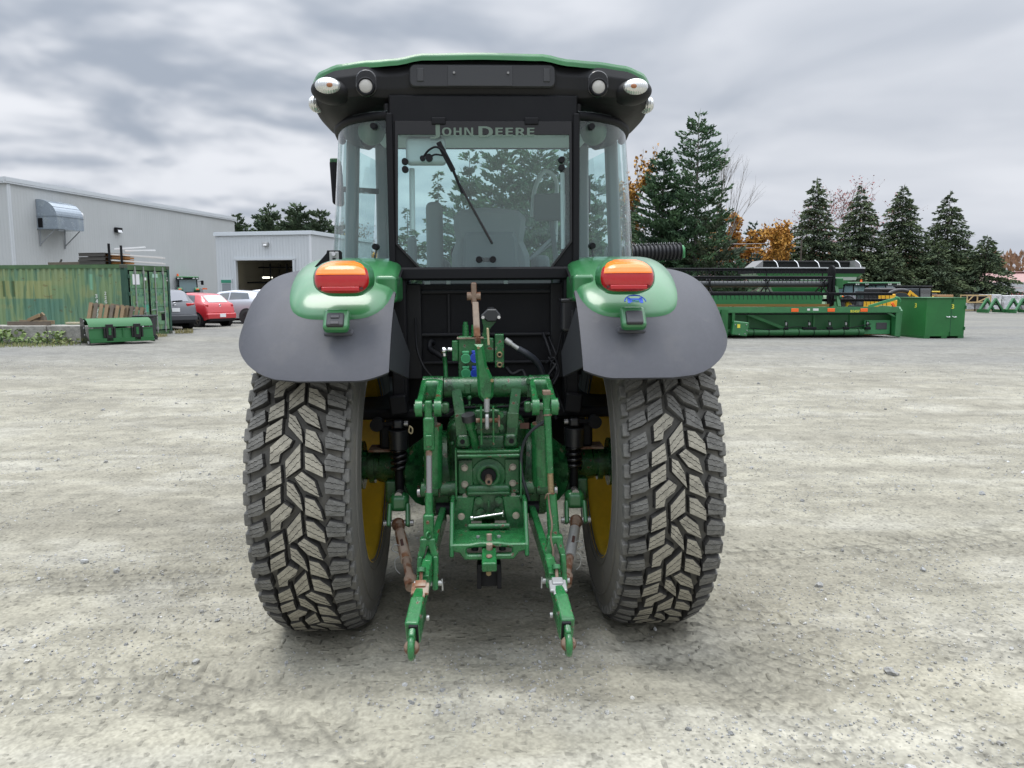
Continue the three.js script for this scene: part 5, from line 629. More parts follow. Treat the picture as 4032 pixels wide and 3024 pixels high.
{ // ridged black roller of a folded pickup, standing off behind the tractor
  const t = thing('crop_pickup', 'ridged black roller of a machine sticking out above the right fender', 'crop machine', [4.9, 0, -18], 0.06);
  obj('roller', [cy([-1.4, 2.72, 0], [0.78, 2.82, 0], 0.2, 0.2, 20)], std(0.02, 0.021, 0.024, 0.45), t); for (let i = 0; i < 20; i++) obj('ridge', [tf(new THREE.TorusGeometry(0.235, 0.022, 6, 18), -1.35 + i * 0.111, 2.722 + i * 0.0051, 0, 0, Math.PI / 2 , 0.046)], M.black, t);
  for (let k = 0; k < 3; k++) obj('tine', Array.from({ length: 16 }, (_, i) => { const a = 60 + k * 45; return bar([-1.2 + i * 0.12, 2.73 + i * 0.0055 + 0.2 * Math.sin(a * D2R), 0.2 * Math.cos(a * D2R)], [-1.2 + i * 0.12, 2.73 + i * 0.0055 + 0.29 * Math.sin(a * D2R), 0.29 * Math.cos(a * D2R)], 0.012, 0.012, V(1, 0, 0), 0); }), M.zinc, t);
  obj('bearing', [cy([0.78, 2.82, 0], [0.86, 2.825, 0], 0.18, 0.18, 10), rb(0.08, 0.3, 0.2, 0.02, 0.86, 2.78, 0)], M.greenLite, t); obj('frame', [bar([-1.1, 2.55, -0.3], [-1.1, 0, -0.6], 0.14, 0.14), bar([0.1, 2.6, -0.25], [-0.1, 0, -0.5], 0.14, 0.14), bar([-1.2, 2.5, -0.25], [0.4, 2.58, -0.25], 0.1, 0.14), rb(1.9, 1.6, 1.2, 0.1, -0.7, 0.9, -1.1)], M.greenFar, t);
}
{ const t = thing('overhead_wire', 'pair of thin overhead wires crossing before the far woods', 'wires', [0, 0, 0]); for (const y of [5.9, 6.3]) obj('wire', [tube([[16, y, -72], [24, y - 0.15, -72], [31.9, y, -72.5]], 0.03, 20, 4)], std(0.3, 0.3, 0.31, 0.6), t); obj('pole', [cy([31.9, -0.4, -72.5], [31.9, 6.6, -72.5], 0.1, 0.08, 8), cy([15.8, -0.4, -72], [15.8, 6.9, -72], 0.12, 0.1, 8)], barkM, t); }
// ---------------------------------------------------------------- the tractor seen from behind: rear axle at z = 0, rear at +z
const TR = thing('tractor', 'green farm tractor with grey fenders and yellow rims, rear to the viewer', 'tractor', [0, 0, 0]);
TR.rotation.z = 0.0065;
const AY = 0.81;
function clipBand(poly, n, lo, hi) { // keep lo <= p.n <= hi; remembers cut edges
  const cut = (P, sgn, lim) => { const out = []; for (let i = 0; i < P.length; i++) { const a = P[i], b = P[(i + 1) % P.length], da = sgn * (a[0] * n[0] + a[1] * n[1] - lim), db = sgn * (b[0] * n[0] + b[1] * n[1] - lim); if (da <= 0) out.push(a); if ((da <= 0) !== (db <= 0)) { const f = da / (da - db); out.push([lerp(a[0], b[0], f), lerp(a[1], b[1], f), lim]); } } return out; };
  const P = cut(cut(poly, 1, hi), -1, lo), out = [];
  for (let i = 0; i < P.length; i++) { const a = P[i], b = P[(i + 1) % P.length]; out.push([a[0], a[1]]); if (a[2] !== undefined && a[2] === b[2]) { const k = 8; for (let j = 1; j < k; j++) { const e = (j % 2 ? 1 : -1) * 2.6; out.push([lerp(a[0], b[0], j / k) + n[0] * e, lerp(a[1], b[1], j / k) + n[1] * e]); } } }
  return out;
}
const RT = 0.85, PX = 0.00066, PS = 0.2967 / 430;
const topR = (x) => { const a = Math.abs(x); return RT - 0.036 * Math.pow(Math.max(0, a - 0.09) / 0.125, 2.2); };
function lugGeo(poly, slant, sipes, mir, shoulder, seed) { // two groups: worn top, sides
  const top = [], sideP = [], R = rng(seed); { const c0 = poly.reduce((a, p) => [a[0] + p[0] / poly.length, a[1] + p[1] / poly.length], [0, 0]), k = shoulder ? 1.03 : 1.05; poly = poly.map((p) => [c0[0] + (p[0] - c0[0]) * k, c0[1] + (p[1] - c0[1]) * k]); }
  let polys = [poly]; if (sipes) { const l = Math.hypot(...slant), n = [-slant[1] / l, slant[0] / l], d = poly.map((p) => p[0] * n[0] + p[1] * n[1]), lo = Math.min(...d), hi = Math.max(...d); polys = []; for (let k = 0; k <= sipes; k++) polys.push(clipBand(poly, n, lo + (hi - lo) * k / (sipes + 1) + (k ? 1.8 : -1), lo + (hi - lo) * (k + 1) / (sipes + 1) - (k < sipes ? 1.8 : -1))); }
  const C = poly.reduce((a, p) => [a[0] + p[0] / poly.length, a[1] + p[1] / poly.length], [0, 0]);
  const P3 = (p, r, sc = 1) => { const x = (C[0] + (p[0] - C[0]) * sc) * PX * mir, s = (C[1] + (p[1] - C[1]) * sc) * PS / RT, rr = r ?? topR(x); return [x, -rr * Math.sin(s), rr * Math.cos(s)]; };
  for (let q of polys) {
    if (q.length < 3) continue; if (THREE.ShapeUtils.area(q.map((p) => new THREE.Vector2(p[0] * mir, -p[1]))) < 0) q = q.slice().reverse();
    const v2 = q.map((p) => new THREE.Vector2(p[0] * mir, -p[1])), tri = THREE.ShapeUtils.triangulateShape(v2, []); const dz = (R() - 0.5) * 0.0015;
    const T = q.map((p) => { const x = p[0] * PX * mir; return P3(p, topR(x) + dz, 0.985); }), B = q.map((p) => { const x = p[0] * PX * mir; return P3(p, Math.min(topR(x) - 0.03, RT - 0.045 - (shoulder ? 0.012 : 0)), 1.10); });
    for (const [a, b, c] of tri) top.push(...T[a], ...T[b], ...T[c]);
    for (let i = 0; i < q.length; i++) { const j = (i + 1) % q.length; sideP.push(...T[i], ...B[i], ...B[j], ...T[i], ...B[j], ...T[j]); }
  }
  const pos = new Float32Array([...top, ...sideP]), g = new THREE.BufferGeometry(); g.setAttribute('position', new THREE.BufferAttribute(pos, 3)); g.setAttribute('uv', new THREE.BufferAttribute(new Float32Array(pos.length / 3 * 2), 2)); g.computeVertexNormals(); boxUV(g); for (let i = 0; i < g.attributes.uv.count; i++) g.attributes.uv.setXY(i, g.attributes.uv.getX(i) + seed * 0.37, g.attributes.uv.getY(i) + seed * 0.19);
  g.addGroup(0, top.length / 3, 0); g.addGroup(top.length / 3, sideP.length / 3, 1); return g;
}
const SH = [[-312, 100], [-306, 22], [-208, -26], [-196, 52], [-226, 74]], SI = [[200, 12], [226, -30], [322, 8], [316, 92], [206, 74]], down = (p, d) => p.map(([x, y]) => [x, y + d]);
const LUGS = [
  [[[-45, 265], [-50, 165], [40, 60], [45, 205]], [88, -98], 2], [[[-40, 295], [0, 312], [40, 385], [55, 475], [-40, 375]], [83, 84], 2],
  [[[-175, 340], [-170, 250], [-85, 195], [-77, 300]], [82, -54], 2], [[[-150, 178], [-150, 76], [-65, 0], [-14, 36], [-30, 75], [-85, 112], [-95, 165]], [84, -70], 2], [[[-185, 475], [-180, 385], [-85, 325], [-85, 425]], [90, -56], 2],
  [[[75, 115], [125, 125], [185, 195], [190, 265], [80, 215]], [100, 54], 2], [[[10, 270], [55, 235], [135, 295], [165, 390], [70, 345]], [86, 60], 2], [[[75, 395], [135, 415], [170, 480], [185, 545], [75, 500]], [90, 60], 2],
  ...[0, 143, 287].map((d) => [down(SH, d), [96, -40], 2]), ...[10, 153, 297].map((d) => [down(SI, d), [110, 26], 2]),
];
const stoneDust = [M.lugTop, M.lugSide], shoulderDust = [M.lugShoulder, M.lugSide];
for (const s of [-1, 1]) {
  const w = part('rear_wheel', TR); w.position.set(s * 0.835, AY, 0);
  const prof = [[0.5, -0.222], [0.53, -0.236], [0.60, -0.246], [0.68, -0.246], [0.75, -0.234], [0.785, -0.212], [0.802, -0.18], [0.808, -0.1], [0.81, 0], [0.808, 0.1], [0.802, 0.18], [0.785, 0.212], [0.75, 0.234], [0.68, 0.246], [0.60, 0.246], [0.53, 0.236], [0.5, 0.222]];
  obj('tyre', [tf(lathe(prof, 96), 0, 0, 0, 0, 0, -Math.PI / 2), tf(new THREE.TorusGeometry(0.70, 0.006, 5, 80), -s * 0.243, 0, 0, 0, Math.PI / 2), tf(new THREE.TorusGeometry(0.55, 0.008, 5, 80), -s * 0.236, 0, 0, 0, Math.PI / 2)], [M.tyreBase][0], w);
  const geos = LUGS.map(([p, d, n], i) => lugGeo(p, d, n, s > 0 ? 1 : 1, i > 7, i + 1 + (s > 0 ? 20 : 0))), rest = [];
  const N = 18, da = 2 * Math.PI / N;
  for (let k = 0; k < N; k++) {
    const phi = (k + (s > 0 ? 0.35 : 0.1)) * da, seen = ((phi * 180 / Math.PI + 180) % 360) - 180; // angle above the axle on the rear side
    geos.forEach((g, i) => {
      if (seen < 46 && seen > -80) { const o = mesh('tread_lug', g, i > 7 ? shoulderDust : stoneDust); o.rotation.x = -phi; w.add(o); }
      else { const c = g.clone(); c.rotateX(-phi); rest.push(c); }
    });
  }
  const st = obj('tread', rest, M.lugShoulder, w); st.userData.kind = 'stuff';
  // side ridges of the shoulder lugs on both flanks
  const ridges = []; for (let k = 0; k < N * 3; k++) { const a = k * da / 3 + 0.05; for (const q of [-1, 1]) { const c = rb(0.034, 0.062, 0.075, 0.008); c.translate(q * 0.214, 0, 0.765); c.rotateX(-a); ridges.push(c); } }
  obj('shoulder_ridge', ridges, M.lugShoulder, w).userData.kind = 'stuff';
  const rim = part('rim', w), q = -s; // dished disc, open towards the tractor
  const lat = (pts, n = 64) => tf(lathe(pts, n), 0, 0, 0, 0, 0, -q * Math.PI / 2); // y runs towards the tractor
  obj('barrel', [lat([[0.512, 0.232], [0.520, 0.222], [0.498, 0.205], [0.490, 0.17], [0.474, 0.12], [0.470, 0.09], [0.458, 0.08], [0.452, 0.04], [0.44, 0.0], [0.432, -0.06], [0.40, -0.10], [0.36, -0.08], [0.30, -0.03], [0.2, 0.0], [0.05, 0.0]], 72)], new THREE.MeshStandardMaterial({ color: M.yellow.color, map: M.yellow.map, roughness: 0.45, side: THREE.DoubleSide }), rim);
  obj('wheel_nut', Array.from({ length: 8 }, (_, i) => cy([q * 0.0, 0.16 * Math.sin(i * 0.785), 0.16 * Math.cos(i * 0.785)], [q * 0.035, 0.16 * Math.sin(i * 0.785), 0.16 * Math.cos(i * 0.785)], 0.018, 0.018, 6)), M.steel, rim).userData.kind = 'stuff';
}
for (const s of [-1, 1]) { const w = part('front_wheel', TR); obj('tyre', [tf(lathe([[0.33, -0.18], [0.5, -0.22], [0.60, -0.19], [0.625, -0.1], [0.63, 0], [0.625, 0.1], [0.60, 0.19], [0.5, 0.22], [0.33, 0.18]], 48), s * 0.86, 0.61, -2.55, 0, 0, Math.PI / 2), ...Array.from({ length: 40 }, (_, i) => { const a = i / 40 * 6.283; return bar([s * 0.86 - 0.19 + (i % 2) * 0.19, 0.61 + Math.sin(a) * 0.635, -2.55 + Math.cos(a) * 0.635], [s * 0.86 + (i % 2) * 0.19, 0.61 + Math.sin(a + 0.06) * 0.635, -2.55 + Math.cos(a + 0.06) * 0.635], 0.05, 0.04, V(0, Math.sin(a), Math.cos(a)), 0); })], M.tyreBase, w); obj('rim', [cy([s * 0.72, 0.61, -2.55], [s * 0.95, 0.61, -2.55], 0.34, 0.34, 32)], M.yellow, w); }
// ---- fenders
for (const s of [-1, 1]) {
  const f = part('rear_fender', TR), R0 = 1.008;
  const P = (u, v) => { // u inner to outer, v bottom rear to front
    const tb = lerp(33.5, 150, Math.pow(v, 1.25)), t = clamp((tb - 33.5) / 24), xm = 0.80 + 0.318 * Math.pow(1 - Math.pow(1 - t, 2.3), 1 / 2.3), x = lerp(0.418, xm, Math.pow(u, 0.8)), dr = -0.17 * (1 - Math.pow(Math.max(0, 1 - Math.pow(clamp((x - 0.78) / 0.345), 3.0)), 1 / 2.4));
    const th = (tb + (1 - v) * 3.0 * Math.pow(Math.max(0, (0.56 - x) / 0.155), 2)) * D2R, r = R0 + dr + 0.03 * Math.sin(clamp((th / D2R - 33) / 57) * Math.PI) + 0.034 * sstep(42, 86, th / D2R) - 0.015 * Math.pow(Math.max(0, (0.5 - x) / 0.1), 2);
    return [s * x, AY + r * Math.sin(th), r * Math.cos(th)];
  };
  obj('fender_shell', [shell((u, v) => P(s > 0 ? u : 1 - u, v), 44, 60, 0.018)], M.fender, f);
  obj('inner_flap', [shell((u, v) => { const x = lerp(0.372, 0.422, s > 0 ? u : 1 - u), q = (x - 0.372) / 0.05, y = lerp(1.325 + q * 0.085, 1.66 - (1 - q) * 0.22, v), zz = Math.sqrt(Math.max(0.02, 1.0 - Math.pow(y - AY, 2))); return [s * x, y, zz - 0.03 - 0.42 * (1 - q)]; }, 4, 8, 0.01)], std(0.017, 0.019, 0.023, 0.65), f);  // near-black colour holds the deep shade on a grey plastic flap
  obj('fender_notch', [rb(0.13, 0.035, 0.03, 0.012, s * 0.645, 1.562, 0.70, -0.55), ], M.fender, f); 
  const slot = rb(0.11, 0.025, 0.05, 0.01, 0, 0, 0); slot.rotateZ(-s * 0.12); slot.translate(s * 0.925, 1.755, 0.22); obj('vent_slot', [slot], std(0.03, 0.03, 0.035, 0.6), f);
  // green cap: a bulged pad lying on the shell
  const cx = 0.672, ax = 0.256, tc = 76, at = 25.5, sup = (a) => { const c = Math.cos(a), q = Math.sin(a), n = 4.0, k = Math.pow(Math.pow(Math.abs(c), n) + Math.pow(Math.abs(q), n), -1 / n); return [c * k, q * k]; };
  const cap = (off, sc, rise) => grid((u, v) => { const [c, q] = sup(u * Math.PI * 2), ro = 1 - v, hh = rise * Math.pow(Math.max(0, 1 - Math.pow(ro, 5)), 0.5); const x = cx + ax * sc * ro * c * (c < 0 ? 1.0 : 1.0), th = (tc + at * sc * ro * q * (q > 0 ? 1.7 : 1)) * D2R, r = R0 + 0.012 + 0.03 * sstep(48, 86, th / D2R) + off + hh - 0.02 * Math.pow(Math.max(0, (x - 0.80) / 0.13), 2); return [s * x, AY + r * Math.sin(th), r * Math.cos(th)]; }, 72, 24);
  const flip = (g) => { if (s > 0) { const ix = g.index.array; for (let i = 0; i < ix.length; i += 3) { const t = ix[i]; ix[i] = ix[i + 1]; ix[i + 1] = t; } g.computeVertexNormals(); } return g; };
  const c = part('fender_cap', f); obj('cap', [flip(cap(0, 1, 0.055))], M.green, c); obj('seal', [flip(cap(0.004, 1.025, 0.012))], M.black, c);
  obj('cap_flange', [rb(0.10, 0.13, 0.3, 0.022, s * 0.462, 1.752, 0.33)], M.green, f);
  obj('tab', [rb(0.112, 0.108, 0.05, 0.02, s * 0.645, 1.617, 0.740, -0.62)], M.green, c);
  const ob = rb(0.074, 0.066, 0.022, 0.008, s * 0.645, 1.622, 0.772, -0.6); obj('outlet_box', [ob], std(0.035, 0.036, 0.04, 0.5), c);
  if (s < 0) obj('rib', [rb(0.038, 0.016, 0.01, 0.004, s * 0.645, 1.636, 0.776, -0.6), rb(0.038, 0.016, 0.01, 0.004, s * 0.645, 1.610, 0.792, -0.6)], std(0.05, 0.05, 0.055, 0.45), c);
  else { const ic = []; const put = (g) => ic.push(tf(g, 0.645, 1.697, 0.783, -0.85)); put(box(0.048, 0.022, 0.003)); put(box(0.012, 0.034, 0.003, -0.027)); put(box(0.012, 0.034, 0.003, 0.027)); for (const q of [-1, 1]) put(tf(new THREE.TorusGeometry(0.046, 0.0028, 4, 14, 1.5), 0, -0.012, 0, 0, 0, q > 0 ? 0.1 : Math.PI - 1.6)); put(box(0.05, 0.003, 0.003, 0, 0.03)); obj('round_decal', ic, M.blueInk, c); obj('lettering', tf(text('TIM', 0.012, 0.003, 0, -0.006, 0), 0.645, 1.697, 0.7855, -0.85), M.greenLite, c, true); }
  // tail lamp
  const tl = part('tail_lamp', f), lx = 0.617, ly = 1.790, lz = 0.72, wx = 0.124, wy = 0.076;
  const dome = (v0, v1, k = 1, dz = 0, uw = 1) => grid((u, v) => { const U = (u * 2 - 1) * uw, Vv = lerp(v0, v1, v), X = wx * k * U * Math.pow(1 - Math.pow(Math.abs(Vv), 3.2) * 0.30, 1) * (1 - 0.06 * (Vv > 0 ? Vv : 0)), Y = wy * k * Vv * (1 - 0.17 * Math.pow(Math.abs(U), 4.5)); const dpt = Math.pow(Math.max(0, (1 - Math.pow(Math.abs(U), 4)) * (1 - Math.pow(Math.abs(Vv), 4))), 0.4); return [s * lx + X, ly + Y + 0.012, lz - 0.02 + 0.085 * dpt - 0.055 * (Vv > 0 ? Vv * Vv : 0) + dz]; }, 28, 14);
  obj('red_lens', [dome(-1, 1)], M.redLens, tl); obj('orange_lens', [dome(0.16, 0.97, 1, 0.003, 0.86)], M.orangeLens, tl); obj('lamp_base', [dome(-1, 1, 1.07, -0.016)], M.green, tl); obj('lens_band', [rb(0.16, 0.018, 0.01, 0.004, s * lx, ly - 0.036, lz + 0.062)], M.redLens, tl);
  obj('screw', [-1, 1].map((q) => cy([s * lx + q * 0.088, ly - 0.034, lz + 0.045], [s * lx + q * 0.088, ly - 0.034, lz + 0.064], 0.006, 0.006, 8)), std(0.08, 0.01, 0.01, 0.5), tl);
}
{ const b = part('marker_bracket', TR); obj('gusset', [tf(ext([[-0.83, 1.855], [-0.765, 1.925], [-0.76, 1.94], [-0.70, 1.94], [-0.69, 1.93], [-0.69, 1.855]], 0.012, 0.002), 0, 0, 0.30)], M.black, b); obj('plate', [rb(0.045, 0.075, 0.008, 0.003, -0.726, 1.895, 0.312)], M.zinc, b); obj('bolt', [cy([-0.726, 1.922, 0.31], [-0.726, 1.922, 0.328], 0.012, 0.01, 10), cy([-0.726, 1.868, 0.31], [-0.726, 1.868, 0.328], 0.012, 0.01, 10)], M.chrome, b); obj('hole', [box(0.015, 0.014, 0.002, -0.726, 1.896, 0.3175)], M.black, b); }
// ---- cab
{
  const c = part('cab', TR);
  const win = [[-0.436, 2.575], [0.441, 2.575], [0.446, 1.985], [0.337, 1.845], [-0.327, 1.845], [-0.447, 1.975]], inset = [[-0.424, 2.512], [0.430, 2.512], [0.436, 1.988], [0.332, 1.853], [-0.322, 1.853], [-0.437, 1.978]];
  obj('rear_frame', [tf(ext([[-0.465, 2.70], [0.470, 2.70], [0.470, 1.80], [-0.465, 1.80]], 0.06, 0.006, [win]), 0, 0, 0.12), tf(ext([[-0.49, 1.86], [0.495, 1.86], [0.495, 1.795], [-0.49, 1.795]], 0.05, 0.01), 0, 0, 0.15)], M.black, c);
  obj('window_border', [tf(ext(win, 0.012, 0.002, [inset]), 0, 0, 0.155)], M.blackGloss, c);
  const wg = new THREE.ShapeGeometry(new THREE.Shape(inset.map((p) => new THREE.Vector2(...p)))); wg.translate(0, 0, 0.152); obj('rear_window', [wg], M.glass, c);
  const nm = (a, sz, x0, x1) => { const g = text(a, sz, 0.0015, 0, 0, 0); g.computeBoundingBox(); const b = g.boundingBox; g.scale((x1 - x0) / (b.max.x - b.min.x), 1, 1); g.translate((x0 + x1) / 2, 2.523, 0.1615); return g; }; obj('lettering', [nm('J', 0.053, -0.262, -0.214), nm('OHN', 0.040, -0.204, -0.050), nm('D', 0.053, -0.024, 0.048), nm('EERE', 0.040, 0.060, 0.254)], M.sign, c, true);
  for (const [x, y] of [[-0.39, 2.38], [-0.39, 2.342], [0.39, 2.388], [0.39, 2.349], [-0.028, 1.898], [0.042, 1.898]]) obj('glass_knob', [cy([x, y, 0.15], [x, y, 0.178], 0.0175, 0.015, 14)], M.black, c);
  obj('hinge', [-0.22, 0.24].map((x) => rb(0.07, 0.035, 0.03, 0.006, x, 2.574, 0.155)), M.black, c); obj('handle', [rb(0.07, 0.022, 0.02, 0.006, 0.007, 1.898, 0.13)], M.black, c);
  const wp = part('wiper', c); obj('arm', [bar([-0.222, 2.47, 0.182], [-0.15, 2.33, 0.186], 0.026, 0.014), bar([-0.152, 2.335, 0.186], [-0.105, 2.22, 0.186], 0.014, 0.01)], M.black, wp); obj('blade', [bar([-0.135, 2.29, 0.178], [0.04, 1.975, 0.172], 0.012, 0.018)], M.blackGloss, wp); obj('hose', [tube([[-0.30, 2.395, 0.175], [-0.27, 2.43, 0.185], [-0.23, 2.445, 0.19], [-0.18, 2.40, 0.19], [-0.14, 2.31, 0.19], [-0.125, 2.27, 0.185]], 0.006, 24, 6), tube([[-0.27, 2.395, 0.175], [-0.24, 2.41, 0.18], [-0.2, 2.405, 0.185]], 0.005, 12, 6)], M.black, wp); obj('pivot', [cy([-0.302, 2.393, 0.155], [-0.302, 2.393, 0.185], 0.013), cy([-0.27, 2.396, 0.155], [-0.27, 2.396, 0.188], 0.018)], M.black, wp);
  obj('wiper_motor', [rb(0.2, 0.13, 0.08, 0.02, -0.29, 2.44, 0.08)], M.interiorLight, c);
  // corner glass, door glass, front glass
  const crv = new THREE.CatmullRomCurve3([V(0.476, 0, 0.135), V(0.61, 0, 0.10), V(0.735, 0, 0.0), V(0.81, 0, -0.14), V(0.85, 0, -0.32), V(0.866, 0, -0.52)]);
  for (const s of [-1, 1]) {
    const wide = (x, y) => x * lerp(1.0, Math.abs(x) < 0.6 ? lerp(1, 0.935, (Math.abs(x) - 0.47) / 0.13) : 0.935, (y - 1.9) / 0.72);
    const sur = (curve, y0, y1, k = 0) => grid((u, v) => { const p = curve.getPoint(s > 0 ? 1 - u : u), y = lerp(y0, y1, v); return [s * (wide(p.x, y) + k), y, p.z + k * 0.4]; }, 24, 6);
    obj('corner_window', [sur(crv, 1.885, 2.63)], M.glass, c);
    obj('sill', [tube(Array.from({ length: 9 }, (_, i) => { const p = crv.getPoint(i / 8); return [s * wide(p.x, 1.875), 1.868, p.z]; }), 0.02, 24, 8), tube(Array.from({ length: 9 }, (_, i) => { const p = crv.getPoint(i / 8); return [s * wide(p.x, 2.6), 2.605, p.z]; }), 0.022, 24, 8)], M.black, c);
    obj('rear_post', [rb(0.034, 1.42, 0.07, 0.010, s * 0.464, 1.905, 0.13), rb(0.07, 0.66, 0.07, 0.012, s * 0.435, 1.5, 0.13)], M.black, c);
    obj('corner_fill', [tf(ext([[0.49, 1.80], [0.80, 1.80], [0.80, 1.875], [0.49, 1.875]].map(([x, y]) => [s * x, y]), 0.03, 0.004), 0, 0, 0.02)], M.black, c);
    obj('door_post', [bar([s * 0.82, 1.3, -0.58], [s * 0.755, 2.62, -0.56], 0.07, 0.09, V(0, 0, 1), 0.02)], M.interior, c);
    const dg = new THREE.CatmullRomCurve3([V(0.866, 0, -0.57), V(0.865, 0, -0.9), V(0.78, 0, -1.38)]); obj('door_window', [sur(dg, 1.6, 2.63)], M.glass, c);
    obj('front_post', [bar([s * 0.72, 1.2, -1.46], [s * 0.70, 2.76, -1.42], 0.08, 0.07, V(0, 0, 1), 0.02)], M.interior, c);
    obj('lower_side', [rb(0.05, 0.75, 0.9, 0.02, s * 0.76, 1.45, -0.95)], M.black, c);
    for (const [x, y, z] of [[0.548, 1.965, 0.118], [0.54, 2.555, 0.122]]) obj('glass_knob', [cy([s * x, y, z - 0.01], [s * (x + 0.006), y, z + 0.022], 0.0175, 0.015, 14)], M.black, c);
    obj('hose_tube', [tube([[s * 0.55, 1.96, 0.07], [s * 0.56, 1.94, 0.06], [s * 0.57, 1.9, 0.05]], 0.006, 8, 5)], M.black, c);
    obj('cab_speaker', [tf(new THREE.SphereGeometry(0.07, 14, 10), s * 0.575, 2.56, -0.02)], std(0.06, 0.10, 0.06, 0.6), c);
  }
  const fw = grid((u, v) => { const x = (u - 0.5) * 1.38; return [-x, lerp(1.55, 2.76, v), -1.46 - 0.12 * (1 - Math.pow(x / 0.7, 2))]; }, 16, 4); obj('front_window', [fw], M.glass, c);
  obj('cab_floor', [rb(1.5, 0.06, 1.6, 0.02, 0, 1.1, -0.7), box(1.42, 0.45, 0.06, 0, 1.33, -1.45)], M.black, c);
  // rear wall under the window
  obj('rear_wall', [rb(0.86, 0.5, 0.04, 0.01, 0, 1.53, 0.02), box(0.86, 0.30, 0.03, 0, 1.28, -0.05)], M.black, c); obj('rear_rib', [rb(0.80, 0.022, 0.03, 0.008, 0, 1.735, 0.04), rb(0.016, 0.21, 0.02, 0.005, -0.19, 1.62, 0.045), rb(0.80, 0.02, 0.03, 0.008, 0, 1.512, 0.045), rb(0.80, 0.016, 0.03, 0.006, 0, 1.365, 0.04), rb(0.09, 0.5, 0.05, 0.01, -0.375, 1.53, 0.05), rb(0.09, 0.5, 0.05, 0.01, 0.385, 1.53, 0.05)], phys(0.009, 0.0095, 0.011, 0.55, { specularIntensity: 0.6 }), c);
  obj('lower_window', [rb(0.68, 0.055, 0.01, 0.004, 0.012, 1.774, 0.03)], phys(0.03, 0.06, 0.055, 0.06, { clearcoat: 1 }), c); obj('sticker', [box(0.022, 0.036, 0.002, -0.19, 1.775, 0.037), box(0.022, 0.036, 0.002, 0.11, 1.775, 0.037), box(0.03, 0.03, 0.002, -0.3, 1.777, 0.037)], std(0.3, 0.36, 0.36, 0.5), c);
  // inside
  const st = part('seat', c); obj('backrest', [(() => { const o = [[-0.19, 1.80], [-0.185, 1.95], [-0.16, 2.02], [-0.172, 2.10], [-0.17, 2.16], [-0.13, 2.195], [0.0, 2.21], [0.1, 2.205], [0.20, 2.19], [0.24, 2.15], [0.235, 2.09], [0.225, 2.02], [0.26, 1.94], [0.265, 1.80]]; return tf(ext(o, 0.13, 0.03), 0, 0, -0.40); })()], M.seat, st); obj('back_shell', [tf(ext([[-0.13, 1.82], [-0.12, 2.03], [-0.1, 2.07], [0.17, 2.07], [0.19, 2.03], [0.2, 1.82]], 0.05, 0.02), 0, 0, -0.325)], M.interior, st); obj('cushion', [rb(0.5, 0.14, 0.5, 0.05, 0.03, 1.68, -0.62)], M.seat, st); obj('armrest', [rb(0.09, 0.09, 0.36, 0.03, 0.34, 1.9, -0.62), rb(0.09, 0.09, 0.36, 0.03, -0.25, 1.88, -0.62)], M.interior, st);
  obj('trainer_seat', [rb(0.095, 0.46, 0.10, 0.035, -0.285, 2.02, -0.45)], M.seat, c); obj('side_console', [rb(0.22, 0.4, 0.8, 0.05, 0.55, 1.65, -0.5), rb(0.2, 0.36, 0.6, 0.05, -0.55, 1.62, -0.4), rb(0.05, 0.2, 0.05, 0.02, -0.40, 1.94, -0.25)], M.interior, c);
  obj('headliner', [tf(rb(1.36, 0.03, 1.45, 0.01), 0, 2.70, -0.66, 0.045), rb(1.30, 0.06, 0.08, 0.02, 0, 2.765, -1.40), rb(0.86, 0.05, 0.06, 0.02, 0, 2.535, 0.07)], M.interiorLight, c);
  obj('steering_wheel', [tf(new THREE.TorusGeometry(0.2, 0.018, 8, 32), 0.0, 1.98, -1.02, 1.15), bar([0, 1.5, -1.15], [0, 1.97, -1.03], 0.09, 0.09)], M.black, c);
  obj('dashboard', [rb(0.5, 0.3, 0.25, 0.06, 0.0, 1.75, -1.25)], M.interior, c); obj('monitor', [rb(0.2, 0.17, 0.04, 0.015, 0.42, 2.26, -0.85, 0, -0.3), bar([0.47, 1.8, -0.8], [0.43, 2.2, -0.87], 0.03, 0.03)], M.interior, c); obj('grab_rail', [tube([[0.47, 2.06, -1.0], [0.475, 2.3, -1.0], [0.47, 2.45, -0.98], [0.40, 2.5, -0.95], [0.33, 2.38, -0.9], [0.31, 2.2, -0.88]], 0.014, 30, 8), cy([0.405, 1.95, 0.1], [0.405, 2.34, 0.05], 0.011), cy([-0.365, 2.05, 0.1], [-0.365, 2.36, 0.06], 0.014)], M.interiorLight, c);
  obj('side_bar', [bar([0.27, 1.92, -0.6], [0.46, 2.09, -0.9], 0.02, 0.02), bar([0.25, 1.9, -0.62], [0.44, 2.04, -0.92], 0.012, 0.012)], M.interior, c);
  const ml = part('mirror', TR); obj('head', [rb(0.06, 0.29, 0.16, 0.022, -0.972, 2.455, -1.2, 0, 0, 0.04)], M.black, ml); obj('cap', [rb(0.055, 0.035, 0.14, 0.012, -0.975, 2.592, -1.19)], M.greenCast, ml); obj('arm', [bar([-0.72, 2.42, -1.35], [-0.95, 2.42, -1.22], 0.035, 0.035)], M.black, ml);
  const mr = part('mirror', TR); obj('head', [rb(0.10, 0.29, 0.18, 0.03, 0.74, 2.43, -1.7)], M.black, mr); obj('arm', [bar([0.70, 2.42, -1.45], [0.74, 2.42, -1.66], 0.03, 0.03)], M.black, mr);
}
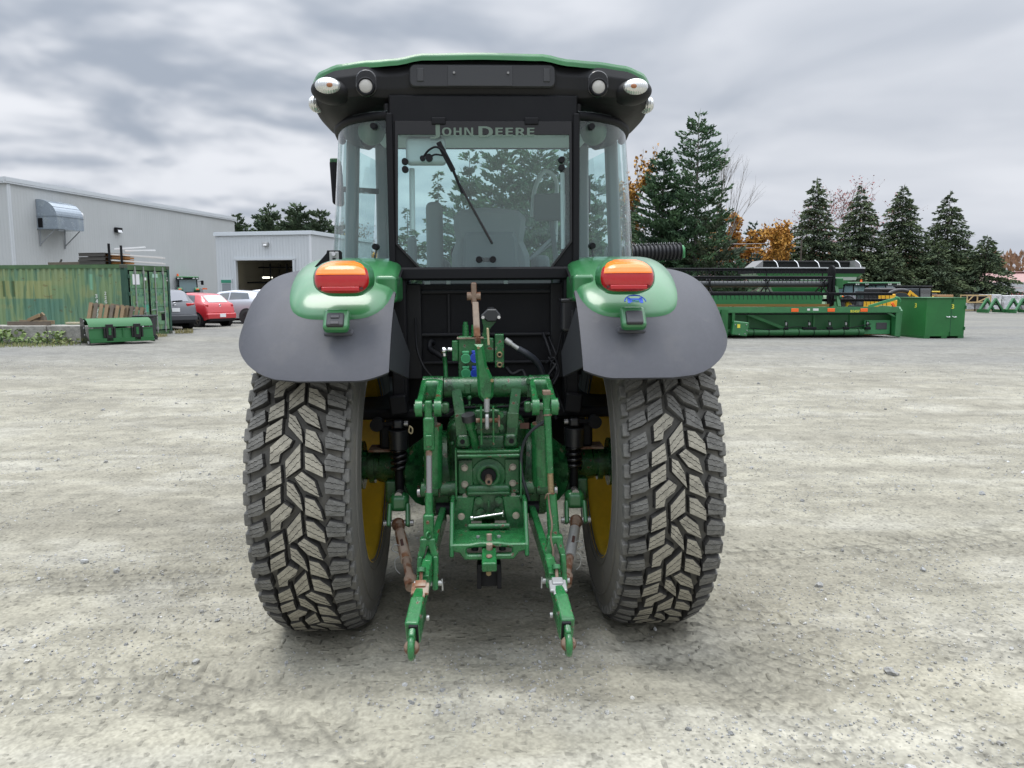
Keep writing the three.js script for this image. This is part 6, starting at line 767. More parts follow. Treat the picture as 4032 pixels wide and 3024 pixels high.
// ---- roof
{
  const r = part('roof', TR);
  const tp = [[0, 2.900], [0.30, 2.895], [0.345, 2.888], [0.40, 2.872], [0.55, 2.862], [0.70, 2.848], [0.80, 2.828], [0.86, 2.80], [0.90, 2.775]], topY = (x) => { x = Math.abs(x); for (let i = 0; i + 1 < tp.length; i++) if (x <= tp[i + 1][0]) { const f = (x - tp[i][0]) / (tp[i + 1][0] - tp[i][0]); return lerp(tp[i][1], tp[i + 1][1], f * f * (3 - 2 * f)); } return tp[tp.length - 1][1]; };
  const rows = [[0, 0.68, -0.08, -1.50], [0.05, 0.745, 0.02, -1.56], [0.25, 0.80, 0.05, -1.62], [0.40, 0.855, 0.08, -1.66], [0.48, 0.872, 0.125, -1.70], [0.62, 0.884, 0.14, -1.74], [0.84, 0.890, 0.145, -1.76], [1, 0.884, 0.13, -1.75]];
  const body = grid((u, v) => { const k = v * (rows.length - 1), i = Math.min(rows.length - 2, Math.floor(k)), f = k - i, [ss, w, zr, zf] = rows[i].map((q, j) => lerp(q, rows[i + 1][j], f)); const [qx, qz] = sq(u, 8), x = w * qx, zc = (zr + zf) / 2, hz = (zr - zf) / 2; let z = zc - hz * qz; const y = lerp(2.562 + 0.17 * sstep(-0.5, -1.35, z), topY(x) - 0.034, ss); if (z > -0.3) { z += (Math.abs(x) < 0.47 ? -0.05 * sstep(0.47, 0.44, Math.abs(x)) : 0) * sstep(0.44, 0.36, ss) * (1 - 0) + 0.05 * sstep(0.46, 0.60, Math.abs(x)) * sstep(0.25, 0.5, ss) * sstep(0.9, 0.75, Math.abs(x)); } return [x, y, z]; }, 240, 60);
  obj('fascia', [body, box(1.5, 0.02, 1.5, 0, 2.79, -0.78)], M.roofBlack, r);
  const cover = grid((u, v) => { const [qx, qz] = sq(u, 8), ro = Math.min(1, v / 0.93), x = 0.888 * ro * qx, z = -0.795 + 0.962 * ro * qz; return [x * (v > 0.96 ? 1.001 : 1), topY(x) - 0.008 * Math.pow(ro, 8) - 0.034 * Math.max(0, (v - 0.93) / 0.07) + 0.006, z]; }, 180, 30);
  { const ix = cover.index.array; for (let i = 0; i < ix.length; i += 3) { const t = ix[i]; ix[i] = ix[i + 1]; ix[i + 1] = t; } cover.computeVertexNormals(); }
  obj('roof_cover', [cover], M.green, r);
  obj('rear_panel', [tf(ext(rrect(0.72, 0.112, 0.03), 0.02, 0.006), 0, 2.790, 0.152, -0.06)], std(0.013, 0.0135, 0.015, 0.45), r); obj('panel_plate', [rb(0.32, 0.10, 0.012, 0.004, -0.012, 2.788, 0.16, -0.06)], std(0.020, 0.021, 0.023, 0.5), r); for (const x of [-0.305, 0.315]) obj('panel_slot', [rb(0.034, 0.066, 0.01, 0.005, x, 2.793, 0.161, -0.06)], std(0.025, 0.026, 0.028, 0.5), r); obj('bolt', [-0.14, 0.125].map((x) => cy([x, 2.802, 0.16], [x, 2.802, 0.173], 0.006, 0.006, 8)), M.steel, r);
  obj('brow', [rb(0.93, 0.10, 0.10, 0.045, 0, 2.664, 0.098, -0.2), rb(0.03, 0.10, 0.07, 0.012, -0.478, 2.62, 0.09, 0, 0, 0.05), rb(0.03, 0.10, 0.07, 0.012, 0.478, 2.62, 0.09, 0, 0, -0.05)], M.roofBlack, r);
  for (const s of [-1, 1]) {
    const o = part('rear_work_lamp', r, 'oval clear lens work lamp at the roof corner');
    const hs = tf(new THREE.SphereGeometry(1, 32, 20), 0, 0, 0); hs.scale(0.105, 0.062, 0.09); tf(hs, s * 0.745, 2.722, 0.12, 0, s * 0.3, s * 0.12); obj('lamp_housing', [hs], M.roofBlack, o);
    const ls = new THREE.SphereGeometry(1, 32, 16); ls.scale(0.066, 0.040, 0.035); tf(ls, s * 0.752, 2.732, 0.192, 0, s * 0.25, s * 0.1); obj('lens', [ls], M.lens, o); const bu = new THREE.SphereGeometry(1, 14, 10); bu.scale(0.02, 0.014, 0.01); tf(bu, s * 0.735, 2.728, 0.222); obj('bulb', [bu], std(0.3, 0.12, 0.05, 0.3), o);
    const p = part('round_work_lamp', r); obj('recess', [tf(ext(rrect(0.10, 0.128, 0.048), 0.02, 0.005), s * 0.562, 2.738, 0.212, 0, 0)], M.blackGloss, p); obj('lamp_rim', [tf(new THREE.TorusGeometry(0.037, 0.006, 8, 28), s * 0.562, 2.72, 0.236)], M.black, p); const rl = new THREE.SphereGeometry(1, 24, 12); rl.scale(0.035, 0.035, 0.014); tf(rl, s * 0.562, 2.72, 0.232); obj('lens', [rl], std(0.50, 0.49, 0.46, 0.3, 0, { bumpMap: rep(fineT, 20), bumpScale: 0.002 }), p);
    const q = part('side_lamp', r); const sl = new THREE.SphereGeometry(1, 20, 14); sl.scale(0.03, 0.042, 0.05); tf(sl, s * 0.848, 2.69, 0.0, 0, s * 0.5); obj('lens', [sl], M.lens, q);
  }
}
// ---- chassis, axle, hood
{
  const ch = part('chassis', TR);
  obj('housing', [rb(0.40, 0.52, 1.2, 0.05, 0, 0.84, -0.25), rb(0.36, 0.40, 2.0, 0.04, 0, 0.86, -1.6), rb(0.5, 0.3, 0.5, 0.04, 0, 0.62, -2.5)], M.greenCast, ch);
  obj('front_axle', [rb(1.5, 0.14, 0.16, 0.03, 0, 0.6, -2.55)], M.greenCast, ch);
  obj('fuel_tank', [rb(0.5, 0.4, 1.0, 0.06, -0.45, 0.8, -1.2), rb(0.4, 0.4, 0.9, 0.06, 0.48, 0.8, -1.2)], M.black, ch); obj('step', [rb(0.3, 0.05, 0.3, 0.01, -0.7, 0.5, -1.2), rb(0.3, 0.05, 0.3, 0.01, -0.72, 0.75, -1.2)], M.black, ch);
  const hd = part('hood', TR); obj('cover', [rb(0.84, 0.55, 1.9, 0.14, 0, 1.42, -2.45)], M.green, hd); obj('stripe', [box(0.85, 0.05, 1.5, 0, 1.48, -2.4)], M.yellow, hd); obj('exhaust', [cy([0.62, 1.4, -1.65], [0.62, 2.62, -1.65], 0.05)], M.black, hd);
  for (const s of [-1, 1]) {
    const a = part('rear_axle', TR), X = (x) => s * x;
    obj('axle_tube', [cy([X(0.36), 0.79, 0], [X(0.575), 0.81, 0], 0.115, 0.088, 10), cy([X(0.575), 0.81, 0], [X(0.66), 0.81, 0], 0.082, 0.078, 24), cy([X(0.66), 0.81, 0], [X(0.83), 0.81, 0], 0.06, 0.06, 16)], M.greenCast, a);
    obj('axle_flange', [cy([X(0.600), 0.81, 0], [X(0.628), 0.81, 0], 0.098, 0.098, 28), cy([X(0.66), 0.81, 0], [X(0.675), 0.81, 0], 0.13, 0.13, 28)], M.greenCast, a);
    obj('bell_housing', [cy([X(0.18), 0.80, 0.12], [X(0.265), 0.80, 0.12], 0.215, 0.21, 36), cy([X(0.265), 0.80, 0.12], [X(0.30), 0.80, 0.12], 0.235, 0.235, 36), cy([X(0.30), 0.80, 0.10], [X(0.40), 0.80, 0.02], 0.19, 0.11, 20)], M.greenCast, a);
    obj('flange_bolt', Array.from({ length: 12 }, (_, i) => { const t = i / 12 * 6.283; return cy([X(0.298), 0.80 + 0.217 * Math.sin(t), 0.12 + 0.217 * Math.cos(t)], [X(0.318), 0.80 + 0.217 * Math.sin(t), 0.12 + 0.217 * Math.cos(t)], 0.013, 0.013, 6); }), M.greenCast, a);
    // sway block bracket under the axle
    const b = part('stabilizer_bracket', TR); obj('casting', [rb(0.075, 0.26, 0.10, 0.02, X(0.445), 0.80, 0.14), rb(0.06, 0.12, 0.08, 0.015, X(0.498), 0.71, 0.16)], M.greenCast, b); obj('fork', [rb(0.10, 0.09, 0.09, 0.03, X(0.448), 0.675, 0.26), ...[-1, 1].map((q) => bar([X(0.448) + q * 0.045, 0.67, 0.28], [X(0.448) + q * 0.048, 0.565, 0.33], 0.022, 0.065, V(0, 0, 1), 0.01))], M.green, b); obj('pin', [cy([X(0.448) - 0.075, 0.583, 0.325], [X(0.448) + 0.075, 0.583, 0.325], 0.017, 0.017, 12), cy([X(0.45), 0.712, 0.2], [X(0.45), 0.712, 0.29], 0.02, 0.02, 12)], M.steel, b);
    // stabilizer rod from bracket to lower link
    const A = [X(0.448), 0.578, 0.335], B = [X(0.345), 0.435, 0.78], at = (f) => A.map((q, i) => lerp(q, B[i], f)), bar_ = part('stabilizer', TR);
    obj('eye', [tf(new THREE.SphereGeometry(0.035, 16, 12), ...A), cy(at(0), at(0.2), 0.028, 0.022)], M.rust, bar_); obj('sleeve', [cy(at(0.14), at(0.62), 0.0265, 0.0265, 18)], s > 0 ? M.zinc : M.rustPale, bar_); obj('rod', [cy(at(0.58), at(1), 0.02, 0.02, 14), cy(at(0.9), at(1.02), 0.03, 0.03, 14)], M.rust, bar_); obj('slot', [(() => { const p = at(0.30), q = at(0.42); return bar([p[0], p[1] + 0.012, p[2] + 0.018], [q[0], q[1] + 0.012, q[2] + 0.018], 0.016, 0.02, V(0, 0.4, 1)); })()], std(0.05, 0.02, 0.015, 0.8), bar_); { const p = at(0.36), w = X(-1); obj('clip', [tube([[p[0], p[1], p[2] + 0.02], [p[0] + s * 0.035, p[1] + 0.015, p[2] + 0.04], [p[0] + s * 0.05, p[1] - 0.01, p[2] + 0.035], [p[0] + s * 0.02, p[1] - 0.03, p[2] + 0.03]], 0.0028, 18, 5), tube([[p[0] - s * 0.01, p[1] - 0.03, p[2] + 0.05], [p[0] + s * 0.03, p[1] - 0.05, p[2] + 0.06], [p[0] + s * 0.028, p[1] - 0.10, p[2] + 0.06], [p[0] + s * 0.01, p[1] - 0.12, p[2] + 0.06]], 0.0026, 18, 5)], M.zinc, bar_); }
    // cab suspension strut
    const su = part('cab_suspension', TR), sx = 0.452; obj('canister', [cy([X(sx), 0.94, 0.2], [X(sx), 1.035, 0.2], 0.05, 0.052, 24), rb(0.05, 0.045, 0.05, 0.012, X(sx), 1.065, 0.2)], std(0.014, 0.015, 0.017, 0.4), su); obj('spring', [tube(Array.from({ length: 40 }, (_, i) => { const t = i / 39; return [X(sx) + Math.cos(t * 25) * 0.036, 0.94 - t * 0.12, 0.2 + Math.sin(t * 25) * 0.036]; }), 0.010, 120, 7)], M.blackGloss, su); obj('rod', [cy([X(sx), 0.72, 0.2], [X(sx), 0.95, 0.2], 0.022, 0.026, 14), cy([X(sx), 0.70, 0.17], [X(sx), 0.70, 0.235], 0.026, 0.026, 16)], M.black, su); obj('mount', [rb(0.09, 0.10, 0.09, 0.012, X(0.448), 1.165, 0.17, 0, 0, s * -0.1), rb(0.065, 0.34, 0.06, 0.008, X(0.447), 1.36, 0.14)], M.black, su); obj('link', [bar([X(sx), 1.07, 0.21], [X(0.555), 1.065, 0.19], 0.02, 0.02), cy([X(0.56), 1.065, 0.16], [X(0.56), 1.065, 0.22], 0.034, 0.034, 18), rb(0.06, 0.13, 0.06, 0.02, X(0.525), 0.99, 0.14)], M.black, su); obj('nut', [cy([X(0.40), 1.07, 0.21], [X(0.42), 1.07, 0.21], 0.015, 0.015, 6)], M.steel, su); obj('plate', [box(0.16, 0.012, 0.14, X(0.53), 0.925, 0.12)], M.rust, su);
  }
  obj('loop', [tube([[-0.385, 1.075, 0.3], [-0.37, 1.06, 0.3], [-0.375, 1.035, 0.3], [-0.388, 1.045, 0.3], [-0.383, 1.072, 0.3]], 0.004, 20, 6)], M.tan, ch);
}
// ---- hydraulic hitch and everything between the wheels
{
  const H = part('hitch', TR), G = M.greenCast;
  // rear casting with its bolts
  obj('rear_casting', [rb(0.30, 0.40, 0.18, 0.03, 0, 0.86, 0.42), rb(0.26, 0.20, 0.2, 0.04, 0, 1.08, 0.36), rb(0.22, 0.17, 0.06, 0.02, 0.005, 0.745, 0.525)], G, H);
  obj('rockshaft', [cy([-0.20, 1.285, 0.45], [0.23, 1.285, 0.45], 0.05, 0.05, 28), ...[-1, 1].map((s) => cy([s * 0.205, 1.285, 0.45], [s * 0.30, 1.285, 0.45], 0.055, 0.055, 28))], G, H);
  for (const s of [-1, 1]) {
    const X = (x) => s * x;
    obj('casting_leg', [bar([X(0.145), 1.30, 0.47], [X(0.125), 1.16, 0.50], 0.05, 0.05), bar([X(0.125), 1.17, 0.50], [X(0.115), 1.02, 0.50], 0.055, 0.05), rb(0.07, 0.07, 0.08, 0.02, X(0.112), 1.035, 0.50)], G, H);
    obj('boss', [cy([X(0.115), 1.04, 0.5], [X(0.115), 1.04, 0.55], 0.022, 0.022, 18), cy([X(0.10), 0.985, 0.46], [X(0.10), 0.985, 0.52], 0.016, 0.016, 6)], G, H); obj('boss_hole', [cy([X(0.115), 1.04, 0.55], [X(0.115), 1.04, 0.5525], 0.012, 0.012, 12)], M.black, H);
    // lift arm
    const la = part('lift_arm', H); obj('arm', [rb(0.10, 0.10, 0.12, 0.03, X(0.255), 1.28, 0.47), ...[-1, 1].map((q) => bar([X(0.255) + q * 0.038, 1.30, 0.47], [X(0.255) + q * 0.040, 1.235, 0.76], 0.028, 0.06, V(0, 1, 0.2), 0.012)), ...[-1, 1].map((q) => cy([X(0.255) + q * 0.026, 1.235, 0.765], [X(0.255) + q * 0.056, 1.235, 0.765], 0.038, 0.038, 22))], M.hitch, la); obj('pin', [cy([X(0.255) - 0.062, 1.235, 0.765], [X(0.255) + 0.062, 1.235, 0.765], 0.02, 0.02, 16)], M.greenCast, la); obj('stop', [rb(0.035, 0.05, 0.05, 0.012, X(0.19), 1.21, 0.6), rb(0.03, 0.05, 0.05, 0.012, X(0.315), 1.21, 0.6)], G, la);
    // lift cylinder
    const lc = part('lift_cylinder', H); obj('barrel', [cy([X(0.258), 0.815, 0.5], [X(0.252), 1.115, 0.52], 0.044, 0.044, 28), cy([X(0.2565), 0.99, 0.511], [X(0.2563), 0.995, 0.511], 0.046, 0.046, 28)], M.hitch, lc); obj('wiper_ring', [cy([X(0.252), 1.112, 0.52], [X(0.2519), 1.122, 0.52], 0.038, 0.036, 24)], M.rust, lc); obj('rod', [cy([X(0.252), 1.11, 0.52], [X(0.255), 1.22, 0.66], 0.022, 0.022, 14)], M.steel, lc); obj('eye', [cy([X(0.315), 0.80, 0.5], [X(0.235), 0.80, 0.5], 0.036, 0.036, 22), rb(0.045, 0.05, 0.06, 0.015, X(0.30), 0.795, 0.5)], G, lc);
    obj('pivot_tube', [cy([X(0.222), 0.80, 0.49], [X(0.14), 0.80, 0.49], 0.036, 0.038, 22)], G, lc); obj('nut', [cy([X(0.318), 0.785, 0.5], [X(0.335), 0.785, 0.5], 0.022, 0.022, 6)], M.steel, lc);
    // plate bolts
    // lower link: back bar, flat tip, hook
    const ll = part('lower_link', H), p0 = [X(0.215), 0.665, 0.46], p1 = [X(0.262), 0.56, 0.92], p2 = [X(0.285), 0.51, 1.23], p3 = [X(0.287), 0.465, 1.36];
    obj('link_bar', [bar(p0, p1, 0.034, 0.085, V(0, 1, 0.3), 0.008), bar([p1[0], p1[1], p1[2] - 0.03], p2, 0.042, 0.09, V(0, 1, 0.3), 0.008)], M.hitch, ll);
    obj('link_tip', [rb(0.054, 0.105, 0.15, 0.01, X(0.284), 0.497, 1.28, 0.35, s * 0.1)], M.hitch, ll); obj('tip_slot', [rb(0.035, 0.085, 0.02, 0.004, X(0.285), 0.475, 1.352, 0.35)], M.black, ll);
    obj('hook', [bar([X(0.286), 0.50, 1.33], [X(0.291), 0.462, 1.385], 0.026, 0.06, V(0, 1, 0.4), 0.01), bar([X(0.290), 0.47, 1.38], [X(0.292), 0.408, 1.40], 0.026, 0.06, V(0, 0, 1), 0.012), tf(new THREE.TorusGeometry(0.036, 0.013, 8, 24), X(0.291), 0.435, 1.385, 0, Math.PI / 2)], M.hitch, ll); obj('ball', [tf(new THREE.SphereGeometry(0.029, 20, 14), X(0.291), 0.435, 1.385)], M.rust, ll);
    const lk = part('latch', H); obj('plate', [rb(0.07, 0.014, 0.075, 0.006, X(0.276), 0.562, 1.14, 0.22), rb(0.045, 0.016, 0.045, 0.005, X(0.276), 0.573, 1.12, 0.22), rb(0.016, 0.01, 0.03, 0.004, X(0.262), 0.554, 1.185, 0.22), rb(0.016, 0.01, 0.03, 0.004, X(0.292), 0.554, 1.185, 0.22)], s < 0 ? M.rustPale : M.zinc, lk); obj('stem', [cy([X(0.276), 0.565, 1.11], [X(0.276), 0.615, 1.07], 0.007, 0.007, 8)], M.rust, lk); obj('knob', [cy([X(0.276), 0.606, 1.075], [X(0.276), 0.620, 1.064], 0.018, 0.019, 16)], M.hitch, lk); obj('strap', [rb(0.05, 0.02, 0.04, 0.005, X(0.27), 0.585, 1.05, 0.22)], M.hitch, lk);
    obj('link_pin', [cy([X(0.178), 0.69, 0.45], [X(0.25), 0.69, 0.45], 0.03, 0.03, 16)], M.black, ll); obj('bolt', [cy([X(0.245), 0.485, 1.24], [X(0.235), 0.485, 1.24], 0.011, 0.011, 6)], M.zinc, ll);
    // lift rod
    const lr = part('lift_rod', H);
    if (s < 0) { obj('upper_fork', [rb(0.034, 0.17, 0.04, 0.01, -0.255, 1.185, 0.775), rb(0.048, 0.15, 0.05, 0.012, -0.254, 1.125, 0.782), rb(0.03, 0.05, 0.03, 0.006, -0.253, 1.10, 0.81), rb(0.04, 0.03, 0.045, 0.008, -0.255, 1.235, 0.77)], M.hitch, lr); obj('thread', [cy([-0.255, 1.06, 0.79], [-0.255, 0.865, 0.83], 0.0135, 0.0135, 14)], M.steel, lr); obj('rust_band', [cy([-0.255, 1.06, 0.79], [-0.255, 1.03, 0.796], 0.0142, 0.0142, 14)], M.rust, lr); obj('lower_tube', [cy([-0.256, 0.872, 0.828], [-0.257, 0.76, 0.845], 0.017, 0.017, 14), rb(0.046, 0.12, 0.046, 0.01, -0.258, 0.725, 0.852)], M.hitch, lr); obj('bolt', [cy([-0.26, 0.755, 0.87], [-0.26, 0.755, 0.885], 0.007, 0.007, 8), cy([-0.255, 1.078, 0.81], [-0.255, 1.078, 0.822], 0.006, 0.006, 8)], M.rust, lr); obj('loop', [tf(new THREE.TorusGeometry(0.014, 0.006, 6, 16), -0.258, 0.70, 0.885, 0, 0.9)], M.hitch, lr); }
    else { obj('upper_tube', [rb(0.034, 0.10, 0.04, 0.01, 0.262, 1.245, 0.77), cy([0.264, 1.22, 0.775], [0.275, 0.945, 0.80], 0.017, 0.015, 16), rb(0.032, 0.06, 0.034, 0.008, 0.265, 1.20, 0.775)], M.hitch, lr); obj('rust_band', [cy([0.2652, 1.203, 0.777], [0.2656, 1.196, 0.778], 0.0195, 0.0195, 14), rb(0.036, 0.02, 0.042, 0.004, 0.262, 1.298, 0.77)], M.rust, lr); obj('thread', [cy([0.275, 0.95, 0.80], [0.278, 0.85, 0.815], 0.0125, 0.0125, 12), ...Array.from({ length: 14 }, (_, i) => tf(new THREE.TorusGeometry(0.0125, 0.0018, 4, 14), 0.2752 + i * 0.0002, 0.942 - i * 0.0064, 0.801 + i * 0.001, Math.PI / 2))], M.brass, lr); obj('lower_tube', [cy([0.278, 0.855, 0.815], [0.288, 0.65, 0.845], 0.024, 0.027, 20)], M.hitch, lr); obj('chain', [tube([[0.262, 0.865, 0.845], [0.268, 0.80, 0.85], [0.276, 0.73, 0.878], [0.27, 0.68, 0.885], [0.278, 0.63, 0.895], [0.28, 0.585, 0.90]], 0.004, 60, 5), tube([[0.25, 0.84, 0.84], [0.258, 0.862, 0.845], [0.29, 0.862, 0.842]], 0.0035, 16, 5)], M.rust, lr); }
    const fx = s < 0 ? -0.262 : 0.290; obj('lower_fork', [...[-1, 1].map((q) => bar([fx + q * 0.012, 0.675, 0.858], [fx + q * 0.033, 0.60, 0.868], 0.03, 0.05, V(0, 0, 1), 0.008)), ...[-1, 1].map((q) => bar([fx + q * 0.033, 0.605, 0.868], [fx + q * 0.034 + X(0.004), 0.46, 0.90], 0.026, 0.056, V(0, 0, 1), 0.01)), rb(0.07, 0.035, 0.05, 0.01, fx, 0.665, 0.858)], M.hitch, lr); obj('fork_pin', [cy([fx - 0.06, 0.49, 0.9], [fx + 0.06, 0.49, 0.9], 0.012, 0.012, 10), cy([fx - s * 0.062, 0.46, 0.905], [fx - s * 0.06, 0.51, 0.905], 0.004, 0.004, 6)], M.zinc, lr);
  }
  // shaft shield frame and output shaft
  const ps = part('shaft_guard', H); obj('back_plate', [rb(0.30, 0.20, 0.02, 0.006, 0.005, 0.885, 0.515)], std(0.018, 0.12, 0.035, 0.5, 0, { map: rep(grimeT, 2) }), ps); obj('frame', [box(0.006, 0.235, 0.07, -0.146, 0.892, 0.56), box(0.006, 0.235, 0.07, 0.156, 0.892, 0.56), rb(0.296, 0.012, 0.06, 0.004, 0.005, 0.995, 0.545), cy([-0.138, 0.976, 0.575], [0.15, 0.976, 0.575], 0.008, 0.008, 12)], M.hitch, ps); obj('side_plate', [rb(0.068, 0.165, 0.018, 0.005, -0.103, 0.868, 0.532), rb(0.068, 0.165, 0.018, 0.005, 0.118, 0.868, 0.532)], G, ps);
  obj('collar', [tf(lathe([[0.0, 0.0], [0.082, 0.0], [0.082, 0.010], [0.078, 0.013], [0.060, 0.013], [0.056, 0.024], [0.040, 0.026], [0.036, 0.012]], 40), 0.006, 0.872, 0.52, Math.PI / 2), tf(ext([[-0.03, -0.055], [0.03, -0.055], [0.012, -0.085], [-0.012, -0.085]], 0.02, 0.004), 0.006, 0.872, 0.53)], G, ps); obj('seal', [cy([0.006, 0.872, 0.533], [0.006, 0.872, 0.5395], 0.035, 0.035, 28)], M.black, ps); obj('output_shaft', [cy([0.006, 0.866, 0.52], [0.006, 0.858, 0.60], 0.0165, 0.0165, 12)], std(0.22, 0.15, 0.11, 0.5, 0.5), ps); obj('shaft_hole', [cy([0.006, 0.8579, 0.601], [0.006, 0.8578, 0.6025], 0.007, 0.007, 12)], M.black, ps);
  for (const [x, y] of [[-0.107, 0.913], [0.121, 0.914], [-0.107, 0.834], [0.12, 0.836], [-0.106, 0.772], [0.122, 0.772]]) obj('bolt', [cy([x, y, 0.54], [x, y, 0.545], 0.0165, 0.0165, 16), cy([x, y, 0.545], [x, y, 0.559], 0.0125, 0.0125, 6)], std(0.30, 0.27, 0.22, 0.5, 0.3), H);
  obj('casting_bolt', [[-0.042, 0.76], [0.052, 0.76], [-0.034, 0.705], [0.046, 0.705]].flatMap(([x, y]) => [cy([x, y, 0.56], [x, y, 0.585], 0.019, 0.019, 18), cy([x, y, 0.585], [x, y, 0.592], 0.013, 0.013, 14)]), G, H); obj('casting_rib', [rb(0.009, 0.03, 0.02, 0.003, 0.005, 0.745, 0.575), rb(0.04, 0.014, 0.02, 0.004, 0.005, 0.692, 0.575), rb(0.2, 0.012, 0.02, 0.004, 0.005, 0.795, 0.565)], G, H);
  // drawbar frame
  const db = part('drawbar_frame', H);
  for (const s of [-1, 1]) { obj('hanger', [tf(ext([[0.062, 0.78], [0.15, 0.78], [0.168, 0.70], [0.168, 0.61], [0.09, 0.60], [0.082, 0.66]].map(([x, y]) => [s * x + 0.004, y]), 0.03, 0.006), 0, 0, 0.585, -0.05), tf(ext([[0, 0.79], [0.12, 0.79], [0.255, 0.63], [0.265, 0.585], [0.24, 0.57], [0, 0.60]], 0.018, 0.004), s * 0.166 + 0.004, 0, 0.575, 0, -Math.PI / 2)], M.hitch, db); for (const [x, y] of [[0.128, 0.695]]) obj('bolt', [cy([s * x + 0.004, y, 0.60], [s * x + 0.004, y, 0.605], 0.0165, 0.0165, 16), cy([s * x + 0.004, y, 0.605], [s * x + 0.004, y, 0.62], 0.0125, 0.0125, 6)], std(0.42, 0.37, 0.30, 0.5, 0.4), db); }
  obj('shelf', [tf(ext([[-0.165, -0.6], [-0.03, -0.6], [-0.02, -0.575], [0.03, -0.575], [0.04, -0.6], [0.173, -0.6], [0.173, -0.825], [0.10, -0.825], [0.045, -0.805], [-0.03, -0.805], [-0.085, -0.825], [-0.165, -0.825]].map(([x, z]) => [x, -z]), 0.022, 0.006), 0, 0.625, 0, Math.PI / 2)].map((g) => { g.translate(0, 0, 0); return g; }), M.hitch, db);
  obj('front_lip', [tf(ext([[-0.168, 0.645], [-0.085, 0.645], [-0.04, 0.652], [0.045, 0.652], [0.09, 0.645], [0.175, 0.645], [0.175, 0.615], [0.135, 0.605], [0.112, 0.573], [-0.105, 0.573], [-0.128, 0.605], [-0.168, 0.615]], 0.04, 0.006, [move(rrect(0.20, 0.032, 0.012), 0.004, 0.612)]), 0, -0.008, 0.835, -0.04)], M.hitch, db);
  obj('cross_tube', [cy([-0.09, 0.655, 0.63], [0.10, 0.655, 0.63], 0.013, 0.013, 14)], M.hitch, db); obj('roller', [cy([-0.06, 0.60, 0.80], [-0.06, 0.625, 0.80], 0.016, 0.016, 14), cy([0.062, 0.60, 0.80], [0.062, 0.625, 0.80], 0.016, 0.016, 14)], M.black, db); obj('small_bolt', [cy([-0.046, 0.637, 0.74], [-0.046, 0.645, 0.74], 0.009, 0.009, 6), cy([0.048, 0.637, 0.74], [0.048, 0.645, 0.74], 0.009, 0.009, 6)], M.zinc, db);
  const dr = part('drawbar', H); obj('tongue', [rb(0.064, 0.042, 0.55, 0.006, 0.002, 0.60, 0.64, 0.06), rb(0.064, 0.045, 0.12, 0.008, 0.002, 0.59, 0.90, 0.25)], M.hitch, dr); obj('hole', [cy([0.002, 0.6115, 0.917], [0.002, 0.6135, 0.9176], 0.013, 0.013, 18)], M.rust, dr); obj('pin', [cy([0.004, 0.61, 0.855], [0.004, 0.648, 0.86], 0.015, 0.015, 6), cy([0.004, 0.64, 0.80], [0.004, 0.672, 0.80], 0.013, 0.013, 6)], M.rustPale, dr); obj('step_block', [rb(0.105, 0.035, 0.1, 0.006, 0.002, 0.518, 0.76), rb(0.085, 0.085, 0.08, 0.006, 0.002, 0.465, 0.74), rb(0.02, 0.10, 0.09, 0.004, -0.043, 0.47, 0.76), rb(0.02, 0.10, 0.09, 0.004, 0.047, 0.47, 0.76)], M.black, dr); obj('bolt', [cy([0.0, 0.487, 0.775], [0.0, 0.487, 0.79], 0.012, 0.012, 10)], M.brass, dr);
  obj('lock_pin', [cy([-0.07, 0.692, 0.62], [0.07, 0.715, 0.63], 0.0055, 0.0055, 8), cy([0.07, 0.70, 0.63], [0.07, 0.73, 0.63], 0.004, 0.004, 6), rb(0.02, 0.02, 0.02, 0.006, -0.075, 0.692, 0.62)], M.chrome, H);
  // top link stowed upright
  const tl = part('top_link', H); obj('rear_eye', [tf(ext(rrect(0.045, 0.075, 0.018), 0.018, 0.004), 0.001, 1.145, 0.61, 0, Math.PI / 2), cy([0.001, 1.19, 0.61], [0.001, 1.25, 0.61], 0.0135, 0.0135, 12)], M.zinc, tl); obj('pin', [cy([-0.05, 1.15, 0.61], [0.055, 1.15, 0.61], 0.011, 0.011, 12), bar([0.056, 1.12, 0.62], [0.056, 1.175, 0.62], 0.01, 0.012)], M.rust, tl);
  obj('body', [tf(ext([[-0.053, 1.50], [-0.012, 1.50], [0.004, 1.40], [0.036, 1.33], [0.030, 1.258], [0.010, 1.236], [-0.018, 1.236], [-0.038, 1.262], [-0.046, 1.40]], 0.05, 0.012), 0, 0, 0.585)], M.hitch, tl); obj('grease_nipple', [cy([-0.035, 1.485, 0.61], [-0.035, 1.485, 0.618], 0.006, 0.006, 8), cy([0.026, 1.335, 0.61], [0.026, 1.335, 0.622], 0.008, 0.008, 6), cy([0.002, 1.25, 0.608], [0.002, 1.25, 0.616], 0.006, 0.006, 8)], M.brass, tl);
  obj('thread', [cy([-0.034, 1.49, 0.575], [-0.04, 1.535, 0.565], 0.0125, 0.0125, 12), ...Array.from({ length: 6 }, (_, i) => tf(new THREE.TorusGeometry(0.0125, 0.002, 4, 12), -0.034 - i * 0.001, 1.497 + i * 0.006, 0.573, Math.PI / 2))], M.rust, tl); obj('bar', [bar([-0.04, 1.53, 0.565], [-0.047, 1.69, 0.525], 0.030, 0.024, V(0, 0, 1), 0.006)], M.rustPale, tl); obj('front_eye', [rb(0.026, 0.10, 0.04, 0.008, -0.053, 1.73, 0.515), cy([-0.085, 1.717, 0.515], [-0.022, 1.717, 0.515], 0.019, 0.019, 18)], M.rust, tl);
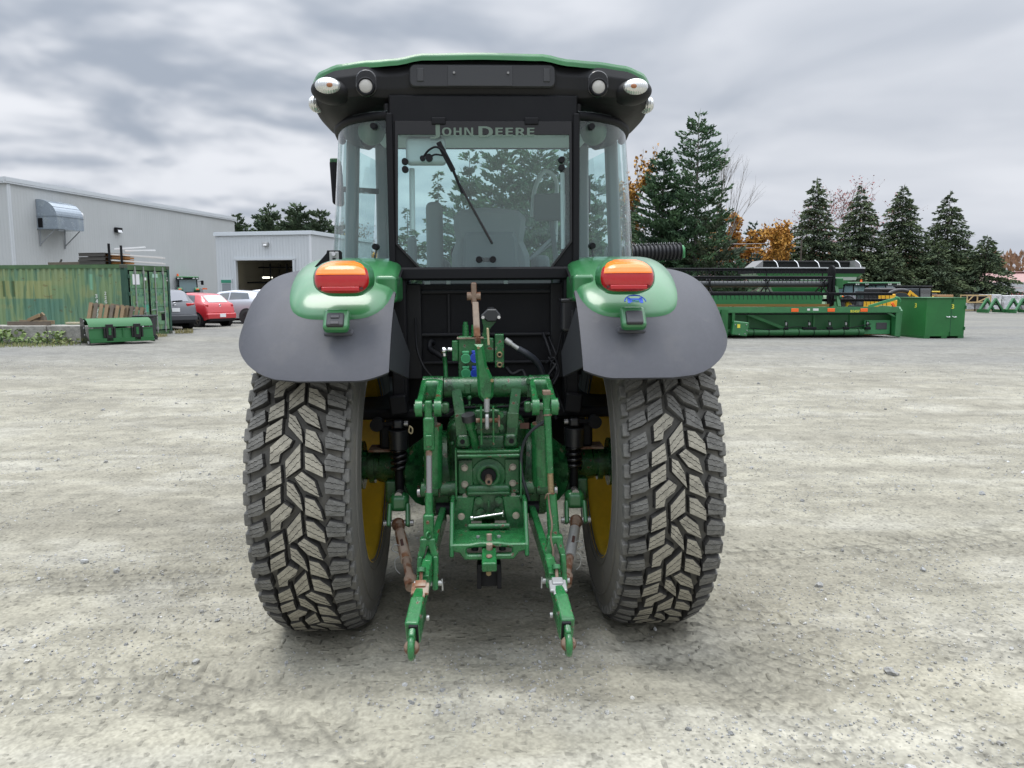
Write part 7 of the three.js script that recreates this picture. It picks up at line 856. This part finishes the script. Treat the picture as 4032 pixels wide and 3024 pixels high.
  for (const x of [-0.026, 0.030]) obj('bracket_plate', [tf(ext([[0, 0], [0.03, -0.01], [0.05, 0.07], [0.05, 0.16], [0.02, 0.17], [-0.03, 0.15], [-0.04, 0.03]], 0.009, 0.002), x, 1.045, 0.58, 0, -Math.PI / 2)], M.hitch, tl); obj('bracket_base', [rb(0.12, 0.12, 0.03, 0.012, 0.003, 1.13, 0.53)], G, tl); for (const [x, y] of [[-0.062, 1.165], [0.066, 1.166], [-0.06, 1.11], [0.066, 1.108]]) obj('bolt', [cy([x, y, 0.53], [x, y, 0.565], 0.014, 0.014, 6)], M.hitch, tl);
  obj('cover_tab', [rb(0.028, 0.05, 0.012, 0.006, -0.088, 1.285, 0.505), rb(0.026, 0.045, 0.01, 0.006, 0.205, 1.262, 0.503)], G, H); for (const [x, y] of [[-0.172, 1.29], [-0.088, 1.292], [0.087, 1.29], [0.20, 1.315], [0.195, 1.285]]) obj('shaft_plug', [cy([x, y, 0.49], [x, y, 0.512], 0.013, 0.013, 14)], G, H);
  // oil filler
  const of = part('oil_filler', H); obj('neck', [tube([[-0.055, 0.98, 0.50], [-0.06, 1.05, 0.53], [-0.078, 1.125, 0.56]], 0.021, 20, 14), cy([-0.074, 1.105, 0.555], [-0.082, 1.145, 0.565], 0.024, 0.026, 16)], M.hitch, of); obj('cap', [cy([-0.082, 1.142, 0.563], [-0.087, 1.172, 0.57], 0.033, 0.032, 22)], std(0.02, 0.021, 0.024, 0.45), of);
  // hydraulic couplers
  const sc = part('hydraulic_valve', H); obj('block', [rb(0.07, 0.20, 0.08, 0.006, -0.10, 1.42, 0.30), rb(0.06, 0.19, 0.08, 0.006, -0.045, 1.42, 0.30), rb(0.045, 0.165, 0.08, 0.005, 0.067, 1.447, 0.30), rb(0.06, 0.12, 0.06, 0.005, 0.01, 1.45, 0.29), rb(0.03, 0.10, 0.06, 0.005, -0.15, 1.45, 0.32)], M.hitch, sc); obj('cap_tube', [cy([-0.098, 1.52, 0.32], [-0.098, 1.575, 0.32], 0.016, 0.014, 16), cy([-0.098, 1.56, 0.32], [-0.098, 1.59, 0.32], 0.0115, 0.010, 14), cy([-0.056, 1.52, 0.31], [-0.056, 1.575, 0.31], 0.016, 0.013, 16)], M.hitch, sc); obj('plate', [box(0.13, 0.006, 0.09, -0.075, 1.512, 0.31)], M.rustPale, sc);
  for (const [x, y, m] of [[-0.098, 1.418, M.capGreen], [-0.098, 1.345, M.capGreen], [-0.052, 1.42, M.blue], [-0.052, 1.345, M.blue]]) { obj('coupler', [cy([x, y + 0.02, 0.31], [x, y + 0.012, 0.36], 0.02, 0.02, 18)], std(0.09, 0.075, 0.065, 0.5, 0.5), sc); obj('dust_cap', [cy([x, y, 0.352], [x, y - 0.004, 0.372], 0.0235, 0.0225, 22), tf(new THREE.TorusGeometry(0.021, 0.003, 6, 22), x, y - 0.004, 0.372), rb(0.034, 0.014, 0.02, 0.004, x, y + 0.026, 0.36)], m, sc); }
  for (const y of [1.43, 1.38]) obj('port', [cy([0.067, y, 0.335], [0.067, y, 0.352], 0.015, 0.015, 18), tf(new THREE.TorusGeometry(0.0105, 0.0045, 6, 18), 0.067, y, 0.352)], M.brass, sc); obj('port_hole', [cy([0.067, 1.43, 0.352], [0.067, 1.43, 0.3535], 0.007), cy([0.067, 1.38, 0.352], [0.067, 1.38, 0.3535], 0.007)], M.black, sc);
  obj('elbow_fitting', [cy([-0.165, 1.455, 0.33], [-0.185, 1.457, 0.33], 0.012, 0.012, 6), tf(new THREE.SphereGeometry(0.019, 14, 10), -0.205, 1.452, 0.33), cy([-0.205, 1.452, 0.33], [-0.203, 1.425, 0.33], 0.014, 0.014, 8)], M.chrome, sc); obj('pipe', [tube([[-0.203, 1.43, 0.33], [-0.20, 1.38, 0.32], [-0.197, 1.32, 0.33]], 0.011, 14, 10)], M.hitch, sc); obj('grip', [rb(0.011, 0.085, 0.02, 0.005, 0.012, 1.52, 0.36, 0, 0, 0.06)], M.tan, sc);
  const ho = part('hydraulic_hose', H); obj('fitting', [cy([0.095, 1.50, 0.30], [0.125, 1.48, 0.30], 0.015, 0.015, 8), cy([0.122, 1.482, 0.30], [0.165, 1.452, 0.30], 0.011, 0.012, 10)], M.zinc, ho); obj('hose', [tube([[0.16, 1.455, 0.30], [0.21, 1.425, 0.30], [0.255, 1.385, 0.28], [0.285, 1.32, 0.25], [0.29, 1.25, 0.22]], 0.0165, 28, 12)], std(0.02, 0.024, 0.032, 0.5), ho);
  const sk = part('trailer_socket', H); obj('housing', [tf(ext([[-0.045, 0.0], [-0.012, 0.032], [0.03, 0.032], [0.055, 0.0], [0.03, -0.03], [-0.012, -0.03]], 0.04, 0.006), 0.022, 1.62, 0.30), cy([0.028, 1.65, 0.27], [0.028, 1.66, 0.27], 0.016)], std(0.022, 0.024, 0.026, 0.45), sk); obj('bolt', [cy([-0.012, 1.612, 0.31], [-0.012, 1.612, 0.328], 0.009, 0.008, 10), cy([0.066, 1.612, 0.31], [0.066, 1.612, 0.328], 0.009, 0.008, 10)], M.chrome, sk); obj('bracket', [tf(ext([[-0.02, 1.61], [0.07, 1.61], [0.04, 1.575], [0.02, 1.55], [0.02, 1.50], [-0.02, 1.50], [-0.01, 1.56]], 0.008, 0.001), 0, 0, 0.285)], M.hitch, sk);
  const cb = part('control_box', TR); obj('housing', [rb(0.135, 0.165, 0.09, 0.02, 0.442, 1.615, 0.25), rb(0.14, 0.02, 0.1, 0.008, 0.442, 1.69, 0.25), rb(0.07, 0.09, 0.02, 0.006, 0.46, 1.60, 0.292)], std(0.014, 0.015, 0.018, 0.35), cb); obj('bolt', [cy([0.495, 1.68, 0.295], [0.495, 1.68, 0.302], 0.007, 0.007, 8)], M.white, cb); obj('cable', [tube([[0.49, 1.545, 0.27], [0.495, 1.47, 0.28], [0.47, 1.39, 0.28], [0.43, 1.365, 0.28], [0.40, 1.41, 0.28], [0.41, 1.50, 0.27]], 0.006, 40, 7), tube([[0.385, 1.53, 0.22], [0.36, 1.42, 0.22], [0.33, 1.36, 0.22], [0.35, 1.30, 0.22]], 0.006, 30, 6), tube([[0.32, 1.40, 0.2], [0.36, 1.34, 0.24], [0.33, 1.28, 0.24], [0.29, 1.33, 0.22]], 0.008, 30, 6), tube([[0.31, 1.37, 0.2], [0.345, 1.40, 0.22], [0.37, 1.33, 0.24], [0.34, 1.27, 0.26]], 0.007, 30, 6)], M.black, cb);
  obj('drain_hose', [tube([[0.31, 1.22, 0.60], [0.27, 1.16, 0.66], [0.20, 1.10, 0.64], [0.165, 1.02, 0.60], [0.16, 0.9, 0.585], [0.185, 0.80, 0.58], [0.195, 0.76, 0.57]], 0.0075, 60, 8)], std(0.018, 0.022, 0.028, 0.5), H); obj('cable', [tube([[-0.36, 1.6, 0.1], [-0.35, 1.45, 0.16], [-0.31, 1.36, 0.24], [-0.27, 1.32, 0.3]], 0.006, 30, 6), tube([[-0.27, 1.47, 0.08], [-0.285, 1.48, 0.1], [-0.29, 1.45, 0.12], [-0.24, 1.42, 0.2], [-0.2, 1.40, 0.25]], 0.014, 30, 8), tube([[-0.19, 1.16, 0.5], [-0.13, 1.19, 0.5], [-0.05, 1.195, 0.5]], 0.007, 20, 6), tube([[0.05, 1.195, 0.5], [0.15, 1.205, 0.5], [0.22, 1.24, 0.5]], 0.006, 20, 6), tube([[0.30, 1.52, 0.12], [0.33, 1.42, 0.2], [0.36, 1.32, 0.2], [0.34, 1.2, 0.16], [0.36, 1.08, 0.2]], 0.009, 40, 7), tube([[0.33, 1.5, 0.12], [0.36, 1.38, 0.22], [0.31, 1.3, 0.26], [0.36, 1.22, 0.2], [0.40, 1.12, 0.22]], 0.007, 40, 6), tube([[-0.2, 1.32, 0.33], [-0.24, 1.25, 0.3], [-0.3, 1.2, 0.25], [-0.36, 1.14, 0.2]], 0.008, 30, 6), tube([[0.1, 1.36, 0.3], [0.13, 1.33, 0.32], [0.18, 1.345, 0.3], [0.2, 1.30, 0.33]], 0.01, 20, 7)], M.black, H);
  obj('fitting', [tf(new THREE.SphereGeometry(0.013, 10, 8), -0.08, 1.24, 0.5), cy([-0.08, 1.225, 0.5], [-0.08, 1.205, 0.5], 0.006, 0.006, 6), tf(new THREE.SphereGeometry(0.012, 10, 8), -0.165, 1.02, 0.49)], G, H); obj('data_plate', [box(0.045, 0.028, 0.003, 0.185, 1.085, 0.40)], std(0.25, 0.12, 0.09, 0.5), H);
}
camera.far = 2000; camera.updateProjectionMatrix(); camera.updateMatrixWorld(true);
renderer.render(scene, camera);
